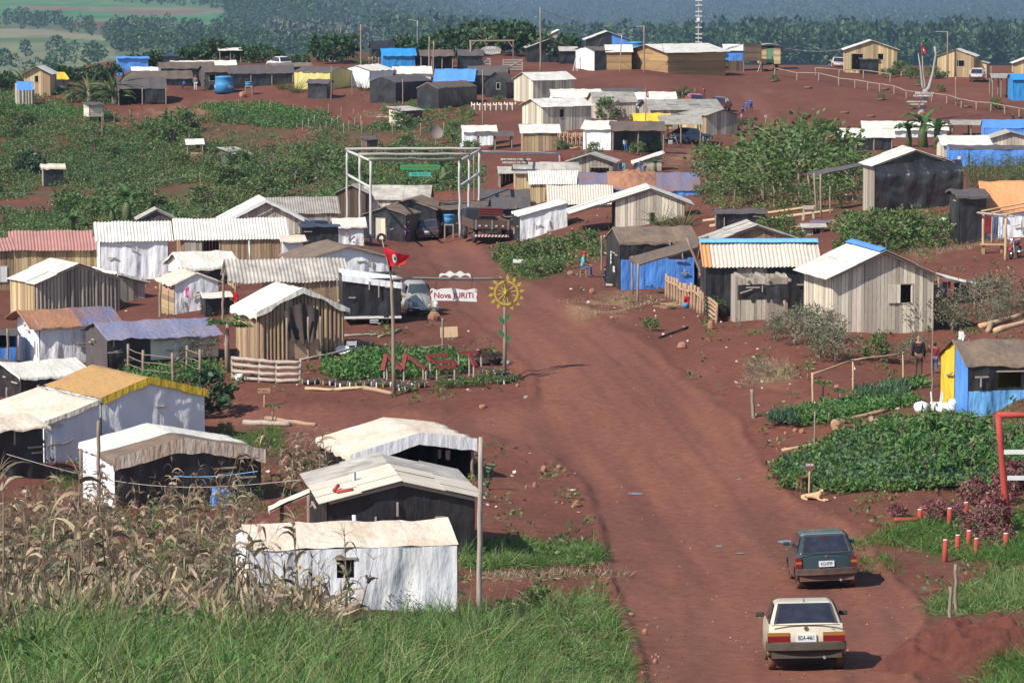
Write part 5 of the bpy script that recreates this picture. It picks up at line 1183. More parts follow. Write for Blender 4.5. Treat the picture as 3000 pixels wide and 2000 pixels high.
scatter_stuff('thicket_undergrowth', 'rough weeds filling the ground under the young trees', np.concatenate([poly_px(P, n) for P, n in (([(2050, 520), (2480, 500), (2540, 600), (2300, 640), (2060, 615)], 200), ([(2440, 650), (2780, 640), (2790, 715), (2700, 740), (2480, 745)], 150), ([(1440, 740), (1760, 720), (1770, 755), (1640, 800), (1500, 825)], 110), ([(1000, 480), (1380, 450), (1420, 520), (1380, 570), (1000, 560)], 380))]), .5, .7, 24, .2, 'leaf_mid')
q = np.stack([nr.uniform(-100, 3100, 6000), nr.uniform(270, 1760, 6000)], 1); q = q[(mlook(MASK_ROAD, q[:, 0], q[:, 1]) < .05) & (fbm(q[:, 0] / 70, q[:, 1] / 40, 3, 12) > .07) & ((q[:, 1] > 430) | (q[:, 0] < 1500))]
scatter_stuff('sparse_weeds', 'sparse little weeds dotted over the bare yards', q, .24, .15, 10, .15, 'leaf_mid')
q = np.stack([nr.uniform(-100, 3100, 7000), nr.uniform(230, 2000, 7000)], 1); P_, ok = Gs(q[:, 0], q[:, 1]); P_[:, 2] += .012
V, Q = leafq(P_, nr.uniform(.015, .06, len(P_)), .8, rdir(len(P_), -.1, .35)); props(npmesh('pebbles', V, Q, mat('pebble', (.27, .13, .09), (.36, .24, .18), ns=1, isl=.4)), 'scattered small stones and chips on the red earth', kind='stuff')
q = np.stack([nr.uniform(0, 3000, 900), nr.uniform(560, 1500, 900)], 1); q = q[(mlook(MASK_ROAD, q[:, 0], q[:, 1]) < .3)]; P_, ok = Gs(q[:, 0], q[:, 1]); P_[:, 2] += .03
V, Q = leafq(P_, nr.uniform(.08, .24, len(P_)), .6, rdir(len(P_), -.2, .5)); props(npmesh('litter', V, Q, mat('scrap', (.50, .44, .38), (.30, .20, .15), ns=.8, isl=.7)), 'scraps of paper, bark and plastic littering the yards', kind='stuff')
bush = [tree('bush', 'x', 'bush', 1, .62, 'leaf_mid', 26, 24, .15, .5, z0=.05, stems=3, tr=.03) for _ in range(3)]
bushd = [tree('bush', 'x', 'bush', 1, .6, 'leaf_dark', 26, 24, .17, .6, z0=.04, stems=3, tr=.03) for _ in range(3)]
busho = [tree('bush', 'x', 'bush', 1, .66, 'leaf_olive', 30, 34, .085, .4, z0=.1, stems=5, tr=.02) for _ in range(3)]
young = [tree('young_tree', 'x', 'tree', 1, .40, 'leaf_mid', 32, 26, .07, .5, .22, tr=.016) for _ in range(3)]
castor = [tree('castor_bush', 'x', 'bush', 1, .62, 'leaf_dark', 30, 20, .17, .8, z0=.08, stems=3, tr=.03) for _ in range(3)]
cass = [tree('cassava_plant', 'x', 'cassava plant', 1, .42, 'leaf_bright', 22, 8, .24, .3, z0=.25, stems=2, tr=.02, flat=.9) for _ in range(3)]
cole = [tree('coleus_bush', 'x', 'bush', 1, .55, 'coleus', 26, 26, .13, .6, z0=.02, stems=4, tr=.02) for _ in range(2)]
ban = [banana('banana_plant', 'x', 1.0, 10) for _ in range(2)]
yuc = [strap_clump('yucca', 'x', 'yucca', 60, .75, .06, 'leaf_cane', (.1, 1), 1.6, 4, .12, stem=.35) for _ in range(2)]
cane = [strap_clump('sugar_cane', 'x', 'sugar cane', 70, 1.0, .028, 'leaf_cane', (.55, 1), 1.2, 5, .25) for _ in range(2)]
pap = [papaya('papaya_tree', 'x', 1.0, .38) for _ in range(2)]
puts(young, [(x, y, h * rnd.uniform(.7, 1.3)) for x, y, h in [(2070, 545, 120), (2120, 580, 165), (2170, 560, 160), (2235, 590, 190), (2290, 560, 185), (2340, 600, 190), (2385, 565, 190), (2430, 590, 180), (2470, 560, 160), (2500, 590, 150), (2210, 530, 120), (2320, 520, 130), (2420, 520, 140), (2150, 610, 120), (2270, 610, 140), (2400, 612, 120), (2060, 600, 90)]], 'young bushy tree in the thicket left of the black draped house', 'young trees in the thicket', 1, (1., 1.5))
puts(bush, [(1470, 770, 55), (1520, 775, 70), (1570, 770, 70), (1610, 760, 70), (1500, 800, 45), (1560, 810, 50), (1620, 800, 45), (1665, 735, 60), (1715, 740, 70), (1755, 745, 45)], 'leafy green bush on the bank above the road', 'bushes on the road bank')
puts(bush, [(2480, 700, 80), (2540, 720, 95), (2600, 730, 95), (2650, 700, 85), (2700, 690, 70), (2570, 680, 70), (2740, 720, 60), (2480, 740, 60), (2260, 690, 60), (2300, 680, 55), (2330, 710, 45), (2770, 700, 60)], 'rough green bush growing in front of the black draped house', 'bushes before the black draped house')
puts(busho, [(2330, 1010, 105), (2400, 1050, 120), (2450, 1060, 105), (2380, 985, 100), (2300, 980, 70), (2425, 1000, 100), (2660, 965, 100), (2730, 960, 120), (2790, 970, 95), (2870, 920, 110), (2930, 900, 110), (2900, 950, 80), (2640, 1060, 70), (2690, 1030, 60), (2960, 930, 80), (2270, 1000, 60)], 'straggly grey green bush around the pale plank house', 'straggly bushes around the pale plank house')
puts(cass, [(2640 + (i % 8) * 52 + rnd.uniform(-18, 18), 1400 - (i // 8) * 36 + rnd.uniform(-12, 12), rnd.uniform(75, 112)) for i in range(32)] + [(2610, 1300, 70), (2560, 1290, 66)], 'cassava plant with drooping finger leaves right of the road', 'cassava plants in the plot', 1, (.9, 1.2))
puts(cole, [(2630, 1515, 50), (2740, 1530, 72), (2850, 1475, 75), (2800, 1520, 60), (2905, 1560, 110), (2860, 1570, 80), (2960, 1450, 100), (2920, 1600, 70), (2935, 1480, 90)], 'pink leaved coleus bush among the red posts', 'coleus bushes among the red posts')
slope = [(75, 505, 62), (505, 420, 70), (530, 400, 85), (560, 440, 60), (470, 410, 60), (640, 470, 60), (700, 530, 60), (620, 520, 55)]
q = weedpts(HILL, 260, 66, .05)[:38]
puts(bush, slope + [(x, y, rnd.uniform(26, 52) * (.7 + y / 1000)) for x, y in q] + [(x, y, rnd.uniform(50, 80)) for x, y in poly_px([(640, 480), (1000, 470), (1040, 560), (820, 590), (640, 590)], 14)] + [(x, y, rnd.uniform(45, 75)) for x, y in poly_px([(180, 600), (620, 600), (620, 640), (200, 680)], 16)],
     'green bush on the weedy slope at the left', 'bushes on the weedy slope')
puts(castor, [(600, 176, 60), (640, 180, 66), (680, 175, 50), (950, 180, 78), (1000, 184, 80), (975, 187, 60), (1180, 150, 50), (1240, 190, 70), (1290, 160, 66), (1340, 165, 85), (1390, 150, 85), (1430, 160, 90), (1470, 155, 95), (1510, 165, 100), (1545, 165, 90), (1360, 185, 60), (1210, 200, 45), (1600, 180, 75), (1660, 150, 50), (880, 200, 40), (420, 205, 50), (460, 200, 52), (540, 190, 46), (580, 186, 52), (720, 182, 50), (760, 184, 52), (800, 186, 46), (130, 243, 46), (180, 240, 48), (220, 238, 44), (30, 256, 48), (0, 266, 50)], 'big dark leaved castor bush on the village crest', 'castor bushes on the crest')
puts(bushd, [(250, 238, 42), (290, 240, 50), (330, 235, 48), (160, 235, 40), (120, 232, 36), (200, 240, 36), (390, 200, 40), (310, 300, 40), (400, 185, 24), (210, 300, 30)], 'dark green bush between the huts at the far left', 'bushes between the huts at the far left')
puts(bush, [(2640, 225, 46), (2680, 232, 40), (2600, 228, 30), (2480, 190, 30), (2740, 232, 40), (2180, 380, 40), (2225, 410, 30), (2590, 200, 26)], 'small bush beside the fence on the hilltop square', 'bushes by the hilltop fence')
puts(bush, [(1745, 455, 40), (1650, 440, 34), (1870, 452, 40), (1920, 448, 36), (1700, 470, 24), (1380, 450, 40), (1300, 470, 45), (1250, 480, 50), (1330, 380, 26), (1120, 380, 28), (1370, 338, 32), (1460, 300, 22)], 'small bush among the middle row of huts', 'bushes among the middle huts')
S1 = [('bush', bush[0], 1782, 352, 64, 'round bright green bush between two cane and plank houses'), ('bush', bushd[0], 612, 1215, 130, 'feathery dark bush at the corner of the ochre roofed house'),
      ('young_tree', young[0], 2115, 905, 100, 'bright small tree in front of the rust streaked roof'), ('young_tree', young[1], 2098, 930, 70, 'thin sapling by the paling fence'),
      ('bush', bush[1], 1555, 1800, 100, 'loose green shrub at the top of the near grass bank'), ('bush', bush[2], 660, 1285, 45, 'small bright bush in the gap between the white shacks'),
      ('bush', bushd[1], 85, 515, 74, 'very dark round shrub near the little outhouse'), ('bush', busho[0], 565, 1065, 95, 'grey green shrub behind the pole fence'), ('bush', bush[0], 2560, 1052, 75, 'glossy green plant under the pale plank house'),
      ('bush', busho[1], 1165, 1795, 90, 'feathery weed leaning on the near white tent'), ('bush', bush[1], 1250, 930, 26, 'grass tuft beside the silver round car'), ('bush', bush[2], 1905, 965, 42, 'dark leafed pumpkin patch on the bank below the blue tarp')]
for nm, pr, px, py, hp, lb in S1: put(copy_tree(pr), px, py, hp, 1.0, lb)
for i, (px, py, hp, lb) in enumerate([(372, 652, 135, 'large banana plant behind the off-white corrugated roof'), (330, 660, 100, 'smaller banana plant beside the large one'), (215, 690, 90, 'banana plant above the faded red roof'), (255, 695, 70, 'broken banana plant above the faded red roof'), (2705, 434, 135, 'tallest banana plant by the open stall'), (2660, 430, 100, 'banana plant left of the tallest one by the stall'), (2745, 438, 110, 'banana plant right of the tallest one by the stall'), (1920, 505, 50, 'banana sprout beside the slanted cream shed'), (1300, 545, 110, 'banana plant behind the long slate roofs'), (1200, 555, 50, 'low banana plant under the hanging green sign'), (1325, 420, 40, 'small banana plant by the satellite dish'), (1030, 130, 50, 'banana plant on the crest beside the bare pole')]):
    put(copy_tree(ban[i % 2]), px, py, hp, 1.0, lb, 'banana plants')
for i, (px, py, hp, lb) in enumerate([(76, 268, 95, 'yucca in front of the tan board house'), (262, 300, 115, 'left one of the two big yuccas near the open shelter'), (335, 305, 120, 'right one of the two big yuccas near the open shelter'), (2000, 290, 62, 'spiky yucca at the edge of the open square'), (1280, 555, 75, 'agave behind the gateway beside the banana plant'), (1320, 560, 60, 'smaller agave behind the gateway'), (1365, 520, 50, 'agave under the hanging welcome board'), (1860, 300, 30, 'little yucca between grey roofs')]):
    put(copy_tree(yuc[i % 2]), px, py, hp, 1.0, lb, 'yuccas and agaves')
for i, (px, py, hp, lb) in enumerate([(1940, 662, 80, 'sugar cane clump in front of the wide gabled house'), (2000, 668, 95, 'taller sugar cane clump at the corner of the wide gabled house'), (1075, 190, 70, 'sugar cane clump left of the dark domed tent'), (750, 185, 40, 'cane clump behind the black shacks at the left'), (1740, 140, 40, 'cane patch below the blue gabled house'), (1700, 142, 36, 'cane patch left of the one below the blue gabled house'), (1830, 142, 40, 'cane patch behind the annex of the brown hall'), (1735, 750, 60, 'young cane beside the porch of the wide gabled house'), (830, 262, 50, 'tall weeds before the wide black shack'), (870, 272, 60, 'tall weeds beside the little stick door shed'), (1070, 265, 55, 'tall weeds climbing the white tent')]):
    put(copy_tree(cane[i % 2]), px, py, hp, 1.0, lb, 'cane clumps')
for i, (px, py, hp, lb) in enumerate([(668, 1090, 170, 'tall papaya tree beside the tall log hut'), (800, 1232, 60, 'low papaya tree by the fallen logs'), (2412, 1185, 80, 'papaya tree in the middle of the garden'), (2460, 1195, 66, 'papaya tree right of the middle one in the garden'), (2290, 1212, 40, 'small papaya at the left end of the garden'), (2330, 1230, 50, 'white stemmed young papaya in the garden'), (2375, 1240, 45, 'small papaya near the cut log'), (2502, 1285, 70, 'young papaya behind the cassava'), (2430, 1240, 60, 'young papaya above the cut log'), (2840, 1010, 60, 'papaya behind the brown roofed shack'), (2770, 600, 40, 'papaya beside the black draped house'), (2365, 1115, 50, 'feathery sapling beside the rail fence')]):
    put(copy_tree(pap[i % 2]), px, py, hp, 1.0, lb, 'papaya trees')
P, s = G(2225, 1085); put(tree('dead_brush', 'grey heap of dead brush beside the bare bank', 'brush pile', 1, .75, 'dry_brush', 30, 40, .12, .2, z0=.0, stems=4, tr=.015), 2225, 1100, 48, 1.0)
SAP = copy_tree(bush[0]); SAP.location = (0, -400, -300)
drop(bush + bushd + busho + young + castor + cass + cole + ban + yuc + cane + pap)
def A(px, py, ref):
    """point on this sight line as far away as the ground point ref"""
    P = G(*ref)[0] if not isinstance(ref, Vector) else ref
    d = ray(px, py); k = P.y / d[1]
    return Vector((d[0] * k, P.y, d[2] * k))
def pole_thing(name, label, base, top, r, m='pole_wood', cat='pole', group=None, arm=None, n=8, wob=.02):
    P, s = G(*base); t = thing(name, label, cat, P, 0, group)
    q = A(top[0], top[1], P) - P
    MB().pole((0, 0, -.3), q, r, n, wob, 7).build('post', m, t, smooth=True)
    if arm: a = A(arm[0], arm[1], P) - P; MB().beam(q + Vector((0, 0, -.06)), a, .09, .09).build('lamp_arm', 'metal_grey', t)
    return t
pole_thing('bare_post', 'tall bare tree trunk post beside the cream sheet roof', (1405, 1788), (1409, 1280), .062, 'wood_grey')
for i, a in enumerate([((288, 1497), (289, 1232), .06, 'dark square post in front of the black fronted shack'), ((446, 1478), (444, 1312), .05, 'post with meter box before the black fronted shack'), ((236, 1478), (236, 1318), .06, 'corner post left of the black fronted shack'),
     ((112, 1210), (112, 1128), .06, 'post through the beige lean-to roof'), ((22, 1215), (20, 1135), .05, 'post at the left edge by the white bucket'), ((468, 925), (470, 828), .07, 'thick post beside the white tent with beige roof'), ((652, 935), (655, 800), .06, 'brown corner post of the grey corrugated porch'),
     ((24, 1095), (22, 962), .05, 'pole holding the frame over the blue tarp at the left'), ((1298, 1022), (1297, 932), .05, 'weathered stump post behind the red letters'), ((2303, 960), (2298, 880), .07, 'dark post right of the plank pen'), ((2090, 870), (2012, 697), .07, 'leaning dark pole at the corner of the rusty roof'),
     ((1058, 195), (1057, 72), .10, 'tall bare pole above the ribbed cream tent'), ((1001, 170), (998, 82), .07, 'pole left of the tallest bare pole at the top'), ((1584, 212), (1583, 22), .10, 'lone tall pole at the left of the hilltop square'), ((1257, 212), (1258, 108), .10, 'left one of twin thick poles before the dark shelter'), ((1269, 213), (1271, 122), .09, 'right one of twin thick poles before the dark shelter'),
     ((1180, 308), (1180, 232), .06, 'pole in front of the large black shack'), ((1415, 370), (1414, 205), .06, 'thin pole beside the peaked black tent'), ((970, 292), (971, 195), .05, 'pole at the gable of the yellow walled house'), ((1032, 280), (1031, 200), .05, 'pole at the right corner of the yellow walled house'), ((2801, 308), (2800, 225), .07, 'pole standing in the long rail fence'), ((2906, 242), (2904, 195), .07, 'pole left of the canopy at the right edge'), ((300, 400), (299, 332), .06, 'post beside the slatted coop'),
     ((588, 575), (586, 505), .05, 'clothes line pole near the woman in pink'), ((1718, 505), (1716, 380), .05, 'thin pole before the white roofed plank hut'), ((2062, 500), (2060, 400), .05, 'thin pole above the log pile'), ((1890, 440), (1892, 290), .05, 'pole of the little red pennant'), ((2186, 460), (2185, 437), .05, 'short stake in the red slope'), ((2433, 625), (2432, 545), .05, 'rusty stake near the lean-to porch'), ((2310, 605), (2308, 555), .05, 'stake with blue cap in the thicket yard'),
     ((2784, 1805), (2784, 1718), .045, 'short dark stake at the lower right'), ((2801, 1785), (2800, 1652), .045, 'taller pale stake at the lower right'), ((2731, 1165), (2733, 925), .03, 'thin rusty rod beside the boy in red'), ((2212, 1225), (2202, 1140), .07, 'leaning bark post at the left end of the garden'), ((2386, 1320), (2388, 1205), .035, 'white and black stake before the vines'), ((1763, 790), (1762, 690), .05, 'slim pole at the corner of the blue tarp shack'), ((1390, 660), (1388, 455), .06, 'dark pole inside the log gateway')]):
    pole_thing('post', a[3], a[0], a[1], a[2], group='posts and poles')
pole_thing('lamp_pole', 'street lamp pole in front of the brown hall', (1887, 213), (1887, 76), .09, cat='street lamp', arm=(1862, 78))
pole_thing('lamp_pole', 'street lamp pole beside the narrow pale plank house', (2776, 230), (2776, 92), .09, cat='street lamp', arm=(2741, 93))
pole_thing('lamp_pole', 'thin street lamp rising behind the cyan shed at the top', (1222, 180), (1223, 60), .05, 'metal_grey', 'street lamp', arm=(1196, 57))
pole_thing('lamp_pole', 'grey lamp post at the left end of the brown hall', (1815, 210), (1822, 100), .06, 'metal_grey', 'street lamp', arm=(1808, 98))
P, s = G(2046, 206); t = thing('rung_mast', 'tall mast with cross rungs behind the brown hall', 'mast', P)
MB().pole((0, 0, -.3), A(2048, -60, P) - P, .09, 7).build('mast', 'pole_grey', t)
for y in (1, 16, 34, 48, 64, 80, 100, 111, 124):
    q = A(2047, y, P) - P; MB().beam(q + Vector((-.38, -.09, rnd.uniform(-.05, .05))), q + Vector((.38, -.09, rnd.uniform(-.05, .05))), .08, .14).build('rung', 'pole_white', t)
q = A(2045, 58, P) - P; MB().box(q.x - .16, q.x + .16, q.y - .3, q.y - .14, q.z - .2, q.z + .2).build('meter_box', 'white_paint', t)
def fence(name, label, posts, h, r, m='pole_wood', rails=(1,), rr=None, ext=0):
    P0, s0 = G(*posts[0]); t = thing(name, label, 'fence', P0); tops = []
    for p in posts:
        P, s = G(*p); hh = h * rnd.uniform(.94, 1.06); q = P - P0; tops.append((q, hh))
        MB().pole(q + Vector((0, 0, -.2)), q + Vector((rnd.uniform(-.04, .04), 0, hh)), r, 7, .01, 3).build('post', m, t, smooth=True)
    for f in rails:
        for (a, ha), (b, hb) in zip(tops, tops[1:]):
            MB().pole(a + Vector((0, -.02, ha * f)), b + Vector((0, -.02, hb * f)), (rr or r * .8), 6, .02, 4).build('rail', m, t, smooth=True)
    return t
fence('rail_fence', 'long single rail fence running down the hilltop square', [(2270, 224), (2335, 236), (2399, 240), (2458, 252), (2505, 258), (2543, 264), (2578, 270), (2620, 279), (2655, 287), (2730, 300), (2774, 305), (2816, 315), (2861, 323), (2903, 328), (2944, 335), (2986, 342), (3040, 352)], .85, .09)
fence('rail_fence', 'short rail fence before the light plank house at the top right', [(2390, 222), (2458, 228), (2530, 233), (2608, 244)], .9, .08)
fence('picket_fence', 'little pole paling before the cyan tarp shed', [(1082 + i * 9, 192 + (i % 2)) for i in range(16)], 1.0, .07, rails=(.8,))
fence('stick_fence', 'rows of thin stakes in the field below the slatted coop', [(312 + i * 23, 352 + (i % 3) * 9) for i in range(9)], 1.1, .035, rails=())
fence('stick_fence', 'line of stakes along the upper field edge', [(700, 320), (760, 326), (790, 330), (860, 335), (895, 340), (962, 336), (1000, 345), (1035, 350)], 1.0, .04, rails=())
fence('cane_fence', 'cane fence panel below the peaked black tent', [(1382 + i * 8, 322 + (i % 2)) for i in range(17)], .75, .08, 'wood_cane', rails=(.7,))
fence('stake_fence', 'brown stake fence between the plank hut and the white square tent', [(1634 + i * 6, 424 + (i % 2)) for i in range(13)], 1.1, .08, 'wood_brown', rails=(.6,))
fence('wire_fence', 'thin pole fence in the field above the log gateway', [(1060, 392), (1150, 396), (1232, 402), (1300, 400), (1370, 404)], 1.3, .05, rails=())
fence('pole_fence', 'fence of crooked poles and wires beside the lilac roofed shack', [(376, 1092), (420, 1110), (507, 1120), (548, 1098), (586, 1112)], 1.25, .065, rails=(.85, .6, .35, .12), rr=.02)
fence('board_fence', 'split board fence along the lane under the tall log hut', [(682, 1112), (760, 1120), (810, 1120), (880, 1120)], .95, .06, 'wood_grey', rails=(.92, .66, .38, .12), rr=.085)
fence('log_rail', 'long grey log rail above the sunflower bed', [(880, 1090), (1062, 1050)], .55, .06, 'wood_grey', rails=(.95,))
fence('log_rail', 'thin grey rail behind the red letters', [(1180, 1045), (1312, 1030)], .3, .05, 'wood_grey', rails=(.9,))
fence('paling_fence', 'uneven upright paling fence beside the rusty roofed house', [(1952 + i * 8.4, 868 + i * 4.2 + (i % 2) * 2) for i in range(13)], 1.15, .085, 'wood_brown', rails=(.7,))
fence('paling_fence', 'low stack of crossed planks at the end of the paling fence', [(2062, 922), (2098, 944)], .95, .07, 'wood_brown', rails=(.95, .75, .55, .35, .15), rr=.075)
fence('rail_fence', 'straight new rail on three posts above the garden', [(2382, 1190), (2500, 1150), (2648, 1130)], 1.28, .045, 'wood_tan', rails=(.97,), rr=.035)
fence('trellis', 'rows of leaning sticks in the upper field', [(870 + i * 17, 395 - (i % 4) * 8) for i in range(12)], 1.1, .03, 'pole_grey', rails=())
P0, s0 = G(1217, 690); t = thing('log_gateway', 'tall pale log gateway over the road with three posts a side', 'gateway', P0)
LP = [((1017, 655), (1017, 443)), ((1054, 690), (1054, 459)), ((1087, 714), (1086, 473))]; RP = [((1403, 650), (1405, 441)), ((1374, 676), (1374, 458)), ((1348, 694), (1346, 474))]
gt = {}
for side, PP in (('l', LP), ('r', RP)):
    for i, (b_, tp) in enumerate(PP):
        P, s = G(*b_); q = A(tp[0], tp[1], P); gt[side, i] = (P - P0, q - P0)
        MB().pole(P - P0 + Vector((0, 0, -.2)), q - P0, .095, 8, .03, 6).build('post', 'pole_white', t, smooth=True)
    for f, nm in ((1, 'side_beam'), (.68, 'side_rail')):
        a = gt[side, 0]; b_ = gt[side, 2]
        MB().pole(a[0].lerp(a[1], f), b_[0].lerp(b_[1], f + (.01 if f == 1 else 0)), .10, 8, .02, 5).build(nm, 'pole_white', t, smooth=True)
for i in range(3):
    MB().pole(gt['l', i][1] + Vector((-.1, 0, .15)), gt['r', i][1] + Vector((.1, 0, .15)), .10, 8, .04, 9).build('cross_beam', 'pole_grey', t, smooth=True)
GM = (gt['l', 1][1] + gt['r', 1][1]) / 2 + P0
def board(name, label, c, w, h, m, lines, fm, size, cat='sign', posts=(), shape=None, hang=0, yaw=0.0, tz=None, pm='pole_wood', frame=None):
    """a board facing the camera; lines = [(text, dx, dz)]"""
    phi = R(yaw) - math.atan2(c.x, c.y); t = thing(name, label, cat, c, phi)
    if shape: MB().add([(x * w / 2, -.02, z * h / 2) for x, z in shape] + [(x * w / 2, .02, z * h / 2) for x, z in shape], [tuple(range(len(shape))), tuple(range(len(shape), 2 * len(shape)))[::-1]] + [(i, len(shape) + i, len(shape) + (i + 1) % len(shape), (i + 1) % len(shape)) for i in range(len(shape))]).build('board', m, t)
    else: MB().box(-w / 2, w / 2, -.02, .02, -h / 2, h / 2).build('board', m, t)
    for tx, dx, dz in lines: ctext(tx, size, 'lettering', fm, t, (dx, -.026, dz))
    for x, z0, z1, r in posts: MB().pole((x, .05, z0), (x, .05, z1), r, 7, .01, 3).build('post', pm, t, smooth=True)
    if hang:
        for x in (-w * .38, w * .38): MB().tube([(x, 0, h / 2), (x + .05, 0, h / 2 + hang)], .012, 5).build('hanger', 'ink', t)
    return t
c = A(1230, 490, GM); sg = FOC / c.y
board('hanging_sign', 'long green hanging sign under the log gateway', c, 116 / sg, 15 / sg, 'sign_green', [('NOVA ALTA FLORESTA', 0, 0)], 'sign_letter_red', .245, shape=[(-1, -.7), (-.9, -1), (.9, -1), (1, -.7), (1, .7), (.9, 1), (-.9, 1), (-1, .7)], hang=.62)
c = A(1230, 511, GM)
board('hanging_sign', 'short teal hanging sign below the long green one', c, 64 / sg, 11 / sg, 'sign_teal', [('BEM VINDO', 0, 0)], 'sign_green', .22, hang=.26)
Pr, s = G(1642, 508); Pl = gt['r', 0][1] + P0
t = thing('log_beam', 'pale log beam carried from the gateway to a post', 'beam', Pr)
q = A(1640, 450, Pr); MB().pole((0, 0, -.2), q - Pr, .1, 7).build('post', 'pole_grey', t, smooth=True)
MB().pole(Pl - Pr + Vector((0, 0, -.1)), q - Pr, .09, 8, .03, 7).build('beam', 'pole_white', t, smooth=True)
c = A(1511, 472, (Pl + q) / 2); sg = FOC / c.y
board('hanging_sign', 'dark board with white lettering hanging from the pale log beam', c, 72 / sg, 20 / sg, 'sign_brown', [('BEM VINDOS A BRIGADA', 0, .13), ('HERDEIROS DA TERRA', 0, -.12)], 'letter_white', .2, hang=.3)
P, s = G(2702, 352); t = thing('dead_tree', 'grey dead forked tree trunk on the hilltop square', 'tree', P)
def A2(x, y): return A(x, y, P) - P
MB().tube([(-.1, 0, -.3), A2(2700, 330), A2(2708, 290), A2(2712, 262)], [.50, .38, .34, .26], 10).build('trunk', 'pole_grey', t, smooth=True)
MB().tube([A2(2711, 268), A2(2722, 258), A2(2733, 215), A2(2742, 160), A2(2738, 137)], [.24, .2, .13, .10, .11], 8).build('limb', 'pole_grey', t, smooth=True)
MB().tube([A2(2711, 270), A2(2702, 250), A2(2697, 200), A2(2690, 158)], [.17, .12, .08, .04], 8).build('limb', 'pole_grey', t, smooth=True)
MB().tube([A2(2709, 272), A2(2710, 250), A2(2704, 210), A2(2702, 165)], [.13, .09, .06, .04], 8).build('limb', 'pole_grey', t, smooth=True)
fr = P + Vector((0, -.55, 0))
c = A(2706, 277, fr); sg = FOC / c.y
board('wooden_sign', 'brown board with white letters fixed high on the dead tree', c, 66 / sg, 15 / sg, 'sign_brown', [('BEMVINDOS AO', .1, .12), ('ACAMPAMENTO', -.05, -.13)], 'letter_white', .25)
c = A(2686, 302, fr)
board('wooden_sign', 'white lettered board fixed low on the dead tree', c, 64 / sg, 15 / sg, 'sign_brown', [('HERDEIROS DA TERRA', 0, .12), ('1 DE MAIO . MST', 0, -.13)], 'letter_white', .19)
c = A(2704, 334, fr + Vector((0, -.1, 0)))
board('small_sign', 'small reddish board on a stake at the foot of the dead tree', c, 20 / sg, 8 / sg, 'post_red', [], 'letter_white', .2, posts=[(0, -.75, .2, .05)])
def flag(name, label, a, pts, m, ref, emblem=None, staff=None):
    P = ref; t = thing(name, label, 'flag', a)
    q = [A(x, y, P) - a for x, y in pts]
    sd = rnd.randint(0, 99)
    def fn(u, v):
        p = q[0].lerp(q[1], u).lerp(q[3].lerp(q[2], u), v)
        return p + Vector((0, .14 * math.sin(u * 7 + v * 2.0 + sd) * u - .05 * math.sin(v * 5 + u * 3), .03 * math.sin(u * 8) * u))
    MB().grid(fn, 16, 8).build('cloth', m, t, smooth=True)
    if emblem:
        cu, cv, ru, rv = emblem
        for (k, mm, off) in ((1, 'letter_white', -.012), (.55, 'sign_green', -.022)):
            b = MB(); vs = [fn(cu, cv) + Vector((0, off, 0))]; n = 16
            for i in range(n):
                w_ = 2 * math.pi * i / n; kx = k * (1 if k == 1 else (.5 + .5 * abs(math.cos(1.5 * w_))))
                vs.append(fn(cu + ru * kx * math.cos(w_), cv + rv * kx * math.sin(w_)) + Vector((0, off, 0)))
            b.add(vs, [(0, 1 + i, 1 + (i + 1) % n) for i in range(n)]); b.build('emblem', mm, t)
    if staff: MB().tube([staff[0] - a, staff[1] - a], .025, 6).build('staff', 'pole_wood', t)
    return t
a = A(2700, 130, P); flag('flag', 'green flag with a small emblem above the dead tree', a, [(2698, 108), (2720, 116), (2710, 131), (2699, 126)], 'flag_green', P, (.5, .5, .14, .16), (A(2701, 165, P), A(2698, 106, P)))
flag('flag', 'small red flag with white mark on the dead tree', A(2700, 150, P), [(2699, 127), (2708, 140), (2714, 160), (2699, 150)], 'flag_red', P, (.5, .5, .16, .22))
P = G(1892, 440)[0]; flag('flag', 'tiny red and white pennant over the grey roofs', A(1893, 270, P), [(1893, 257), (1900, 275), (1901, 288), (1894, 285)], 'flag_red', P, (.5, .5, .2, .2), (A(1892, 292, P), A(1893, 255, P)))
P = G(1645, 512)[0]; flag('flag', 'tiny red pennant on the post by the grey roof', A(1646, 470, P), [(1645, 453), (1649, 460), (1650, 475), (1645, 478)], 'flag_red', P)
P, s = G(1156, 1160); t = thing('flagpole', 'crooked log flagpole at the sunflower bed', 'flagpole', P); Pf = P
MB().tube([(-.02, 0, -.3), A(1153, 1050, P) - P, A(1152, 950, P) - P, A(1148, 860, P) - P, A(1147, 815, P) - P], [.085, .08, .07, .065, .06], 9).build('post', 'pole_wood', t, smooth=True)
MB().tube([A(1148, 830, P) - P + Vector((.03, -.06, 0)), A(1120, 705, P) - P], [.03, .02], 6).build('staff', 'wood_brown', t, smooth=True)
flag('flag', 'large red flag with a round white emblem on the flagpole', A(1123, 722, P), [(1122, 722), (1200, 752), (1186, 774), (1138, 781)], 'flag_red', P + Vector((0, -.02, 0)), (.42, .52, .115, .30))
Ps, ss = G(1478, 1100); t = thing('log_arch_beam', 'horizontal log joining the flagpole to the sunflower wheel post', 'beam', A(1310, 818, (Pf + Ps) / 2)); c0 = t.location.copy()
MB().pole(A(1150, 816, Pf) - c0 + Vector((0, -.1, 0)), A(1476, 817, Ps) - c0 + Vector((0, -.1, 0)), .055, 8, .015, 7).build('beam', 'pole_grey', t, smooth=True)
Pm = A(1310, 818, (Pf + Ps) / 2); c = A(1329, 864, Pm); sg = FOC / c.y
shp = [(-1, -.75), (-.9, -.8), (0, -.85), (.95, -1), (1, -.9), (1, .75), (.9, .95), (.5, .7), (0, 1), (-.5, .95), (-.72, .75), (-.9, 1), (-1, .8)]
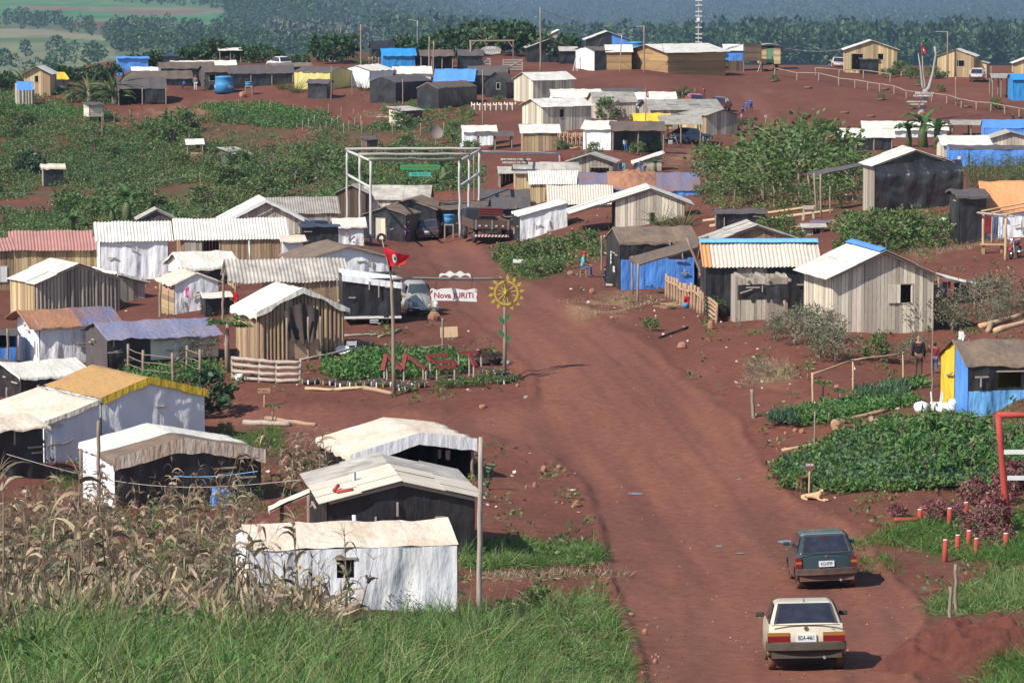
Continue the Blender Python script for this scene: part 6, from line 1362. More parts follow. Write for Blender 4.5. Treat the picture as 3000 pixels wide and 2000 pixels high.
t = board('hanging_sign', 'white scalloped hanging board with red hand painted letters', c, 138 / sg, 40 / sg, 'white_paint', [('Nova JURiTi', 0, -.02)], 'sign_letter_red', .31, shape=shp, hang=.42)
for sx in (-1, 1):
    MB().tube([(sx * .84, -.03, .2), (sx * .96, -.03, .05), (sx * .90, -.03, -.1), (sx * .93, -.03, -.2)], .018, 5).build('scroll', 'sign_letter_red', t)
c = A(1333, 808, Pm); b = MB(); n = 36; top = []; bot = []
for i in range(n + 1):
    u = i / n; x = (u - .5) * 92 / sg; top.append((x, (.10 + .05 * math.cos(u * 6 * math.pi)) * (1 - abs(2 * u - 1) ** 6))); bot.append((x, -.11 + .10 * abs(math.sin(u * 3 * math.pi))))
vs = [(x, -.02, z) for x, z in top] + [(x, -.02, z) for x, z in bot] + [(x, .02, z) for x, z in top] + [(x, .02, z) for x, z in bot]; m_ = n + 1
fs = [(i, i + 1, m_ + i + 1, m_ + i) for i in range(n)] + [(2 * m_ + i + 1, 2 * m_ + i, 3 * m_ + i, 3 * m_ + i + 1) for i in range(n)] + [(i + 1, i, 2 * m_ + i, 2 * m_ + i + 1) for i in range(n)] + [(m_ + i, m_ + i + 1, 3 * m_ + i + 1, 3 * m_ + i) for i in range(n)]
o = b.add(vs, fs).build('scalloped_crest', 'white_paint'); o.location = c + Vector((0, -.1, .05)); props(o, 'small white scalloped crest standing on the log above the hanging board', 'ornament')
P = Ps; t = thing('sunflower_wheel', 'yellow wagon wheel turned into a sunflower on a tall post', 'ornament', P); cw = A(1483, 858, P) - P
MB().tube([(0, 0, -.3), (.02, 0, 1.5), A(1479, 925, P) - P, cw + Vector((-.05, .09, .3))], [.085, .075, .06, .05], 8).build('post', 'pole_wood', t, smooth=True)
b = MB(); rr_ = .47; n = 28
ring = lambda R_, y, k: cw + Vector((R_ * math.cos(k), y, R_ * math.sin(k)))
for i in range(n):
    k0, k1 = 2 * math.pi * i / n, 2 * math.pi * (i + 1) / n
    b.add([ring(.42, -.05, k0), ring(.50, -.05, k0), ring(.50, -.05, k1), ring(.42, -.05, k1), ring(.42, .05, k0), ring(.50, .05, k0), ring(.50, .05, k1), ring(.42, .05, k1)], [(0, 1, 2, 3), (7, 6, 5, 4), (0, 4, 5, 1), (3, 2, 6, 7), (0, 3, 7, 4), (1, 5, 6, 2)])
b.build('wheel_rim', 'sun_yellow', t)
for i in range(12): MB().tube([cw, ring(.43, 0, i * math.pi / 6 + .2)], .022, 6).build('spoke', 'sun_yellow', t)
o = MB().tube([cw + Vector((0, -.12, 0)), cw + Vector((0, .1, 0))], .085, 12).build('hub', 'sun_yellow', t, smooth=True)
for i in range(14):
    k = i * 2 * math.pi / 14 + .1; a, d_ = ring(.49, 0, k), ring(.74, 0, k + .05); mid = (a + d_) / 2; sd = Vector((-math.sin(k), 0, math.cos(k))) * .075
    MB().quadbox(a, mid + sd, d_, mid - sd, (0, .015, 0)).build('petal', 'sun_yellow', t)
for (x, y, dx, dy) in ((1477, 950, -16, -28), (1479, 940, 16, -24), (1477, 984, -18, -20), (1480, 1000, 17, -18)):
    a = A(x, y, P) - P; e = A(x + dx, y + dy, P) - P; mid = (a + e) / 2; d_ = (e - a).normalized(); sd = Vector((-d_.z, 0, d_.x)) * .085
    MB().quadbox(a + Vector((0, -.08, 0)), mid + sd + Vector((0, -.08, 0)), e + Vector((0, -.08, 0)), mid - sd + Vector((0, -.08, 0)), (0, .015, 0)).build('leaf', 'leaf_paint', t)
P, s = G(1240, 1116)
def lp(x, y): z = (1114 - y) / s; return A(x, y, P + Vector((0, z * .55, 0)))
for nm, segs, legs, lab in (('m', [(1122, 1086, 1132, 1038), (1132, 1038, 1180, 1084), (1180, 1084, 1189, 1038), (1189, 1038, 1247, 1081)], [(1126, 1112), (1134, 1112), (1183, 1108), (1240, 1100), (1248, 1098)], 'red plank planter shaped like the letter M'),
                            ('s', [(1314, 1040, 1252, 1040), (1252, 1040, 1264, 1060), (1264, 1060, 1326, 1059), (1326, 1059, 1336, 1075), (1336, 1075, 1276, 1076)], [(1260, 1098), (1280, 1100), (1310, 1095), (1332, 1092)], 'red plank planter shaped like the letter S'),
                            ('t', [(1342, 1034, 1412, 1030), (1374, 1033, 1394, 1074)], [(1344, 1090), (1375, 1090), (1388, 1093), (1410, 1088)], 'red plank planter shaped like the letter T')):
    o0 = G(*legs[0])[0]; t = thing('letter_planter', lab, 'planter', o0, 0, 'red letter planters')
    for i, (x0, y0, x1, y1) in enumerate(segs):
        a, c = lp(x0, y0) - o0, lp(x1, y1) - o0; k = Vector((0, .004 * i, .004 * i))
        MB().beam(a + k, c + k, .17, .12).build('tray', 'plank_red', t)
        MB().beam(a + k + Vector((0, 0, .045)), c + k + Vector((0, 0, .045)), .12, .05).build('soil', 'soil_bag', t)
    for (x, y) in legs:
        g = G(x, y)[0] - o0; best = min(segs, key=lambda q: min(abs(x - q[0]), abs(x - q[2]))); yy = best[1] if abs(x - best[0]) < abs(x - best[2]) else best[3]
        tp = lp(x, yy) - o0; MB().pole(Vector((tp.x, tp.y, g.z - .2)), tp, .04, 6).build('leg', 'wood_grey', t)
def tyre(label, px, py, group, r=.33, stripes=0, m='rubber', tall=.2, soil=True):
    P, s = G(px, py); t = thing('tyre', label, 'tyre', P, rnd.uniform(0, 6), group)
    pr = [(r * .58, tall * .1), (r * .72, 0), (r * .95, tall * .12), (r, tall * .4), (r, tall * .65), (r * .95, tall * .9), (r * .72, tall), (r * .58, tall * .9), (r * .58, tall * .1)]
    MB().lathe(pr, 20).build('casing', m, t, smooth=True)
    for k in range(stripes):
        a = 6.283 * k / stripes; d_ = Vector((math.cos(a), math.sin(a), 0)); e = Vector((-d_.y, d_.x, 0)) * .03
        MB().quadbox(d_ * (r + .004) - e + Vector((0, 0, .02)), d_ * (r + .004) + e + Vector((0, 0, .02)), d_ * (r + .004) + e + Vector((0, 0, tall * .95)), d_ * (r + .004) - e + Vector((0, 0, tall * .95)), d_ * .006).build('stripe', 'letter_white' if k % 3 else 'sun_yellow', t)
    if soil: MB().lathe([(0, tall * .7), (r * .6, tall * .6)], 12).build('soil', 'soil_bag', t)
    return t
for (x, y) in [(910, 1122), (965, 1122), (1008, 1128), (1046, 1130), (1082, 1127), (1104, 1122), (1122, 1134), (1150, 1132), (1172, 1140), (1192, 1146), (1222, 1134)]: tyre('tyre with painted stripes edging the sunflower bed', x, y, 'striped tyres edging the bed', .36, 8)
for (x, y) in [(1438, 1090), (1468, 1100), (1490, 1108), (1478, 1122)]: tyre('tyre with painted stripes at the foot of the sunflower wheel post', x, y, 'striped tyres at the sunflower post', .36, 8)
for i, (x, y) in enumerate([(2268, 238), (2368, 260), (2475, 331), (2552, 343), (2580, 293), (2692, 252), (2757, 270), (2808, 297), (2672, 318), (2920, 319), (2594, 263), (2835, 314)]):
    tyre('half buried tyre ring around a sapling on the hilltop square', x, y, 'tyre rings on the square', .42, 0, 'muddy', .22)
    if i in (0, 5, 6, 8, 9, 4): put(copy_tree(SAP), x, y, 22 if i != 9 else 34, 1.0, 'small sapling growing in a tyre ring on the square', 'saplings in tyres') if 'SAP' in globals() else None
for i, (x, y, h) in enumerate([(2768, 1642, 66), (2805, 1615, 52), (2838, 1590, 38), (2860, 1623, 52), (2946, 1605, 44), (2782, 1548, 56), (2694, 1518, 32), (2712, 1514, 32), (2758, 1505, 30), (2830, 1505, 38), (2894, 1478, 34), (2838, 1535, 30)]):
    P, s = G(x, y); t = thing('red_post', 'short red painted post with white top among the pink bushes', 'post', P, 0, 'short red posts'); r = 8.0 / s
    MB().pole((0, 0, -.2), (rnd.uniform(-.02, .02), 0, h / s), r, 12, 0, 2).build('post', 'post_red', t, smooth=True)
    MB().tube([(0, 0, h / s), (0, 0, h / s + .012)], r * .8, 12).build('cap', 'letter_white', t)
P, s = G(2955, 1552); t = thing('painted_timber_gate', 'tall red timber frame with white rails at the right edge', 'frame', P); a = A(2925, 1213, P) - P
MB().pole((0, 0, -.2), a, .105, 10, .01, 4).build('post', 'post_red', t, smooth=True)
MB().pole(a + Vector((-.05, 0, -.02)), a + Vector((3.4, 0, -.05)), .085, 10).build('top_rail', 'post_red', t, smooth=True)
for y in (1322, 1398): q = A(2940 + (y - 1322) * .13, y, P) - P; MB().beam(q + Vector((0, -.1, 0)), q + Vector((3.2, -.1, 0)), .04, .13).build('cross_rail', 'white_paint', t)
MB().pole((3.25, 0, -.2), a + Vector((3.4, 0, 0)), .105, 10).build('post', 'post_red', t, smooth=True)
P, s = G(2622, 1532); o = MB().pole((-.02, 0, .07), (.72, .05, .09), .07, 9).build('red_log', 'post_red', smooth=True); o.location = P; props(o, 'fallen red painted log in the grass', 'log')
def tank(name, label, px, py, r0, r1, h, stand=0, text=None):
    P, s = G(px, py); t = thing(name, label, 'water tank', P)
    pr = [(0, stand + h * 1.05), (r1 * .5, stand + h * 1.04), (r1 * 1.02, stand + h), (r1 * 1.02, stand + h * .93), (r1, stand + h * .92), ((r0 + r1) / 2 * 1.0, stand + h * .55), ((r0 + r1) / 2 * 1.02, stand + h * .53), ((r0 + r1) / 2 * 1.02, stand + h * .49), (r0 * 1.0, stand + .02), (0, stand)]
    MB().lathe(pr, 28).build('shell', 'tank_blue', t, smooth=True)
    if stand:
        MB().box(-r0 * 1.1, r0 * 1.1, -r0 * 1.1, r0 * 1.1, stand - .08, stand - .005).build('platform', 'wood_grey', t)
        for sx in (-1, 1):
            for sy in (-1, 1): MB().pole((sx * r0, sy * r0, -.2), (sx * r0, sy * r0, stand - .08), .06, 6).build('leg', 'pole_wood', t)
    if text:
        for k, ch in text:
            a = k; rr2 = (r0 + r1) / 2 + .03
            ctext(ch, .42, 'lettering', 'letter_white', t, (rr2 * math.sin(a), -rr2 * math.cos(a), stand + h * .36), (R(90), 0, a), .01)
tank('big_tank', 'big round blue water tank with white letters between the black shacks', 657, 272, 1.06, .92, 1.72, 0, [(-1.25, 'N'), (.62, 'V'), (.9, 'E'), (1.2, 'L')])
tank('small_tank', 'small blue water tank on a wooden stand right of the big tank', 730, 280, .36, .45, .42, 1.0)
tank('barrel', 'conical blue water barrel on posts by the gateway', 1316, 700, .30, .40, .65, 1.05)
tank('barrel', 'straight blue water barrel on a stand under the gateway', 1360, 690, .25, .28, .6, 1.0)
tank('barrel', 'big teal tank behind the sugar cane at the top', 1865, 150, 1.2, 1.1, 1.6, .5)
P, s = G(2256, 208); phi = -math.atan2(P.x, P.y) + R(4); t = thing('wooden_caravan', 'wooden caravan with green door and curved tin roof on wheels', 'caravan', P, phi)
W_, zb_ = 2.35, .85; tp = lambda u: 2.75 + .0 * u
put_wall(t, (-W_ / 2, 0), (W_ / 2, 0), zb_, tp, [('hplank', 'wood_tan', 0, .33, .3, 1), ('hplank', 'wood_tan', .66, 1, .3, 1)], 2.75)
for a, c in (((W_ / 2, 0), (W_ / 2, 4)), ((W_ / 2, 4), (-W_ / 2, 4)), ((-W_ / 2, 4), (-W_ / 2, 0))): put_wall(t, a, c, zb_, tp, [('hplank', 'wood_tan', 0, 1, .3, 1)], 2.75)
MB().box(-.36, .36, -.02, .03, .95, 2.6).build('door', 'sign_teal' if False else mat('door_green', (.10, .26, .15), (.2, .3, .2), ns=3), t)
b = MB(); b.grid(lambda u, v: ((u - .5) * (W_ + .5), -.3 + 4.6 * v, 2.78 + .3 * math.cos((u - .5) * 2.8)), 14, 3); b.grid(lambda u, v: ((u - .5) * (W_ + .5), -.3 + 4.6 * v, 2.74 + .3 * math.cos((u - .5) * 2.8)), 14, 3); b.build('roof', 'roof_darkgrey', t, smooth=True)
MB().box(-W_ / 2, W_ / 2, .05, 4, .7, .84).build('chassis', 'wood_dark', t)
for sx in (-1, 1):
    for y in (.7, 3.2):
        o = MB().lathe([(.0, -.08), (.36, -.08), (.36, .08), (0, .08)], 16).build('wheel', 'muddy', t); o.location = (sx * .9, y, .36); o.rotation_euler = (0, R(90), 0)
for i in range(3): MB().box(-.3, .3, -.75 + i * .25, -.5 + i * .25, .2 + i * .25, .25 + i * .25).build('step', 'wood_brown', t)
P, s = G(2204, 212); t = thing('dark_board', 'large dark plank board on legs beside the caravan', 'board', P, -math.atan2(P.x, P.y))
put_wall(t, (-1.05, 0), (1.05, 0), 1.3, lambda u: 3.25, [('hplank', 'wood_dark', 0, 1, .4, 1)], 3.25)
for x in (-1, 1): MB().pole((x, .06, -.2), (x, .06, 3.4), .06, 6).build('leg', 'pole_wood', t)
MB().pole((.6, -.1, -.1), (1.0, .0, 1.2), .05, 6).build('brace', 'wood_tan', t)
P, s = G(1440, 205); P2, _ = G(1378, 205); t = thing('ranch_gateway', 'timber gateway frame with an oval sign before the castor bushes', 'gateway', P); a = G(1503, 205)[0]
for g in (P2, a): MB().beam(g - P + Vector((0, 0, -.2)), A(1378 if g is P2 else 1503, 120, P) - P, .18, .18).build('post', 'pole_wood', t)
MB().beam(A(1374, 120, P) - P + Vector((0, .02, 0)), A(1507, 119, P) - P + Vector((0, .02, 0)), .16, .16).build('lintel', 'pole_wood', t)
for x0, x1 in ((1380, 1392), (1501, 1489)): MB().beam(A(x0, 138, P) - P, A(x1, 122, P) - P, .1, .1).build('brace', 'pole_wood', t)
c = A(1438, 148, P); sg = FOC / c.y
t = board('oval_sign', 'grey oval plank sign hanging in the timber gateway', c, 62 / sg, 25 / sg, 'pole_grey', [('GRUPO', 0, .27), ('SANTA CLARA', 0, -.27)], 'letter_white', .33, shape=[(math.cos(k * math.pi / 12), math.sin(k * math.pi / 12)) for k in range(24)], hang=.5)
def gate(label, x0, x1, y, h, wheel):
    P, s = G((x0 + x1) / 2, y); w = (x1 - x0) / s; h /= s; t = thing('field_gate', label, 'gate', P, -math.atan2(P.x, P.y))
    for x in (-w / 2, w / 2): MB().beam((x, 0, -.1), (x, 0, h), .12, .12).build('stile', 'pole_grey', t)
    for k in range(5): MB().beam((-w / 2, -.02, .15 + (h - .25) * k / 4), (w / 2, -.02, .15 + (h - .25) * k / 4), .04, .12).build('board', 'pole_grey', t)
    MB().beam((-w / 2, -.08, .1), (w / 2, -.08, h - .1), .04, .11).build('brace', 'pole_grey', t)
    if wheel:
        b = MB(); b.tube([(.4 * math.cos(k * .2618), -.14, h * .45 + .4 * math.sin(k * .2618)) for k in range(25)], .035, 6); b.build('wheel', 'wood_dark', t)
        for k in range(8): MB().tube([(0, -.14, h * .45), (.4 * math.cos(k * .785), -.14, h * .45 + .4 * math.sin(k * .785))], .02, 5).build('spoke', 'wood_dark', t)
gate('grey field gate with a spoked wheel below the oval sign', 1381, 1436, 206, 36, True)
gate('open grey field gate leaf right of the one with the wheel', 1474, 1530, 207, 34, False)
def slab_porch(name, label, pts, z, posts, m, ref, th=.06, cat='porch'):
    P, s = G(*ref); t = thing(name, label, cat, P)
    q = [A(x, y, P + Vector((0, dy, 0))) - P for x, y, dy in pts]
    sd = rnd.random() * 50
    def fn(u, v): p = q[0].lerp(q[1], u).lerp(q[3].lerp(q[2], u), v); return p + Vector((0, 0, .05 * fb(u * 4 + sd, v * 3, 2)))
    b = MB(); b.grid(fn, 18, 8); b.grid(lambda u, v: fn(u, v) + Vector((0, 0, -th)), 18, 8)
    b.grid(lambda u, v: fn(u, 0) + Vector((0, -.01, -.14 * v)), 18, 1); b.build('roof', m, t, smooth=True)
    for bx, by, tx, ty in posts:
        g, _ = G(bx, by); tp = A(tx, ty, g); MB().pole(g - P + Vector((0, 0, -.2)), tp - P, .065, 7, .01, 3).build('post', 'pole_wood', t, smooth=True)
    return t
slab_porch('porch', 'dusty sloping porch roof on two posts beside the blue tarp front', [(1843, 752, 0), (1872, 776, -1.0), (2084, 712, -1.0), (2076, 690, 0)], 0, [(1853, 862, 1852, 750), (1868, 888, 1870, 772)], 'tarp_dusty', (1900, 862))
slab_porch('porch', 'long slanting dark porch roof left of the black draped house', [(2365, 505, 0), (2404, 512, -1.2), (2545, 482, -1.2), (2530, 473, 0)], 0, [(2380, 598, 2366, 510), (2393, 628, 2385, 508), (2405, 640, 2404, 510)], 'tarp_slate', (2400, 620))
slab_porch('lean_roof', 'thin white lean-to roof over the clothes line at the pale plank house', [(2742, 798, 0), (2740, 806, -.6), (2870, 838, -.6), (2880, 832, .6)], 0, [(2752, 890, 2750, 806), (2858, 900, 2852, 832), (2896, 880, 2894, 840)], 'roof_white', (2760, 885))
slab_porch('plank_ramp', 'pale plank lean-to sloping down from the cream sheet roof', [(785, 1482, .4), (790, 1492, -.6), (930, 1432, -.6), (922, 1422, .4)], 0, [(825, 1560, 826, 1478), (905, 1545, 905, 1436)], 'roof_cream', (860, 1560))
P, s = G(2910, 752); t = thing('pergola', 'rough timber pergola with a bench at the right edge', 'pergola', P)
pt = {}
for nm, b_, tp in (('a', (2880, 745), (2881, 628)), ('b', (2946, 762), (2947, 640)), ('c', (2905, 715), (2906, 635)), ('d', (3040, 745), (3040, 625))):
    g, _ = G(*b_); q = A(tp[0], tp[1], g); pt[nm] = q - P; MB().pole(g - P + Vector((0, 0, -.2)), q - P, .075 if nm != 'c' else .04, 8, .01, 4).build('post', 'wood_tan', t, smooth=True)
MB().pole(pt['a'] + Vector((-.3, 0, .08)), pt['b'] + Vector((.4, 0, .1)), .06, 7).build('beam', 'wood_grey', t, smooth=True)
for k in range(3): a = pt['a'].lerp(pt['b'], k / 2.2); MB().pole(a + Vector((-.1, 0, .16)), a + Vector((2.6, 1.0, .55)), .045, 7, .02).build('rafter', 'wood_tan', t, smooth=True)
g = G(2905, 745)[0] - P; MB().beam(g + Vector((-.6, 0, .45)), g + Vector((.75, -.1, .45)), .25, .06).build('bench_seat', 'wood_tan', t)
for x in (-.4, .5): MB().beam(g + Vector((x, 0, -.1)), g + Vector((x, 0, .42)), .1, .1).build('bench_leg', 'wood_brown', t)
def cloth(label, cat, c, w, h, m, n='garment', legs=False):
    t = thing(n, label, cat, c); sd = rnd.random() * 40
    parts_ = ((-.25, .46), (.25, .46)) if legs else ((0, 1),)
    b = MB()
    for dx, f in parts_:
        b.grid(lambda u, v: ((u - .5) * w * f * (1 - .15 * v) + dx * w, .06 * fb(u * 5 + sd, v * 2, 2) * (1 + v) , -h * v * (1 + .05 * fb(u * 3, sd, 2))), 6, 8)
    if legs: b.grid(lambda u, v: ((u - .5) * w, -.005, -h * .35 * v), 6, 3)
    b.build('fabric', m, t, smooth=True)
rf = G(2910, 735)[0]
for lab, cat, x, y, w, h, m, lg in (('dark red towel hanging in the pergola', 'towel', 2895, 633, 20, 48, 'cloth_maroon', 0), ('blue jeans hanging in the pergola', 'jeans', 2918, 636, 14, 58, 'cloth_jeans', 1), ('white shirt hanging in the pergola', 'shirt', 2932, 636, 12, 46, 'cloth_white', 0)): cloth(lab, cat, A(x, y, rf), w / 53, h / 53, MATS[m], legs=bool(lg))
rf = G(2800, 885)[0]
for i, (x, y, w, h, m, lab) in enumerate([(2740, 835, 18, 42, 'cloth_navy', 'navy cloth at the corner of the pale plank house'), (2768, 826, 14, 44, 'cloth_jeans', 'small jeans on the line right of the pale plank house'), (2781, 825, 9, 20, 'cloth_red', 'red cloth on the line right of the pale plank house'), (2803, 828, 16, 62, 'cloth_black', 'long black garment on the line'), (2822, 834, 12, 42, 'cloth_navy', 'navy shirt at the middle of the line'), (2833, 838, 12, 46, 'cloth_black', 'black trousers near the right end of the line'), (2848, 842, 9, 36, 'cloth_white', 'white cloth at the right end of the line')]): cloth(lab, 'garment', A(x, y, rf), w / 64, h / 64, m)
P, s = G(1420, 1400)
for (x, y, w, h, m, lab) in [(1288, 1316, 11, 26, 'cloth_cream', 'cream shirt hanging under the white canopy'), (1312, 1318, 14, 28, 'cloth_white', 'white and purple shirt hanging under the white canopy')]: cloth(lab, 'garment', A(x, y, G(1300, 1400)[0]), w / 88, h / 88, m)
rf = G(1370, 440)[0]
for (x, y, w, h, m, lab) in [(1352, 420, 9, 16, 'cloth_white', 'white wash on the line by the white tent'), (1362, 421, 8, 15, 'cloth_purple', 'purple wash on the line by the white tent'), (1371, 421, 7, 15, 'cloth_black', 'black wash on the line by the white tent')]: cloth(lab, 'garment', A(x, y, rf), w / 31, h / 31, m)
rf = G(1825, 500)[0]
for (x, y, w, h, m, lab) in [(1818, 478, 9, 18, 'cloth_navy', 'dark wash beside the grey gabled house'), (1828, 478, 8, 17, 'cloth_teal', 'teal wash beside the grey gabled house')]: cloth(lab, 'garment', A(x, y, rf), w / 33, h / 33, m)
t_, w_, L_, he_, s_ = SHACKS['B1']      # brown cloth hung before the tall log hut
mw = Matrix.Translation(t_.location) @ Matrix.Rotation(t_.rotation_euler.z, 4, 'Z')
t = props(empty('hanging_cloth', mw @ Vector((-.2, -.75, 0)), t_.rotation_euler.z), 'dark brown tarp cloth draped over poles before the tall log hut', 'cloth')
def dr(u, v):
    x = (u - .5) * 1.55 * (1 - .35 * v * v); z = 2.15 + .35 * (1 - abs(2 * u - 1)) - v * (1.25 + .5 * (1 - abs(2 * u - 1))) ; return (x, -.12 * math.sin(u * 17) * (.3 + v) + .28 * (1 - v), z)
MB().grid(dr, 30, 14).build('drape', mat('cloth_tarp', (.055, .045, .04), (.12, .08, .06), ns=2, rough=.9), t, smooth=True)
for x in (-.75, .2, .75): MB().pole((x, .02, -.4), (x, .02, 1.9), .06, 7).build('post', 'pole_wood', t, smooth=True)
MB().box(-.7, .72, .05, .1, .15, .95).build('panel', 'wood_tan', t)
P, s = G(1090, 952); t = thing('covered_trailer', 'black tarp covered trailer with white rim and number plate', 'trailer', P, R(4) - math.atan2(P.x, P.y)); w2 = 84 / s
for a, c in (((-w2, 0), (w2, 0)), ((w2, 0), (w2, 3)), ((w2, 3), (-w2, 3)), ((-w2, 3), (-w2, 0))): put_wall(t, a, c, .34, lambda u: 2.1, [('tarp', 'tarp_black', 0, 1, .16, 1)], 2.1)
b = MB(); b.grid(lambda u, v: ((u - .5) * 2 * (w2 + .06), -.08 + 3.2 * v, 2.26 - .38 * u + .05 * math.sin(v * 9)), 16, 8); b.grid(lambda u, v: ((u - .5) * 2 * (w2 + .06), -.09 - .01 * v, 2.26 - .38 * u - .26 * v), 16, 2); b.build('cover', 'tarp_white', t, smooth=True)
MB().box(-w2 - .03, w2 + .03, -.08, .02, .30, .40).build('rim', 'white_paint', t)
MB().box(-w2 * .9, w2 * .9, .3, 2.9, .18, .3).build('chassis', 'black_plastic', t)
MB().box(-.1, .28, -.1, -.08, .1, .25).build('number_plate', 'plate', t); ctext('LFM-0320', .09, 'lettering', 'ink', t, (.09, -.106, .175))
for sx in (-1, 1):
    o = MB().lathe([(0, -.1), (.22, -.1), (.3, -.07), (.3, .07), (.22, .1), (0, .1)], 16).build('wheel', 'rubber', t); o.location = (sx * w2 * .75, 1.6, .28); o.rotation_euler = (0, R(90), 0)
def stake_sign(label, px, py, top, w, h, m, lines, fm, size, pm='wood_tan'):
    P, s = G(px, py); c = A(px, top, P); return board('stake_sign', label, c, w / s, h / s, m, lines, fm, size, posts=[(0, -(py - top) / s - .1, h / s * .4, .035)], pm=pm)
stake_sign('small wooden sign on a stake beside two dogs', 2372, 1455, 1365, 27, 19, 'sign_brown', [('20KM', 0, .04)], 'letter_white', .1)
stake_sign('little orange lettered board on a stake near the low papaya', 774, 1195, 1144, 36, 13, 'wood_tan', [('POMAR', 0, 0)], 'tarp_rust', .17)
stake_sign('white painted board on a stake in the roadside bushes', 1518, 800, 765, 30, 11, 'white_paint', [], 'ink', .1)
stake_sign('small grey board on a stake by the curve of the upper road', 2243, 362, 341, 8, 8, 'pole_grey', [], 'ink', .1)
stake_sign('small brown board above the tyre at the gateway', 1113, 700, 670, 12, 8, 'sign_brown', [], 'ink', .1)
P, s = G(1117, 713); t = thing('standing_tyre', 'upright tyre with yellow ring at the gateway', 'tyre', P)
pr = [(.17, -.08), (.3, -.09), (.34, -.05), (.34, .05), (.3, .09), (.17, .08), (.17, -.08)]
o = MB().lathe(pr, 20).build('casing', 'rubber', t, smooth=True); o.location = (0, 0, .34); o.rotation_euler = (R(90), 0, R(15))
o = MB().lathe([(.17, -.095), (.22, -.097), (.22, -.093), (.17, -.09)], 20).build('ring', 'sun_yellow', t); o.location = (0, 0, .34); o.rotation_euler = (R(90), 0, R(15))
def rock(label, px, py, w, h, m='rock', group=None):
    P, s = G(px, py); b = MB(); b.blob((0, 0, h / s * .35), (w / s / 2, w / s / 2 * .9, h / s * .7), 10, 7, .13, int(px)); o = b.build('rock', m, smooth=False); o.location = P; o.rotation_euler = (0, 0, rnd.uniform(0, 6)); return props(o, label, 'rock', group)
for x, y, w, h, lab in [(1271, 942, 40, 24, 'big red rock under the nose of the silver round car'), (1594, 1378, 20, 18, 'upright rock beside the track left of the road'), (1638, 1374, 18, 12, 'flat rock next to the upright one'), (1567, 1432, 14, 13, 'small round rock on the dirt left of the road'), (1542, 1436, 10, 9, 'tiny pale rock left of the small round one'), (1690, 1482, 26, 16, 'pale rock at the left road edge'), (1998, 1022, 30, 18, 'orange rock on the bank below the plank pen'), (1672, 805, 22, 13, 'rock beside the stool of the seated man'), (1735, 858, 17, 14, 'rock on the dirt before the blue tarp'), (1793, 933, 14, 8, 'small stone on the slope below the straw'), (2083, 965, 20, 26, 'pointed rock beneath the leaning sapling'), (2452, 1145, 20, 14, 'rock beneath the straight new rail'), (2295, 1353, 28, 12, 'flat rock at the tip of the vine plot'), (2350, 1262, 20, 12, 'rock edging the garden'), (2330, 1258, 14, 10, 'smaller rock edging the garden'), (1415, 1198, 26, 10, 'flat orange slab on the side track'), (1783, 805, 10, 10, 'stone near the seated man'), (712, 287, 22, 18, 'orange boulder before the wide black shack'), (2690, 1290, 18, 10, 'stone between the cassava plants'), (1850, 1800, 20, 9, 'orange stone at the grass edge'), (1890, 1850, 18, 16, 'orange brick at the grass edge'), (1920, 1935, 16, 14, 'white stone beside the near grass'), (645, 1258, 26, 9, 'stone at the corner of the big white tarp house'), (990, 350, 14, 8, 'stone in the upper field')]:
    rock(lab, x, y, w, h)
for k in range(26):
    x, y = rnd.choice([(rnd.uniform(1560, 1720), rnd.uniform(1380, 1500)), (rnd.uniform(1880, 1960), rnd.uniform(1760, 1980)), (rnd.uniform(1500, 1560), rnd.uniform(1110, 1180)), (rnd.uniform(1880, 2150), rnd.uniform(930, 1080)), (rnd.uniform(2260, 2320), rnd.uniform(1150, 1350))])
    rock('small red stone scattered beside the road', x, y, rnd.uniform(6, 12), rnd.uniform(4, 8), group='small stones beside the road')
def log(label, a, b_, r, m='wood_brown', cat='log', lift=0):
    P, s = G(*a); Q_, _ = G(*b_); t = MB().pole(Vector((0, 0, r * .7 + lift)), Q_ - P + Vector((0, 0, r * .7 + lift)), r, 9, .02, 5).build('log', m, smooth=True); t.location = P; return props(t, label, cat)
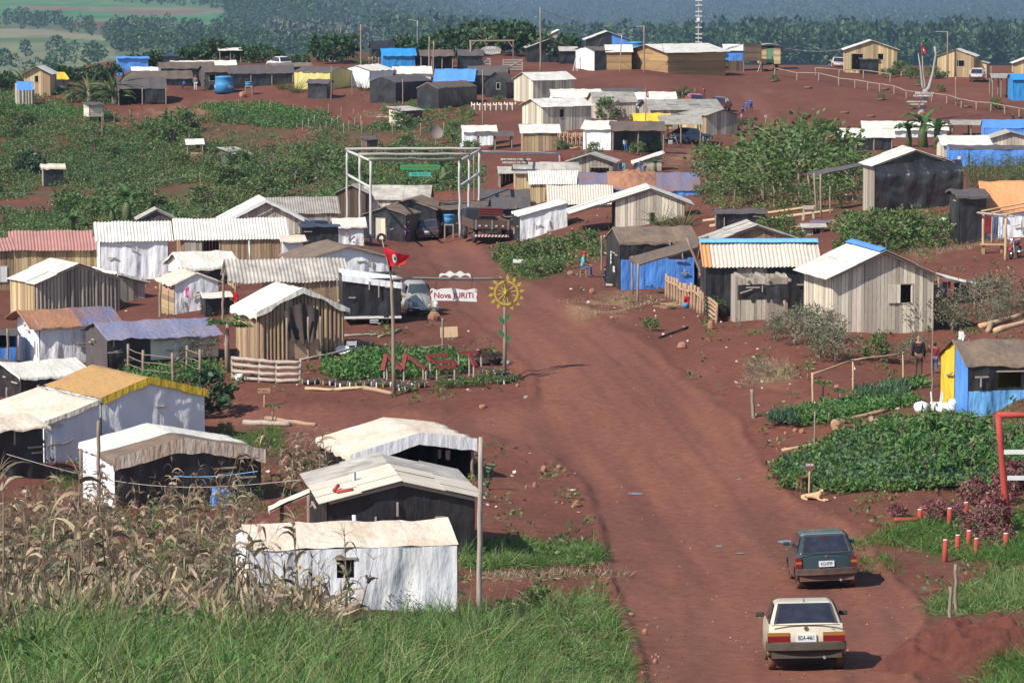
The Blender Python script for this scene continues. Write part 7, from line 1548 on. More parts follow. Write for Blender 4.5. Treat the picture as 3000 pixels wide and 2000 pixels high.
for a, c, r, m, lab in [((2215, 1222), (2390, 1192), .06, 'wood_tan', 'pale beam edging the top of the garden'), ((2292, 1318), (2440, 1288), .06, 'wood_tan', 'beam lying above the vine plot'), ((2290, 1212), (2380, 1240), .08, 'wood_brown', 'bark log inside the garden'), ((2552, 1235), (2596, 1268), .12, 'wood_brown', 'thick log beside the blue sheet'), ((2460, 1240), (2600, 1205), .09, 'wood_brown', 'long log along the garden bed'), ((2596, 1268), (2650, 1280), .10, 'wood_brown', 'log lying left of the cassava'), ((780, 1225), (925, 1245), .09, 'wood_brown', 'reddish log beside the side track'), ((715, 1242), (850, 1246), .11, 'wood_grey', 'split grey log by the low papaya'), ((1066, 1146), (1150, 1158), .09, 'wood_brown', 'bark log in front of the striped tyres'), ((895, 1140), (980, 1142), .07, 'wood_tan', 'plank edging left part of the sunflower bed'), ((982, 1142), (1064, 1144), .07, 'wood_tan', 'plank edging right part of the sunflower bed'), ((1340, 1052), (1420, 1040), .12, 'pole_grey', 'pale driftwood log behind the letter T'), ((1400, 1040), (1490, 1065), .13, 'pole_grey', 'pale hollow log near the sunflower post'), ((2870, 960), (2990, 930), .13, 'wood_tan', 'upper thick log of the pile at the right'), ((2915, 975), (3010, 950), .13, 'wood_tan', 'lower thick log of the pile at the right'), ((2895, 975), (2915, 930), .12, 'wood_brown', 'log propping up the pile at the right'), ((2035, 490), (2110, 468), .12, 'wood_brown', 'upper log of the pile on the red slope'), ((2042, 500), (2118, 476), .12, 'wood_brown', 'lower log of the pile on the red slope'), ((2060, 650), (2420, 605), .09, 'wood_tan', 'long pale pole lying before the thicket'), ((2080, 668), (2440, 622), .10, 'wood_tan', 'second long pale pole lying before the thicket'), ((2190, 690), (2500, 640), .09, 'wood_brown', 'brown pole along the plot of the lean-to porch'), ((1770, 838), (1850, 842), .06, 'wood_grey', 'grey plank beside the seated man'), ((1930, 990), (2015, 962), .05, 'char', 'charred stick on the bank'), ((2600, 1425), (2690, 1418), .13, 'char', 'burnt black log at the edge of the vine plot'), ((1000, 985), (1120, 975), .06, 'wood_grey', 'stacked firewood beside the trailer'), ((1110, 990), (1175, 965), .07, 'wood_brown', 'broken branch beside the flagpole')]:
    log(lab, a, c, r, m)
P, s = G(2447, 1256); t = thing('cut_log', 'round cut log end showing pale wood in the garden', 'log', P)
MB().tube([(0, -.2, .17), (.03, .35, .17)], .17, 14).build('bark', 'wood_brown', t, smooth=True); MB().tube([(0, -.206, .17), (0, -.2, .17)], .155, 14).build('cut_face', mat('cut_wood', (.55, .32, .16), (.4, .22, .1), ns=6), t)
P, s = G(1425, 1062); b = MB(); b.blob((0, 0, .25), (.6, .4, .35), 12, 8, .35, 4); o = b.build('tree_stump', 'char'); o.location = P; props(o, 'gnarled uprooted stump behind the red letter T', 'stump')
P, s = G(1750, 925); t = thing('brick_edging', 'row of dark bricks edging the straw before the blue tarp', 'edging', P)
for i in range(17):
    q = G(1750 + i * 12, 925 - i * 2.8)[0] - P; a = rnd.uniform(-.2, .2) + .3; MB().beam(q + Vector((-.09, 0, .05)), q + Vector((.09, .05 + a * .05, .05)), .11, .12).build('brick', 'wood_brown', t)
P, s = G(2830, 1935); n = 70; b = MB()
def mo(u, v):
    x = (u - .42) * 4.6; y = (v - .45) * 3.4; r_ = math.hypot(x / 2.05, y / 1.5); h = max(0, 1 - r_ ** 1.5) * 1.05
    gz = float(zground(P.x + x, P.y + y)) - P.z
    return (x, y, gz - .12 + h * (1 + .35 * fb(x * 1.5, y * 1.5, 5, 2)) + .16 * fb(x * 3, y * 3, 5, 3) * min(1, h * 4))
b.grid(mo, n, n); o = b.build('soil_mound', mat('soil_heap', (.13, .042, .028), (.075, .025, .018), ns=3, amt=.8, rough=1, bump=.8, bs=9), smooth=True); o.location = P; props(o, 'heap of freshly dug red soil at the lower right corner', 'soil heap')
P, s = G(912, 1045); t = thing('wooden_crate', 'white wooden box lying on its side by the log hut', 'crate', P, R(-12)); w = .30
for bx in ((-w, w, 0, .5, .02, .05), (-w, w, 0, .5, .52, .55), (-w, -w + .03, 0, .5, .05, .52), (w - .03, w, 0, .5, .05, .52), (-w, w, .47, .5, .05, .52)): MB().box(*bx).build('panel', 'white_paint', t)
P, s = G(1005, 1035); o = MB().lathe([(0, .05), (.2, .05), (.30, .2), (.33, .2), (.22, .02), (0, .02)], 16).build('basin', 'white_paint', smooth=True); o.location = P + Vector((0, 0, .05)); o.rotation_euler = (R(25), 0, 0); props(o, 'upturned white basin beside the folding chair', 'basin')
P, s = G(1026, 1050); t = thing('folding_chair', 'white metal folding chair leaning near the sunflower bed', 'chair', P, R(20))
for x in (-.2, .2): MB().tube([(x, 0, 0), (x, -.25, .8)], .018, 6).build('frame_tube', 'white_paint', t); MB().tube([(x, -.3, 0), (x, .05, .45)], .018, 6).build('leg', 'white_paint', t)
MB().box(-.19, .19, -.3, -.28, .62, .8).build('backrest', 'white_paint', t); MB().box(-.19, .19, -.2, .15, .42, .45).build('seat', 'white_paint', t)
P, s = G(1062, 1022); t = thing('wire_cage', 'wire mesh cage on the ground beside the trailer', 'cage', P)
for k in range(9): MB().tube([(-.36 + k * .09, 0, 0), (-.36 + k * .09, 0, .42)], .006, 4).build('wire', 'metal_grey', t); MB().tube([(-.36 + k * .09, .5, 0), (-.36 + k * .09, .5, .42)], .006, 4).build('wire', 'metal_grey', t)
for z in (0, .14, .28, .42): MB().tube([(-.36, 0, z), (.36, 0, z), (.36, .5, z), (-.36, .5, z), (-.36, 0, z)], .006, 4).build('hoop', 'metal_grey', t)
P, s = G(1316, 990); o = MB().box(-.38, .38, -.015, .015, 0, .46).build('plywood_sheet', 'wood_tan'); o.location = P; o.rotation_euler = (R(-12), R(-3), 0); props(o, 'plywood sheet propped behind the red letters', 'board')
for i, (x, y, w, h) in enumerate([(2700, 1205, 46, 30), (2770, 1205, 60, 26), (2790, 1195, 34, 30)]):
    P, s = G(x, y); b = MB(); b.blob((0, 0, h / s * .4), (w / s / 2, w / s / 2, h / s * .6), 14, 9, .18, i + 3); o = b.build('sack', 'tarp_white', smooth=True); o.location = P; props(o, ['white sack left of the upturned chair', 'flattened white sacking under the upturned chair', 'white sack against the yellow tarp'][i], 'sack')
P, s = G(2744, 1200); t = thing('broken_chair', 'white plastic chair upside down among the sacks', 'chair', P)
for x, y in ((-.2, 0), (.22, 0), (-.18, .3), (.2, .3)): MB().tube([(x * .8, y, .25), (x, y, .62)], .022, 6).build('leg', 'white_paint', t)
MB().box(-.2, .2, 0, .32, .2, .25).build('seat', 'white_paint', t); MB().box(-.2, .2, -.02, .0, -.0, .2).build('backrest', 'white_paint', t)
P, s = G(2665, 1258); o = MB().box(-.45, .35, -.4, .4, .03, .05).build('blue_sheet', 'tarp_sky'); o.location = P; props(o, 'pale blue plastic sheet lying on the ground beside the logs', 'sheet')
P, s = G(2420, 655); o = MB().quadbox((-1.0, -.8, .1), (1.0, -.8, .1), (1.1, .8, .1), (-.9, .8, .1), (0, 0, .03)).build('navy_sheet', 'tarp_navy'); o.location = P; props(o, 'dark blue sheet spread under the lean-to porch', 'sheet')
P, s = G(2368, 645); t = thing('wash_table', 'pale concrete wash sink on splayed legs in the yard', 'sink', P)
MB().box(-.32, .32, -.2, .2, .62, .82).build('basin', mat('concrete', (.48, .42, .34), (.34, .27, .2), ns=5), t)
for x in (-.25, .25): MB().beam((x * 1.3, 0, -.05), (x, 0, .62), .12, .2).build('leg', 'concrete', t)
P, s = G(2775, 680); o = MB().box(-.4, .4, -.35, .35, 0, .78).build('old_fridge', mat('fridge', (.52, .54, .44), (.36, .36, .28), ns=4), bevel=.03); o.location = P; o.rotation_euler = (0, R(4), R(-20)); props(o, 'old pale green freezer box in the weeds', 'appliance')
P, s = G(1276, 425); t = thing('satellite_dish', 'mesh satellite dish tilted on a pole in the field', 'satellite dish', P)
MB().tube([(0, 0, -.1), (0, 0, 1.0)], .04, 6).build('pole', 'metal_grey', t)
o = MB().lathe([(0, 0), (.25, .03), (.5, .13), (.66, .25)], 20).build('dish', mat('mesh_grey', (.20, .16, .14), rough=.8), t, smooth=True); o.location = (0, 0, 1.0); o.rotation_euler = (R(55), R(30), 0)
P, s = G(640, 1490); o = MB().box(-.25, .25, -.2, .2, .1, .6).build('blue_crate', 'tarp_blue'); o.location = P; o.rotation_euler = (R(8), R(8), R(20)); props(o, 'bright blue plastic crate half hidden by the dead maize', 'crate')
P, s = G(35, 1206); o = MB().lathe([(0, 0), (.16, 0), (.19, .36), (.17, .36), (.15, .03)], 14).build('bucket', 'white_paint', smooth=True); o.location = A(35, 1212, G(20, 1215)[0]) ; props(o, 'white bucket on the ledge at the left edge', 'bucket')
P, s = G(1430, 1440); t = thing('palm_bundle', 'striped green palm bundle leaning behind the tall bare post', 'plant', P)
for k in range(8): MB().tube([(rnd.uniform(-.1, .1), 0, .05 + k * .11), (rnd.uniform(-.05, .25), -.1, .02 + k * .11)], .05, 6).build('frond', 'leaf_dark', t)
t_, w_, L_, he_, s_ = SHACKS['A2']; mw = Matrix.Translation(t_.location) @ Matrix.Rotation(t_.rotation_euler.z, 4, 'Z')
t = props(empty('stove_pipe', mw @ Vector((-w_ / 2 + .85, 1.4, he_ + .12)), 0), 'grey stove pipe through the cream sheet roof', 'chimney'); MB().lathe([(0, .42), (.06, .42), (.06, 0)], 12).build('pipe', 'metal_grey', t, smooth=True)
t = props(empty('bent_pipe', mw @ Vector((-w_ / 2 + .3, .45, he_ + .13)), 0), 'broken red clay pipe pieces lying on the cream sheet roof', 'pipe')
MB().tube([(0, .5, .14), (-.1, .15, .06)], .05, 8).build('piece', 'post_red', t, smooth=True); MB().tube([(-.02, 0, .05), (.42, -.08, .12)], .05, 8).build('piece', 'post_red', t, smooth=True)
P = G(1037, 1700)[0]; t = thing('white_pipe', 'white vent pipe rising behind the near tent', 'pipe', P); MB().tube([(0, 1.6, -.2), A(1037, 1508, P + Vector((0, 1.6, 0))) - P], .05, 10).build('pipe', 'white_paint', t, smooth=True)
for (key, x, y0, y1, lab) in (('C6', 735, 700, 760, 'bent stove pipe beside the brown roofed house'),):
    P = G(735, 850)[0]; t = thing('stove_pipe', lab, 'chimney', P); MB().tube([(0, 0, .3), A(730, 705, P) - P], .05, 8).build('pipe', 'metal_grey', t, smooth=True)
P, s = G(2808, 500); t = thing('chimney_pipe', 'clay chimney pipe at the right of the black draped house', 'chimney', P); MB().tube([(0, 0, -.2), A(2812, 458, P) - P], .14, 9).build('pipe', 'concrete', t, smooth=True)
t_, w_, L_, he_, s_ = SHACKS['D4']
o = ctext('ER', .42, 'lettering', 'letter_white', t_, (-w_ / 2 - .19, .75, he_ * .40), (R(90), 0, R(-90)), .01); ctext('MAR', .34, 'lettering', 'letter_white', t_, (-w_ / 2 - .19, 1.5, he_ * .62), (R(90), R(90), R(-90)), .01)
t_, w_, L_, he_, s_ = SHACKS['E12']; mw = Matrix.Translation(t_.location) @ Matrix.Rotation(t_.rotation_euler.z, 4, 'Z')
t = props(empty('tarp_heap', mw @ Vector((-w_ / 2 + 3.6, 1.3, he_ + .5)), 0), 'crumpled heap of rusty brown tarp on the long navy roof', 'tarp')
def hp(u, v):
    x = (u - .5) * 3.4; y = (v - .5) * 2.6; f = max(0, 1 - (2 * u - 1) ** 2) * max(0, 1 - (2 * v - 1) ** 2); return (x, y, y * .42 + .05 + f * (.35 + .5 * abs(fb(x * 1.4, y * 1.6, 4, 3))))
MB().grid(hp, 30, 24).build('folds', 'tarp_rust', t, smooth=True)
P, s = G(1690, 208); t = thing('ladder', 'pale ladder leaning on the shack beside the brown hall', 'ladder', P)
for x in (-.2, .25): MB().beam((x - .25, -.5, 0), (x + .15, .3, 1.75), .05, .05).build('rail', 'pole_white', t)
for k in range(6): f = (k + .7) / 6.5; MB().beam((-.45 + .4 * f, -.5 + .8 * f, 1.75 * f), (.0 + .4 * f, -.5 + .8 * f, 1.75 * f), .035, .035).build('rung', 'pole_white', t)
P, s = G(1600, 200); t = thing('tarp_boards', 'white boards leaning on the front of the light plank house', 'boards', G(2605, 215)[0])
for k, x in enumerate((-.5, -.2, .1, .4)): MB().beam((x, -.3, -.05), (x + rnd.uniform(-.3, .2), .0, 2.0), .12, .03).build('board', 'white_paint', t)
for i, (x, y, w, h) in enumerate([(1862, 1443, 46, 5), (2305, 1583, 60, 9), (2322, 1604, 40, 4), (2106, 1596, 20, 4), (2168, 1618, 26, 3), (2165, 1399, 14, 3)]):
    P, s = G(x, y); b = MB(); n = 20; wv = w / s / 2; dv = h / s / .13 / 2 * .8
    vs = []
    for k in range(n):
        a = 6.283 * k / n; r_ = 1 + .3 * fb(math.cos(a) * 2, math.sin(a) * 2, 2, i); xx, yy = math.cos(a) * wv * r_, math.sin(a) * dv * r_
        vs.append((xx, yy, .0))
    zc = max(float(zground(P.x + v[0], P.y + v[1])) for v in vs + [(0, 0, 0)]) - P.z + .006
    b.add([(v[0], v[1], zc) for v in vs], [tuple(range(n))]); o = b.build('puddle', mat('puddle_water', (.12, .07, .06), rough=.03, spec=.9)); o.location = P; props(o, kind='structure')
def rope(label, a, c, sag, r=.012, m='pole_grey'):
    t = MB().tube([a.lerp(c, k / 14) + Vector((0, 0, -sag * math.sin(math.pi * k / 14))) - a for k in range(15)], r, 4).build('rope', m); t.location = a; props(t, label, 'rope')
rope('rope strung from the left post across the black fronted shack', A(20, 1330, G(-20, 1480)[0]), A(880, 1405, G(900, 1560)[0]), .55)
rope('blue cord crossing the black fronted shack', A(338, 1366, G(340, 1480)[0]), A(755, 1380, G(768, 1480)[0]), .25, .012, 'tarp_sky')
rope('wire across the weedy slope to the clothes line pole', A(-40, 566, G(-40, 620)[0]), A(588, 510, G(588, 575)[0]), .5, .02)
rope('wire from the caravan to the light plank house', A(2300, 142, G(2300, 208)[0]), A(2470, 145, G(2470, 208)[0]), .3, .025)
rope('power wire from the lone tall pole to the lamp before the brown hall', A(1583, 28, G(1584, 212)[0]), A(1887, 80, G(1887, 213)[0]), .8, .02, 'ink')
rope('power wire from the lamp before the brown hall to the rung mast', A(1887, 82, G(1887, 213)[0]), A(2047, 60, G(2046, 165)[0]), .8, .02, 'ink')
rope('washing cord between the flagpole and the stump post', A(1152, 960, Pf), A(1298, 940, G(1298, 1022)[0]), .12, .01, 'pole_grey')
for x, y, lab in ((700, 1118, 'white'), (2010, 905, 'blue'), (2380, 660, 'green')):
    P, s = G(x, y); o = MB().lathe([(0, 0), (.13, 0), (.16, .3), (.145, .3), (.12, .03)], 14).build('bucket', {'white': 'white_paint', 'blue': 'tank_blue', 'green': 'sign_green'}[lab], smooth=True); o.location = P; props(o, lab + ' plastic bucket standing on the yard ground', 'bucket')
for (x, y, w, n, lab) in ((1960, 905, 1.0, 14, 'heap of split firewood beside the blue tarp porch'), (1590, 800, .9, 14, 'pile of pale firewood behind the seated man'), (700, 948, 1.0, 12, 'firewood stacked beside the tall log hut'), (2860, 660, 1.2, 16, 'heap of branches near the black cord tied shed'), (1690, 440, .8, 10, 'wood scraps before the white square tent'), (1130, 345, 1.4, 20, 'pile of pale slabs in the upper field')):
    P, s = G(x, y); b = MB()
    for k in range(n): a = rnd.uniform(-.5, .5); c = Vector((rnd.uniform(-.5, .5) * w, rnd.uniform(-.3, .3), .05 + rnd.uniform(0, .28) * (1 - k / n))); e = Vector((math.cos(a), math.sin(a), rnd.uniform(-.1, .15))) * rnd.uniform(.2, .42); b.beam(c - e, c + e, .07, .06)
    o = b.build('firewood_pile', 'wood_pale' if 'pale' in lab else 'wood_brown'); o.location = P; props(o, lab, 'firewood', kind=None)
for (x, y, w, h, m, lab) in ((690, 855, 14, 26, 'cloth_red', 'red cloth hanging by the white tent with beige roof'), (548, 840, 12, 30, 'cloth_pink', 'pink cloth hanging at the long low cream tent'), (2225, 820, 12, 22, 'cloth_white', 'white rag hanging at the pen rafters'), (1860, 700, 16, 40, 'tarp_sky', 'blue rag tied to the corner of the black shack'), (2012, 868, 16, 18, 'cloth_red', 'red cloth thrown over the paling fence')): cloth(lab, 'cloth', A(x, y, G(x, y + 80)[0]), w / 58, h / 58, m, 'hanging_rag')
def on_ground(t, P, phi, wb, track=1.3, roll=0.0):
    f = Vector((-math.sin(phi), math.cos(phi), 0)); r = Vector((math.cos(phi), math.sin(phi), 0))
    zz = lambda q: float(tlook(q.x / q.y, math.log(q.y)) * q.y)
    pitch = math.atan2(zz(P + f * wb) - zz(P), wb); rl = math.atan2(zz(P + r * track / 2) - zz(P - r * track / 2), track)
    t.rotation_euler = (Matrix.Rotation(phi, 3, 'Z') @ Matrix.Rotation(pitch, 3, 'X') @ Matrix.Rotation(-rl - roll, 3, 'Y')).to_euler()
def wheel(t, x, y, r, w, m='muddy'):
    pr = [(r * .62, -w / 2), (r * .92, -w / 2), (r, -w * .32), (r, w * .32), (r * .92, w / 2), (r * .62, w / 2)]
    o = MB().lathe(pr, 20).build('wheel', m, t, smooth=True); o.location = (x, y, r); o.rotation_euler = (0, R(90), 0)
    MB().lathe([(0, -w * .3), (r * .64, -w * .38), (r * .64, w * .38), (0, w * .3)], 14).build('rim', 'metal_grey', o, smooth=True)
def car(label, px, py, yaw, paint, W, L, H, belt=.88, tail=.9, hood=.78, cab=(.08, .62, 1.75, 2.6), wheels=(.62, 2.98), r=.29, low=.31, bump='black_plastic', lamps='wide', plate=None, cat='car', name='car', deck=None, sx=0.0, front=False):
    P, s = G(px, py); phi = R(yaw) - math.atan2(P.x, P.y); t = thing(name, label, cat, P, phi)
    on_ground(t, P, phi, wheels[1] - wheels[0]); h = W / 2
    side = [(.06, low + .04), (0, low + .14), (0, tail - .12), (.03, tail - .02), (.10, tail)]
    side += [(cab[0] + .02, belt)] if not deck else [(cab[0], belt)]
    side += [(cab[3], belt), (L - .35, hood), (L - .06, hood - .12), (L, hood - .3), (L, low + .12), (L - .08, low + .04)]
    ar = r * 1.22
    for wy in (wheels[1], wheels[0]):
        side.append((wy + ar, low))
        for k in range(1, 8): a = math.pi * k / 8; side.append((wy + ar * math.cos(a), max(low, r * .9 + ar * math.sin(a) * .98)))
        side.append((wy - ar, low))
    b = MB(); n = len(side); tw = lambda z: h * (1 - .05 * max(0, z - .5) / .4)
    cr = lambda x, y: y + (.10 * abs(x) ** 2.5 * max(0, 1 - y / .7) if y < .7 else -.16 * abs(x) ** 2.5 * max(0, 1 - (L - y) / .7) if y > L - .7 else 0)
    XS = (-1, -.8, -.45, 0, .45, .8, 1)
    b.add([(x * tw(z) * (1 - .03 * (abs(y - L / 2) / L * 2) ** 4), cr(x, y), z + .02 * (1 - x * x) * (z > .7)) for x in XS for y, z in side], [tuple(range(n))[::-1], tuple(range(6 * n, 7 * n))] + [(k * n + i, k * n + (i + 1) % n, (k + 1) * n + (i + 1) % n, (k + 1) * n + i) for k in range(6) for i in range(n)])
    b.build('body', paint, t, bevel=.05)
    def bar(name, y0, y1, z0, z1, k, m):
        q_ = MB(); q_.add([(x * h * k, cr(x, y0 + .0 * x) + dy, z) for x in XS for dy, z in ((0, z0), (0, z1), (y1 - y0, z1), (y1 - y0, z0))], [(0, 1, 2, 3), (27, 26, 25, 24)] + [(4 * j + a, 4 * j + 4 + a, 4 * j + 4 + (a + 1) % 4, 4 * j + (a + 1) % 4) for j in range(6) for a in range(4)]); q_.build(name, m, t, bevel=.025)
    hb_, ht = h * .93, h * .74; zb = belt - .04
    q = [Vector((-hb_, cab[0], zb)), Vector((hb_, cab[0], zb)), Vector((hb_, cab[3], zb)), Vector((-hb_, cab[3], zb)), Vector((-ht, cab[1], H)), Vector((ht, cab[1], H)), Vector((ht, cab[2], H)), Vector((-ht, cab[2], H))]
    MB().add(q, [(0, 3, 2, 1), (4, 5, 6, 7), (0, 1, 5, 4), (1, 2, 6, 5), (2, 3, 7, 6), (3, 0, 4, 7)]).build('cabin', paint, t, bevel=.11)
    def pane(name, a, b_, c, d, u0, u1, v0, v1, off):
        f = lambda u, v: a.lerp(b_, u).lerp(d.lerp(c, u), v) + off
        e = .035; MB().quadbox(f(u0 - e, v0 - e), f(u1 + e, v0 - e), f(u1 + e, v1 + e), f(u0 - e, v1 + e), off * .1).build('window_seal', 'rubber', MB().quadbox(f(u0, v0), f(u1, v0), f(u1, v1), f(u0, v1), off * .35).build(name, 'glass_dark', t))
    nr_ = (q[1] - q[0]).cross(q[4] - q[0]).normalized()
    pane('rear_window', q[0], q[1], q[5], q[4], .09, .91, .15, .90, nr_ * .012)
    nf_ = (q[3] - q[2]).cross(q[6] - q[2]).normalized(); pane('windscreen', q[2], q[3], q[7], q[6], .07, .93, .14, .92, nf_ * .012)
    for a, b_, c, d in ((q[3], q[0], q[4], q[7]), (q[1], q[2], q[6], q[5])):
        ns_ = (b_ - a).cross(d - a).normalized()
        for u0, u1 in ((.08, .52), (.57, .92)): pane('side_window', a, b_, c, d, u0, u1, .16, .88, ns_ * .012)
    ye, yo = (0, -1)
    zt = tail - .2
    bar('rear_bumper', -.10, .12, low + .12, low + .30, 1.0, bump)
    MB().box(-h * .88, h * .88, .02, .12, low - .03, low + .12).build('rear_skirt', bump, t)
    bar('front_bumper', L - .06, L + .1, low + .1, low + .28, 1.0, bump)
    for sg in (-1, 1):
        if lamps == 'wide':
            x0, x1 = sorted((sg * h * .97, sg * h * .42)); l = MB().box(x0, x1, -.012, .12, zt - .15, zt - .03).build('taillight', 'lamp_red', t); MB().box(x0, x1, -.013, .12, zt - .03, zt + .04).build('indicator', 'lamp_amber', l)
        else:
            x0, x1 = sorted((sg * h * .99, sg * h * .80)); l = MB().box(x0, x1, .02, .2, zt - .18, zt + .10).build('taillight', 'lamp_red', t); MB().box(x0, x1, .014, .2, zt - .07, zt - .0).build('indicator', 'lamp_amber', l)
        l = MB().box(*sorted((sg * h * .92, sg * h * .55)), L - .04, L + .01, hood - .34, hood - .2).build('headlight', 'lamp_clear', t)
        m_ = MB(); m_.box(*sorted((sg * (h - .03), sg * (h + .15))), cab[2] + .25, cab[2] + .33, belt + .03, belt + .13); m_.build('wing_mirror', 'black_plastic' if lamps == 'wide' else paint, t, bevel=.02)
        for wy in wheels: wheel(t, sg * (h - .12), wy, r, .17)
    for x0, x1, z0, z1 in ((-h * .86, h * .86, tail - .02, tail - .008), (-h * .40, h * .40, zt - .19, zt - .18)): MB().box(x0, x1, -.004, .02, z0, z1).build('panel_gap', 'ink', t)
    p = MB().box(-.2, .2, -.035, .0, zt - .15, zt + .0).build('number_plate', 'plate', t)
    if plate: ctext(plate, .125, 'lettering', 'ink', p, (0, -.037, zt - .075), (R(90), 0, 0), .002, .62)
    MB().lathe([(0, 0), (.045, 0), (.045, .012), (0, .012)], 12).build('emblem', 'chrome', t).matrix_local = Matrix.Translation((0, -.005, zt + .12)) @ Matrix.Rotation(R(90), 4, 'X')
    MB().box(-h * .72, h * .72, .4, L - .5, low - .04, low + .2).build('underbody', 'black_plastic', t)
    MB().tube([(sg * .35, -.08, low - .02), (sg * .35, .5, low)], .03, 7).build('exhaust', 'metal_grey', t)
    return t
HB = dict(cab=(.10, .72, 1.9, 2.75), wheels=(.58, 2.96), r=.29)
t = car('cream two door hatchback driving away, nearest to the camera', 2365, 1958, 2.5, 'paint_cream', 1.60, 3.8, 1.36, .94, .96, .82, bump=mat('bumper_worn', (.06, .052, .042), (.13, .09, .06), ns=4), plate='BDA-4461', **{**HB, 'cab': (.06, .72, 1.9, 2.8)})
ctext('GL', .07, 'badge', 'ink', t, (.55, -.012, .86), (R(90), 0, 0), .002); MB().tube([(0, .8, 1.36), (0, .72, 1.42)], .012, 5).build('aerial', 'ink', t)
t = car('dark teal hatchback driving away ahead of the cream one', 2425, 1722, 5, 'paint_teal', 1.61, 3.73, 1.42, .95, .97, .80, plate='ACI-0709', lamps='tall', low=.28, **{**HB, 'cab': (.03, .50, 2.0, 2.9)})
MB().box(-.09, .09, .37, .40, 1.30, 1.33).build('brake_lamp', 'lamp_red', t)
car('silver grey hatchback parked left of the gateway', 1031, 713, 10, 'paint_grey', 1.66, 3.8, 1.48, 1.0, 1.0, .86, plate='', lamps='tall', low=.24, **{**HB, 'cab': (.0, .45, 2.1, 3.0)})
car('dark blue car half hidden behind the silver grey hatchback', 955, 709, 40, 'paint_navy', 1.65, 3.9, 1.42, .92, .92, .82, lamps='tall', **HB)
car('plum coloured saloon parked in front of the crumpled black shack', 1254, 708, -5, 'paint_plum', 1.62, 4.1, 1.40, .92, .93, .82, cab=(.75, 1.25, 2.3, 3.0), wheels=(.8, 3.3), deck=1, lamps='tall', plate='')
car('pale blue coupe parked under the grey canopy', 1974, 420, -42, 'paint_blue', 1.66, 4.3, 1.32, .86, .86, .80, cab=(.15, 1.3, 2.3, 3.0), wheels=(.8, 3.35), lamps='wide')
car('white station wagon with muddy tail by the light plank house', 2456, 205, 3, 'paint_white', 1.6, 4.0, 1.42, .92, .92, .8, lamps='tall', bump='muddy', **HB)
car('dark car parked close beside the white station wagon', 2483, 205, -8, 'paint_dark', 1.6, 3.9, 1.38, .9, .92, .8, lamps='tall', **HB)
car('white hatchback parked before the narrow pale plank house', 2860, 243, -4, 'paint_white', 1.6, 3.7, 1.42, .94, .95, .8, lamps='tall', **{**HB, 'cab': (.03, .5, 2.0, 2.9)})
car('red car mostly hidden behind the grey roofs at the square', 2040, 322, 8, 'paint_red', 1.62, 3.8, 1.38, .92, .92, .8, lamps='tall', **HB)
car('maroon car showing its tail beside the long grey roof', 2098, 330, -12, 'paint_maroon', 1.62, 3.9, 1.4, .92, .92, .8, lamps='tall', **HB)
car('white car showing its roof at the crest behind the black shacks', 840, 206, 25, 'paint_white', 1.6, 3.9, 1.45, .95, .95, .85, lamps='tall', **HB)
P, s = G(1241, 928); phi = R(10) - math.atan2(P.x, P.y); t = thing('car', 'round silver beetle shaped car parked nose first by the trailer', 'car', P, phi); on_ground(t, P, phi, 2.4)
S2 = 'paint_silver'
def dome(c, rx, ry0, ry1, rz, zmin, p=2.2, n=28, m=12):
    b = MB(); base = 0
    for j in range(m + 1):
        ph = math.pi / 2 * j / m
        for k in range(n):
            a = 2 * math.pi * k / n; ca, sa = math.cos(a), math.sin(a)
            ex = abs(ca) ** (2 / p) * (1 if ca > 0 else -1); ey = abs(sa) ** (2 / p) * (1 if sa > 0 else -1)
            rr = math.cos(ph) ** .75; b.v.append((c[0] + rx * ex * rr, c[1] + (ry1 if ey > 0 else ry0) * ey * rr, zmin + rz * math.sin(ph)))
    for j in range(m):
        for k in range(n): b.f.append((j * n + k, j * n + (k + 1) % n, (j + 1) * n + (k + 1) % n, (j + 1) * n + k))
    return b
b = dome((0, 1.5, 0), .62, 1.38, 2.45, .62, .32, 2.4); b.build('body', S2, t, smooth=True)
dome((0, 2.35, 0), .60, 1.05, 1.2, .78, .72, 2.6).build('cabin', S2, t, smooth=True)
b = MB(); b.grid(lambda u, v: ((u - .5) * (1.02 - .22 * v), 1.30 + .26 * v - .12 * math.cos((u - .5) * 2.6) + .02, .93 + .40 * v), 10, 5); b.build('windscreen', 'glass_pale', t, smooth=True)
MB().tube([(0, .16, .64), (0, .45, .80), (0, .9, .92), (0, 1.15, .945)], .014, 6).build('hood_trim', 'chrome', t)
for sg in (-1, 1):
    f = dome((sg * .60, .62, 0), .19, .58, .62, .50, .24, 2.2); f.build('front_fender', S2, t, smooth=True)
    dome((sg * .60, 3.1, 0), .19, .6, .62, .48, .26, 2.2).build('rear_fender', S2, t, smooth=True)
    o = MB().lathe([(0, .03), (.06, .025), (.09, .0), (.10, -.04)], 16).build('headlight', 'lamp_clear', t, smooth=True); o.matrix_local = Matrix.Translation((sg * .60, .10, .56)) @ Matrix.Rotation(R(68), 4, 'X')
    MB().blob((sg * .60, .32, .745), (.05, .09, .035), 10, 6).build('indicator', 'lamp_amber', t, smooth=True)
    MB().box(*sorted((sg * .58, sg * .74)), .9, 2.9, .24, .29).build('running_board', 'black_plastic', t)
    for wy in (.62, 3.05): wheel(t, sg * .62, wy, .31, .16)
    MB().box(*sorted((sg * .62, sg * .76)), 1.28, 1.34, .98, 1.08).build('wing_mirror', 'chrome', t)
    MB().grid(lambda u, v: (sg * (.615 - .10 * v), 1.65 + .95 * u, .93 + .36 * v), 4, 3).build('side_window', 'glass_dark', t)
MB().tube([(-.74, .12, .36), (-.66, -.02, .36), (0, -.06, .36), (.66, -.02, .36), (.74, .12, .36)], .05, 8).build('front_bumper', 'chrome', t, smooth=True)
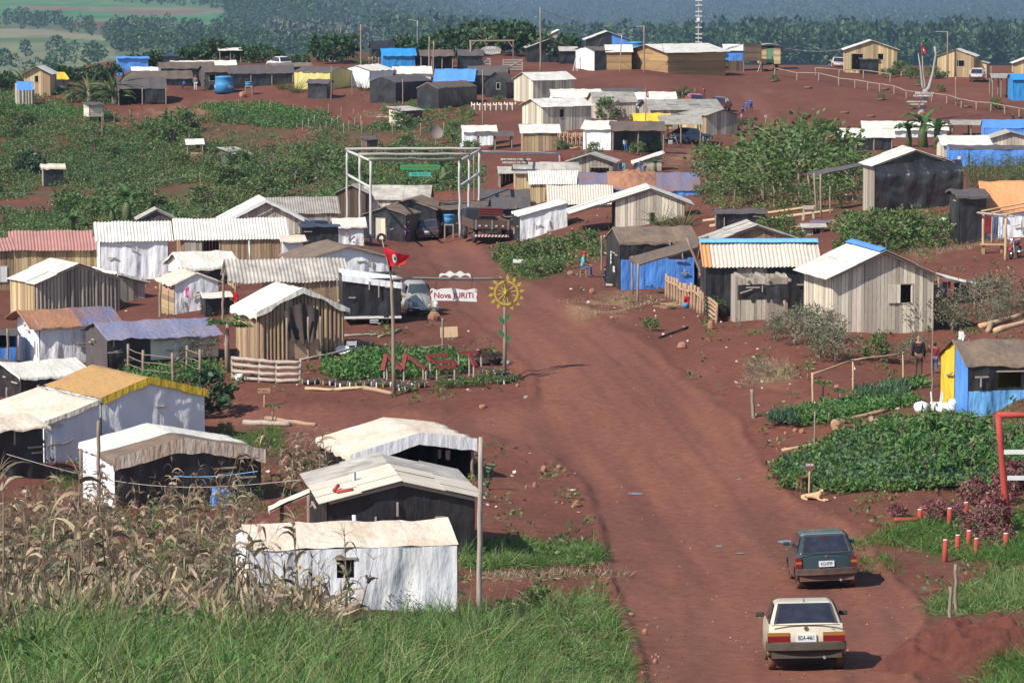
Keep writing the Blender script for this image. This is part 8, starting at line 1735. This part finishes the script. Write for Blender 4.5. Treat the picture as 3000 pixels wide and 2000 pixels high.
MB().box(-.2, .2, -.12, -.1, .30, .42).build('number_plate', 'plate', t)
MB().box(-.5, .5, .3, 3.2, .2, .36).build('underbody', 'black_plastic', t)
P, s = G(1440, 716); phi = R(9) - math.atan2(P.x, P.y); t = thing('flatbed_lorry', 'old dark flatbed lorry leaning on the bank with striped bumper', 'lorry', P, phi); on_ground(t, P, phi, 3.5, 1.8, R(-9))
w = 1.25; MB().box(-w, w, 0, 5.2, .98, 1.06).build('bed_floor', 'wood_dark', t)
for k in range(3): MB().box(-w, w, -.05 - .004 * k, .0, 1.06 + .19 * k, 1.23 + .19 * k).build('tail_board', 'wood_dark', t)
for sg in (-1, 1):
    for k in range(3): MB().box(*sorted((sg * w, sg * (w + .05))), .0, 5.2, 1.06 + .19 * k, 1.23 + .19 * k).build('side_board', 'wood_dark', t)
for x in (-.8, -.35, .35, .8): l = MB().box(x - .12, x + .02, -.075, -.055, 1.2, 1.29).build('reflector', 'plate', t); MB().box(x + .02, x + .12, -.075, -.055, 1.2, 1.29).build('red_half', 'lamp_red', l)
for x in (-1.1, 0, 1.1): MB().box(x - .04, x + .04, -.07, -.052, .98, 1.64).build('stake', 'metal_grey', t)
MB().box(-1.15, 1.15, -.14, -.06, .5, .64).build('bumper', 'letter_white', t)
for k in range(10): x = -1.1 + k * .23; MB().quadbox((x, -.145, .5), (x + .11, -.145, .5), (x + .18, -.145, .64), (x + .07, -.145, .64), (0, -.005, 0)).build('stripe', 'post_red', t)
MB().box(-.45, .45, .0, 7.0, .72, .96).build('chassis', 'black_plastic', t)
for sg in (-1, 1):
    MB().box(sg * .6 - .03, sg * .6 + .03, -.1, .1, .55, .98).build('bracket', 'black_plastic', t)
    for y in (1.3, 5.9): wheel(t, sg * .95, y, .48, .3, 'rubber')
MB().box(-1.05, 1.05, 5.35, 6.9, .8, 2.2).build('cab', 'paint_dark', t, bevel=.1)
for k in range(4): MB().box(-.1 + .02 * k, 1.6, 5.25, 5.3, 1.62 + k * .16, 1.71 + k * .16).build('red_slat', 'plank_red', t)
def moto(label, px, py, yaw, paint):
    P, s = G(px, py); t = thing('motorcycle', label, 'motorcycle', P, R(yaw) - math.atan2(P.x, P.y))
    for y in (.0, 1.28):
        b = MB(); b.tube([(0, y + .27 * math.cos(k * .3142), .3 + .27 * math.sin(k * .3142)) for k in range(21)], .045, 7); o = b.build('wheel', 'rubber', t, smooth=True)
        sb = MB()
        for k in range(8): sb.tube([(0, y, .3), (0, y + .25 * math.cos(k * .785), .3 + .25 * math.sin(k * .785))], .008, 4)
        sb.tube([(-.05, y, .3), (.05, y, .3)], .05, 8); sb.build('spokes', 'chrome', o)
    for x in (-.07, .07): MB().tube([(x, 0, .3), (x, .22, .92)], .022, 6).build('fork', 'chrome', t)
    MB().tube([(-.36, .30, 1.02), (-.1, .24, .98), (.1, .24, .98), (.36, .30, 1.02)], .016, 6).build('handlebar', 'chrome', t)
    MB().blob((0, .2, .84), (.09, .07, .09), 12, 8).build('headlight', 'lamp_clear', t, smooth=True)
    MB().blob((0, .5, .78), (.13, .25, .13), 14, 9).build('fuel_tank', paint, t, smooth=True)
    MB().tube([(0, .65, .76), (0, .95, .74), (0, 1.3, .80)], [.11, .12, .08], 8).build('seat', 'black_plastic', t, smooth=True)
    MB().box(-.12, .12, .42, .82, .28, .62).build('engine', 'metal_grey', t, bevel=.03); MB().tube([(.12, .5, .35), (.14, .9, .3), (.14, 1.4, .38)], .04, 7).build('exhaust', 'chrome', t)
    MB().grid(lambda u, v: ((u - .5) * .14, -.32 * math.cos(v * 1.6 + .6), .3 + .36 * math.sin(v * 1.6 + .6)), 2, 8).build('mudguard', paint, t)
moto('red motorcycle standing under the timber pergola', 2962, 760, -18, 'paint_red')
moto('dark motorcycle parked in front of the pale blue coupe', 1985, 433, 75, 'paint_dark')
def skin(name, pts, edges, m, parent, root=0, sub=2):
    me = bpy.data.meshes.new(name); me.from_pydata([p[0] for p in pts], edges, []); me.materials.append(M_(m))
    o = bpy.data.objects.new(name, me); link(o, parent)
    sk = o.modifiers.new('skin', 'SKIN'); sk.use_smooth_shade = True
    for i, v in enumerate(me.skin_vertices[0].data):
        r = pts[i][1]; v.radius = r if hasattr(r, '__len__') else (r, r); v.use_root = (i == root)
    s_ = o.modifiers.new('sub', 'SUBSURF'); s_.levels = s_.render_levels = sub
    return o
def person(label, px, py, hpx, face, top, bottom, hair='hair', cap=None, pose='stand', shoes='cloth_brown', pack=None, emblem=False, group=None, sleeve=1, seat=.45, dz=0.0, skirt=None):
    """face: direction the person looks, degrees round from the camera (0 = at the camera, 90 = to the right, 180 = away)"""
    P, s = G(px, py); H = hpx / s; k = H / 1.72 if pose != 'sit' else hpx / s / 1.28
    phi = R(face) - math.atan2(P.x, P.y); t = thing('person', label, 'person', P + Vector((0, 0, dz)), phi, group); t.scale = (k, k, k)
    V = Vector; zp = .92; st = 0 if pose in ('stand', 'wave', 'bend') else .2
    if pose == 'sit': zp = seat / k + .09
    lean = .42 if pose == 'bend' else (.16 if pose == 'sit' else .02)
    up = lambda d, x=0, y=0: V((x, -math.sin(lean) * d + y, zp + math.cos(lean) * d))
    J = dict(pelvis=up(0), waist=up(.17), chest=up(.38), neck=up(.53), jaw=up(.60, 0, -.02), head=up(.68, 0, -.025), crown=up(.79, 0, -.01), nose=up(.655, 0, -.105))
    for sg, n in ((-1, 'l'), (1, 'r')):
        J['sh' + n] = up(.46, sg * .17)
        if pose == 'sit': J['el' + n] = up(.2, sg * .21, -.1); J['wr' + n] = V((sg * .13, -.36, zp + .10))
        elif pose == 'wave' and sg == 1: J['el' + n] = up(.30, .28, -.08); J['wr' + n] = up(.52, .30, -.2)
        elif pose == 'bend': J['el' + n] = up(.22, sg * .2, -.15); J['wr' + n] = up(.05, sg * .15, -.35)
        else: J['el' + n] = up(.19, sg * .225, .03 - st * sg * .4); J['wr' + n] = up(-.05, sg * .235, -.06 - st * sg * .7)
        dv = (J['wr' + n] - J['el' + n]).normalized(); J['hd' + n] = J['wr' + n] + dv * .07
        hp = V((sg * .085, 0, zp - .05)); J['hp' + n] = hp
        if pose == 'sit': J['kn' + n] = V((sg * .1, -.42, zp + .0)); J['an' + n] = V((sg * .1, -.42, .09)); J['to' + n] = V((sg * .11, -.60, .04))
        else: J['kn' + n] = V((sg * .1, -.03 + sg * st * .5, .48)); J['an' + n] = V((sg * .1, .03 + sg * st, .09)); J['to' + n] = V((sg * .115, -.12 + sg * st, .04))
    names = list(J); ix = {n: i for i, n in enumerate(names)}
    rad = dict(pelvis=(.135, .105), waist=(.125, .095), chest=(.15, .105), neck=.055, jaw=(.07, .075), head=(.085, .10), crown=(.06, .07), nose=.016)
    lr = dict(sh=.065, el=.043, wr=.03, hd=(.042, .02), hp=.085, kn=.056, an=.038, to=.036)
    pts = [(J[n], rad.get(n) or lr[n[:2]]) for n in names]
    E = [('pelvis', 'waist'), ('waist', 'chest'), ('chest', 'neck'), ('neck', 'jaw'), ('jaw', 'head'), ('head', 'crown'), ('head', 'nose')]
    for n in 'lr': E += [('chest', 'sh' + n), ('sh' + n, 'el' + n), ('el' + n, 'wr' + n), ('wr' + n, 'hd' + n), ('pelvis', 'hp' + n), ('hp' + n, 'kn' + n), ('kn' + n, 'an' + n), ('an' + n, 'to' + n)]
    ed = [(ix[a], ix[b]) for a, b in E]
    for n, sg in (('l', -1), ('r', 1)):        # fingers: four of unequal length and a thumb
        w_ = J['hd' + n]; d = (w_ - J['wr' + n]).normalized()
        for f, (dx, ln) in enumerate(((-.028, .06), (-.01, .075), (.01, .07), (.027, .055), (-.045, .02))):
            base = w_ if f < 4 else J['wr' + n]
            a = w_ + d * ln * .5 + V((dx * .4, dx, 0)); b = w_ + d * ln + V((dx * .4 - sg * .012, dx - .01, 0))
            i0 = len(pts); pts += [(a, .0095), (b, .008)]; ed += [(ix['hd' + n], i0), (i0, i0 + 1)]
    skin('body', pts, ed, 'skin', t)
    def sub(name, vs, es, m, grow):
        pp = []
        for n in vs:
            r = rad.get(n) or lr[n[:2]]; r = r if hasattr(r, '__len__') else (r, r); pp.append((J[n], (r[0] + grow, r[1] + grow)))
        return skin(name, pp, [(vs.index(a), vs.index(b)) for a, b in es], m, t)
    tv = ['pelvis', 'waist', 'chest']; te = [('pelvis', 'waist'), ('waist', 'chest')]
    for n in 'lr':
        tv += ['sh' + n, 'el' + n]; te += [('chest', 'sh' + n), ('sh' + n, 'el' + n)]
        if sleeve: tv += ['wr' + n]; te += [('el' + n, 'wr' + n)]
    jk = sub('jacket' if sleeve else 'shirt', tv, te, 'cloth_' + top, .022)
    bv = ['pelvis']; be = []
    for n in 'lr': bv += ['hp' + n, 'kn' + n, 'an' + n]; be += [('pelvis', 'hp' + n), ('hp' + n, 'kn' + n), ('kn' + n, 'an' + n)]
    sub('trousers', bv, be, 'cloth_' + bottom, .016)
    for n in 'lr': skin('shoe', [(J['an' + n], .052), (J['to' + n], .046)], [(0, 1)], shoes, t, sub=1)
    if skirt: MB().lathe([(.15, .98), (.2, .7), (.24, .25)], 14).build('skirt', 'cloth_' + skirt, t, smooth=True)
    c = J['head']; hm = cap or hair
    if hm:
        b = MB(); b.blob(c + V((0, .022, .035)), (.098, .115, .105), 14, 9)
        b.f = [f for f in b.f if sum(b.v[i][2] for i in f) / len(f) > c.z - .01 or sum(b.v[i][1] for i in f) / len(f) > c.y + .03]
        if cap: b.add([c + V((-.07, -.08, .05)), c + V((.07, -.08, .05)), c + V((.05, -.19, .03)), c + V((-.05, -.19, .03)), c + V((-.07, -.08, .06)), c + V((.07, -.08, .06)), c + V((.05, -.19, .04)), c + V((-.05, -.19, .04))], [(3, 2, 1, 0), (4, 5, 6, 7), (0, 1, 5, 4), (1, 2, 6, 5), (2, 3, 7, 6), (3, 0, 4, 7)])
        b.build('cap' if cap else 'hair', cap or hair, t, smooth=True)
    for sg in (-1, 1):
        MB().blob(c + V((sg * .032, -.088, .012)), (.012, .008, .008), 8, 5).build('eye', 'ink', t, smooth=True)
        MB().blob(c + V((sg * .088, .01, -.005)), (.014, .022, .032), 8, 5).build('ear', 'skin', t, smooth=True)
    MB().blob(c + V((0, -.088, -.055)), (.026, .008, .007), 8, 5).build('mouth', 'cloth_maroon', t, smooth=True)
    if emblem: b = MB(); b.grid(lambda u, v: (J['chest'].x + .07 * math.cos(math.pi * u) * (1 - .35 * v), J['chest'].y + .142, J['chest'].z + .01 + .06 * math.sin(math.pi * u) * (1 - .4 * v)), 10, 2); b.build('emblem', 'post_red', jk)
    if pack:
        o = MB().box(-.14, .14, .12, .27, zp + .1, zp + .5).build('backpack', 'cloth_' + pack, None, bevel=.05); o.location = P + Vector((0, 0, dz)); o.rotation_euler = (0, 0, phi); o.scale = (k, k, k); props(o, f'{pack} backpack on the ' + ' '.join(label.split()[:9]), 'backpack')
    return t
C_ = lambda c: 'cloth_' + c
person('man in black jacket with red emblem, back turned, beside the boy', 2690, 1104, 127, 180, 'black', 'brown', hair=None, emblem=True, shoes='rubber')
person('boy in dark red hoodie and jeans beside the man in black', 2738, 1097, 92, 180, 'maroon', 'jeans', pose='wave')
person('person in white shirt half hidden by plants near the brown roofed shack', 2816, 1042, 88, -60, 'white', 'navy')
P, s = G(1708, 812); t = thing('stool', 'reddish wooden stool under the man in teal', 'stool', P)
MB().box(-.17, .17, -.17, .17, .42, .46).build('seat', 'wood_brown', t)
for x in (-.13, .13):
    for y in (-.13, .13): MB().beam((x * 1.25, y * 1.25, -.1), (x, y, .42), .04, .04).build('leg', 'wood_brown', t)
person('man in teal shirt and red cap sitting on a stool by the road', 1706, 812, 74, 78, 'teal', 'jeans', cap=C_('red'), pose='sit', shoes='rubber', sleeve=0)
person('woman in purple top standing before the plank door', 1188, 712, 56, -75, 'purple', 'black')
person('woman in pink top and pale pink trousers on the slope path', 457, 584, 42, -130, 'pink', 'pink', pack='black', skirt='pink')
g = 'schoolchildren on the square'
person('taller child in blue hood with blue backpack on the square', 2200, 328, 38, 160, 'blue', 'navy', cap=C_('blue'), pose='walk', pack='blue', group=g)
person('child in pale blue hood walking beside the taller blue one', 2186, 331, 34, 165, 'blue', 'jeans', cap=C_('jeans'), pose='walk', group=g)
person('adult in navy jacket stooping over the child in pink', 2171, 350, 40, 120, 'navy', 'black', pose='bend', group=g)
person('small child in pink beside the stooping adult', 2172, 355, 25, 150, 'pink', 'pink', cap=C_('pink'), group=g)
person('child in navy hood next to the spiky yucca', 2014, 289, 28, 170, 'navy', 'navy', cap=C_('navy'), group=g)
person('child in yellow cap and dark jacket behind the grey roof', 2036, 289, 28, 190, 'green', 'black', cap='sun_yellow', group=g)
person('person with red backpack walking behind the grey roof', 2061, 289, 34, 170, 'brown', 'jeans', pose='walk', pack='red', group=g)
person('man in red cap and pale shirt by the black shacks at the left', 573, 266, 46, 10, 'grey', 'white', cap=C_('red'), sleeve=1)
person('man in blue jacket left of the big blue tank', 600, 264, 42, -90, 'navy', 'grey')
person('child in blue sitting before the long low black shack', 540, 262, 22, -40, 'blue', 'navy', pose='sit')
person('man in grey jacket and jeans left of the white station wagon', 2430, 207, 34, -20, 'black', 'jeans')
person('child in blue and pink right of the dark car', 2494, 208, 16, 20, 'blue', 'pink')
person('man in red cap and black jacket on the path at the right edge', 2967, 362, 28, 150, 'black', 'black', cap=C_('red'))
person('man in dark jacket at the right edge beside the red capped man', 2990, 364, 26, 180, 'black', 'navy')
person('woman in pale sweater and blue trousers sitting by the porch post', 1831, 442, 34, 10, 'cream', 'blue', pose='sit')
person('man in blue jacket sitting by the slanted cream shed', 1875, 508, 28, 20, 'blue', 'jeans', pose='sit')
person('dark dressed person sitting beside the man in blue jacket', 1891, 508, 26, -20, 'khaki', 'black', pose='sit')
g = 'people gathered at the crest'
person('person in pale top standing alone on the crest left of the white car', 786, 182, 30, 10, 'cream', 'brown', group=g)
person('person in white top right of the white car', 859, 184, 28, 40, 'white', 'jeans', group=g)
person('person in pink top among those by the white car', 868, 184, 26, -20, 'pink', 'navy', group=g)
person('person in pale blue top right of the one in pink', 878, 184, 29, 170, 'jeans', 'black', group=g)
person('person in dark trousers farthest right of the white car', 899, 186, 26, 0, 'white', 'navy', group=g)
person('child in yellow cap and blue top before the cyan shed', 1164, 212, 26, 0, 'blue', 'navy', cap='sun_yellow')
person('person in red cap behind the long cream tent', 2755, 388, 30, 20, 'navy', 'navy', cap=C_('red'))
person('person in blue shirt and red shorts at the left post of the stall', 2449, 441, 36, 90, 'blue', 'red')
person('man at the pole beside the black shack with white scribbles', 1772, 842, 62, 100, 'navy', 'navy')
def dog(label, px, py, face, m, pose='stand', L=.62):
    P, s = G(px, py); t = thing('dog', label, 'dog', P, R(face) - math.atan2(P.x, P.y)); V = Vector
    if pose == 'stand':
        pts = [(V((0, .28, .44)), (.075, .085)), (V((0, .05, .43)), (.07, .075)), (V((0, -.22, .44)), (.085, .11)), (V((0, -.38, .56)), .06), (V((0, -.46, .64)), (.06, .06)), (V((0, -.6, .60)), .03), (V((0, .36, .5)), .025), (V((0, .46, .68)), .016)]
        ed = [(0, 1), (1, 2), (2, 3), (3, 4), (4, 5), (0, 6), (6, 7)]
        for x in (-.07, .07):
            i = len(pts); pts += [(V((x, -.24, .28)), .04), (V((x, -.25, .14)), .026), (V((x, -.28, .02)), .028), (V((x, .26, .28)), .055), (V((x, .34, .16)), .028), (V((x, .29, .02)), .028)]
            ed += [(2, i), (i, i + 1), (i + 1, i + 2), (0, i + 3), (i + 3, i + 4), (i + 4, i + 5)]
        hd = V((0, -.47, .70))
    else:
        pts = [(V((0, .3, .12)), (.11, .10)), (V((.02, .05, .13)), (.10, .09)), (V((0, -.22, .17)), (.10, .11)), (V((0, -.34, .28)), .06), (V((-.03, -.38, .36)), .062), (V((-.10, -.46, .32)), .03), (V((.08, .42, .04)), .025), (V((.2, .44, .03)), .016)]
        ed = [(0, 1), (1, 2), (2, 3), (3, 4), (4, 5), (0, 6), (6, 7)]
        for x in (-.09, .09):
            i = len(pts); pts += [(V((x, -.3, .06)), .04), (V((x * 1.1, -.56, .03)), .03), (V((x * 1.8, .22, .06)), .06), (V((x * 2.2, .02, .03)), .03)]
            ed += [(2, i), (i, i + 1), (0, i + 2), (i + 2, i + 3)]
        hd = V((-.03, -.37, .42))
    skin('body', pts, ed, m, t)
    for sg in (-1, 1): MB().add([hd + V((sg * .03, 0, 0)), hd + V((sg * .075, .01, -.01)), hd + V((sg * .07, .0, .09)), hd + V((sg * .05, .03, .0))], [(0, 1, 2), (1, 3, 2), (3, 0, 2), (0, 3, 1)]).build('ear', m, t)
    return t
mat('fur_tan', (.50, .30, .15), (.62, .45, .28), ns=5, rough=.9); mat('fur_dark', (.20, .10, .05), (.10, .05, .03), ns=5, rough=.9)
dog('tan dog lying at the foot of the small stake sign', 2378, 1460, 60, 'fur_tan', 'lie')
dog('brown dog standing behind the small stake sign', 2356, 1435, 150, 'fur_dark')
dog('tan dog standing before the right end of the brown hall', 2108, 216, 80, 'fur_tan')
dog('small dark dog sitting near the annex of the brown hall', 2134, 221, 20, 'fur_dark', 'lie')
if 'SAP' in globals():
    for c in list(SAP.children): bpy.data.objects.remove(c)
    bpy.data.objects.remove(SAP)
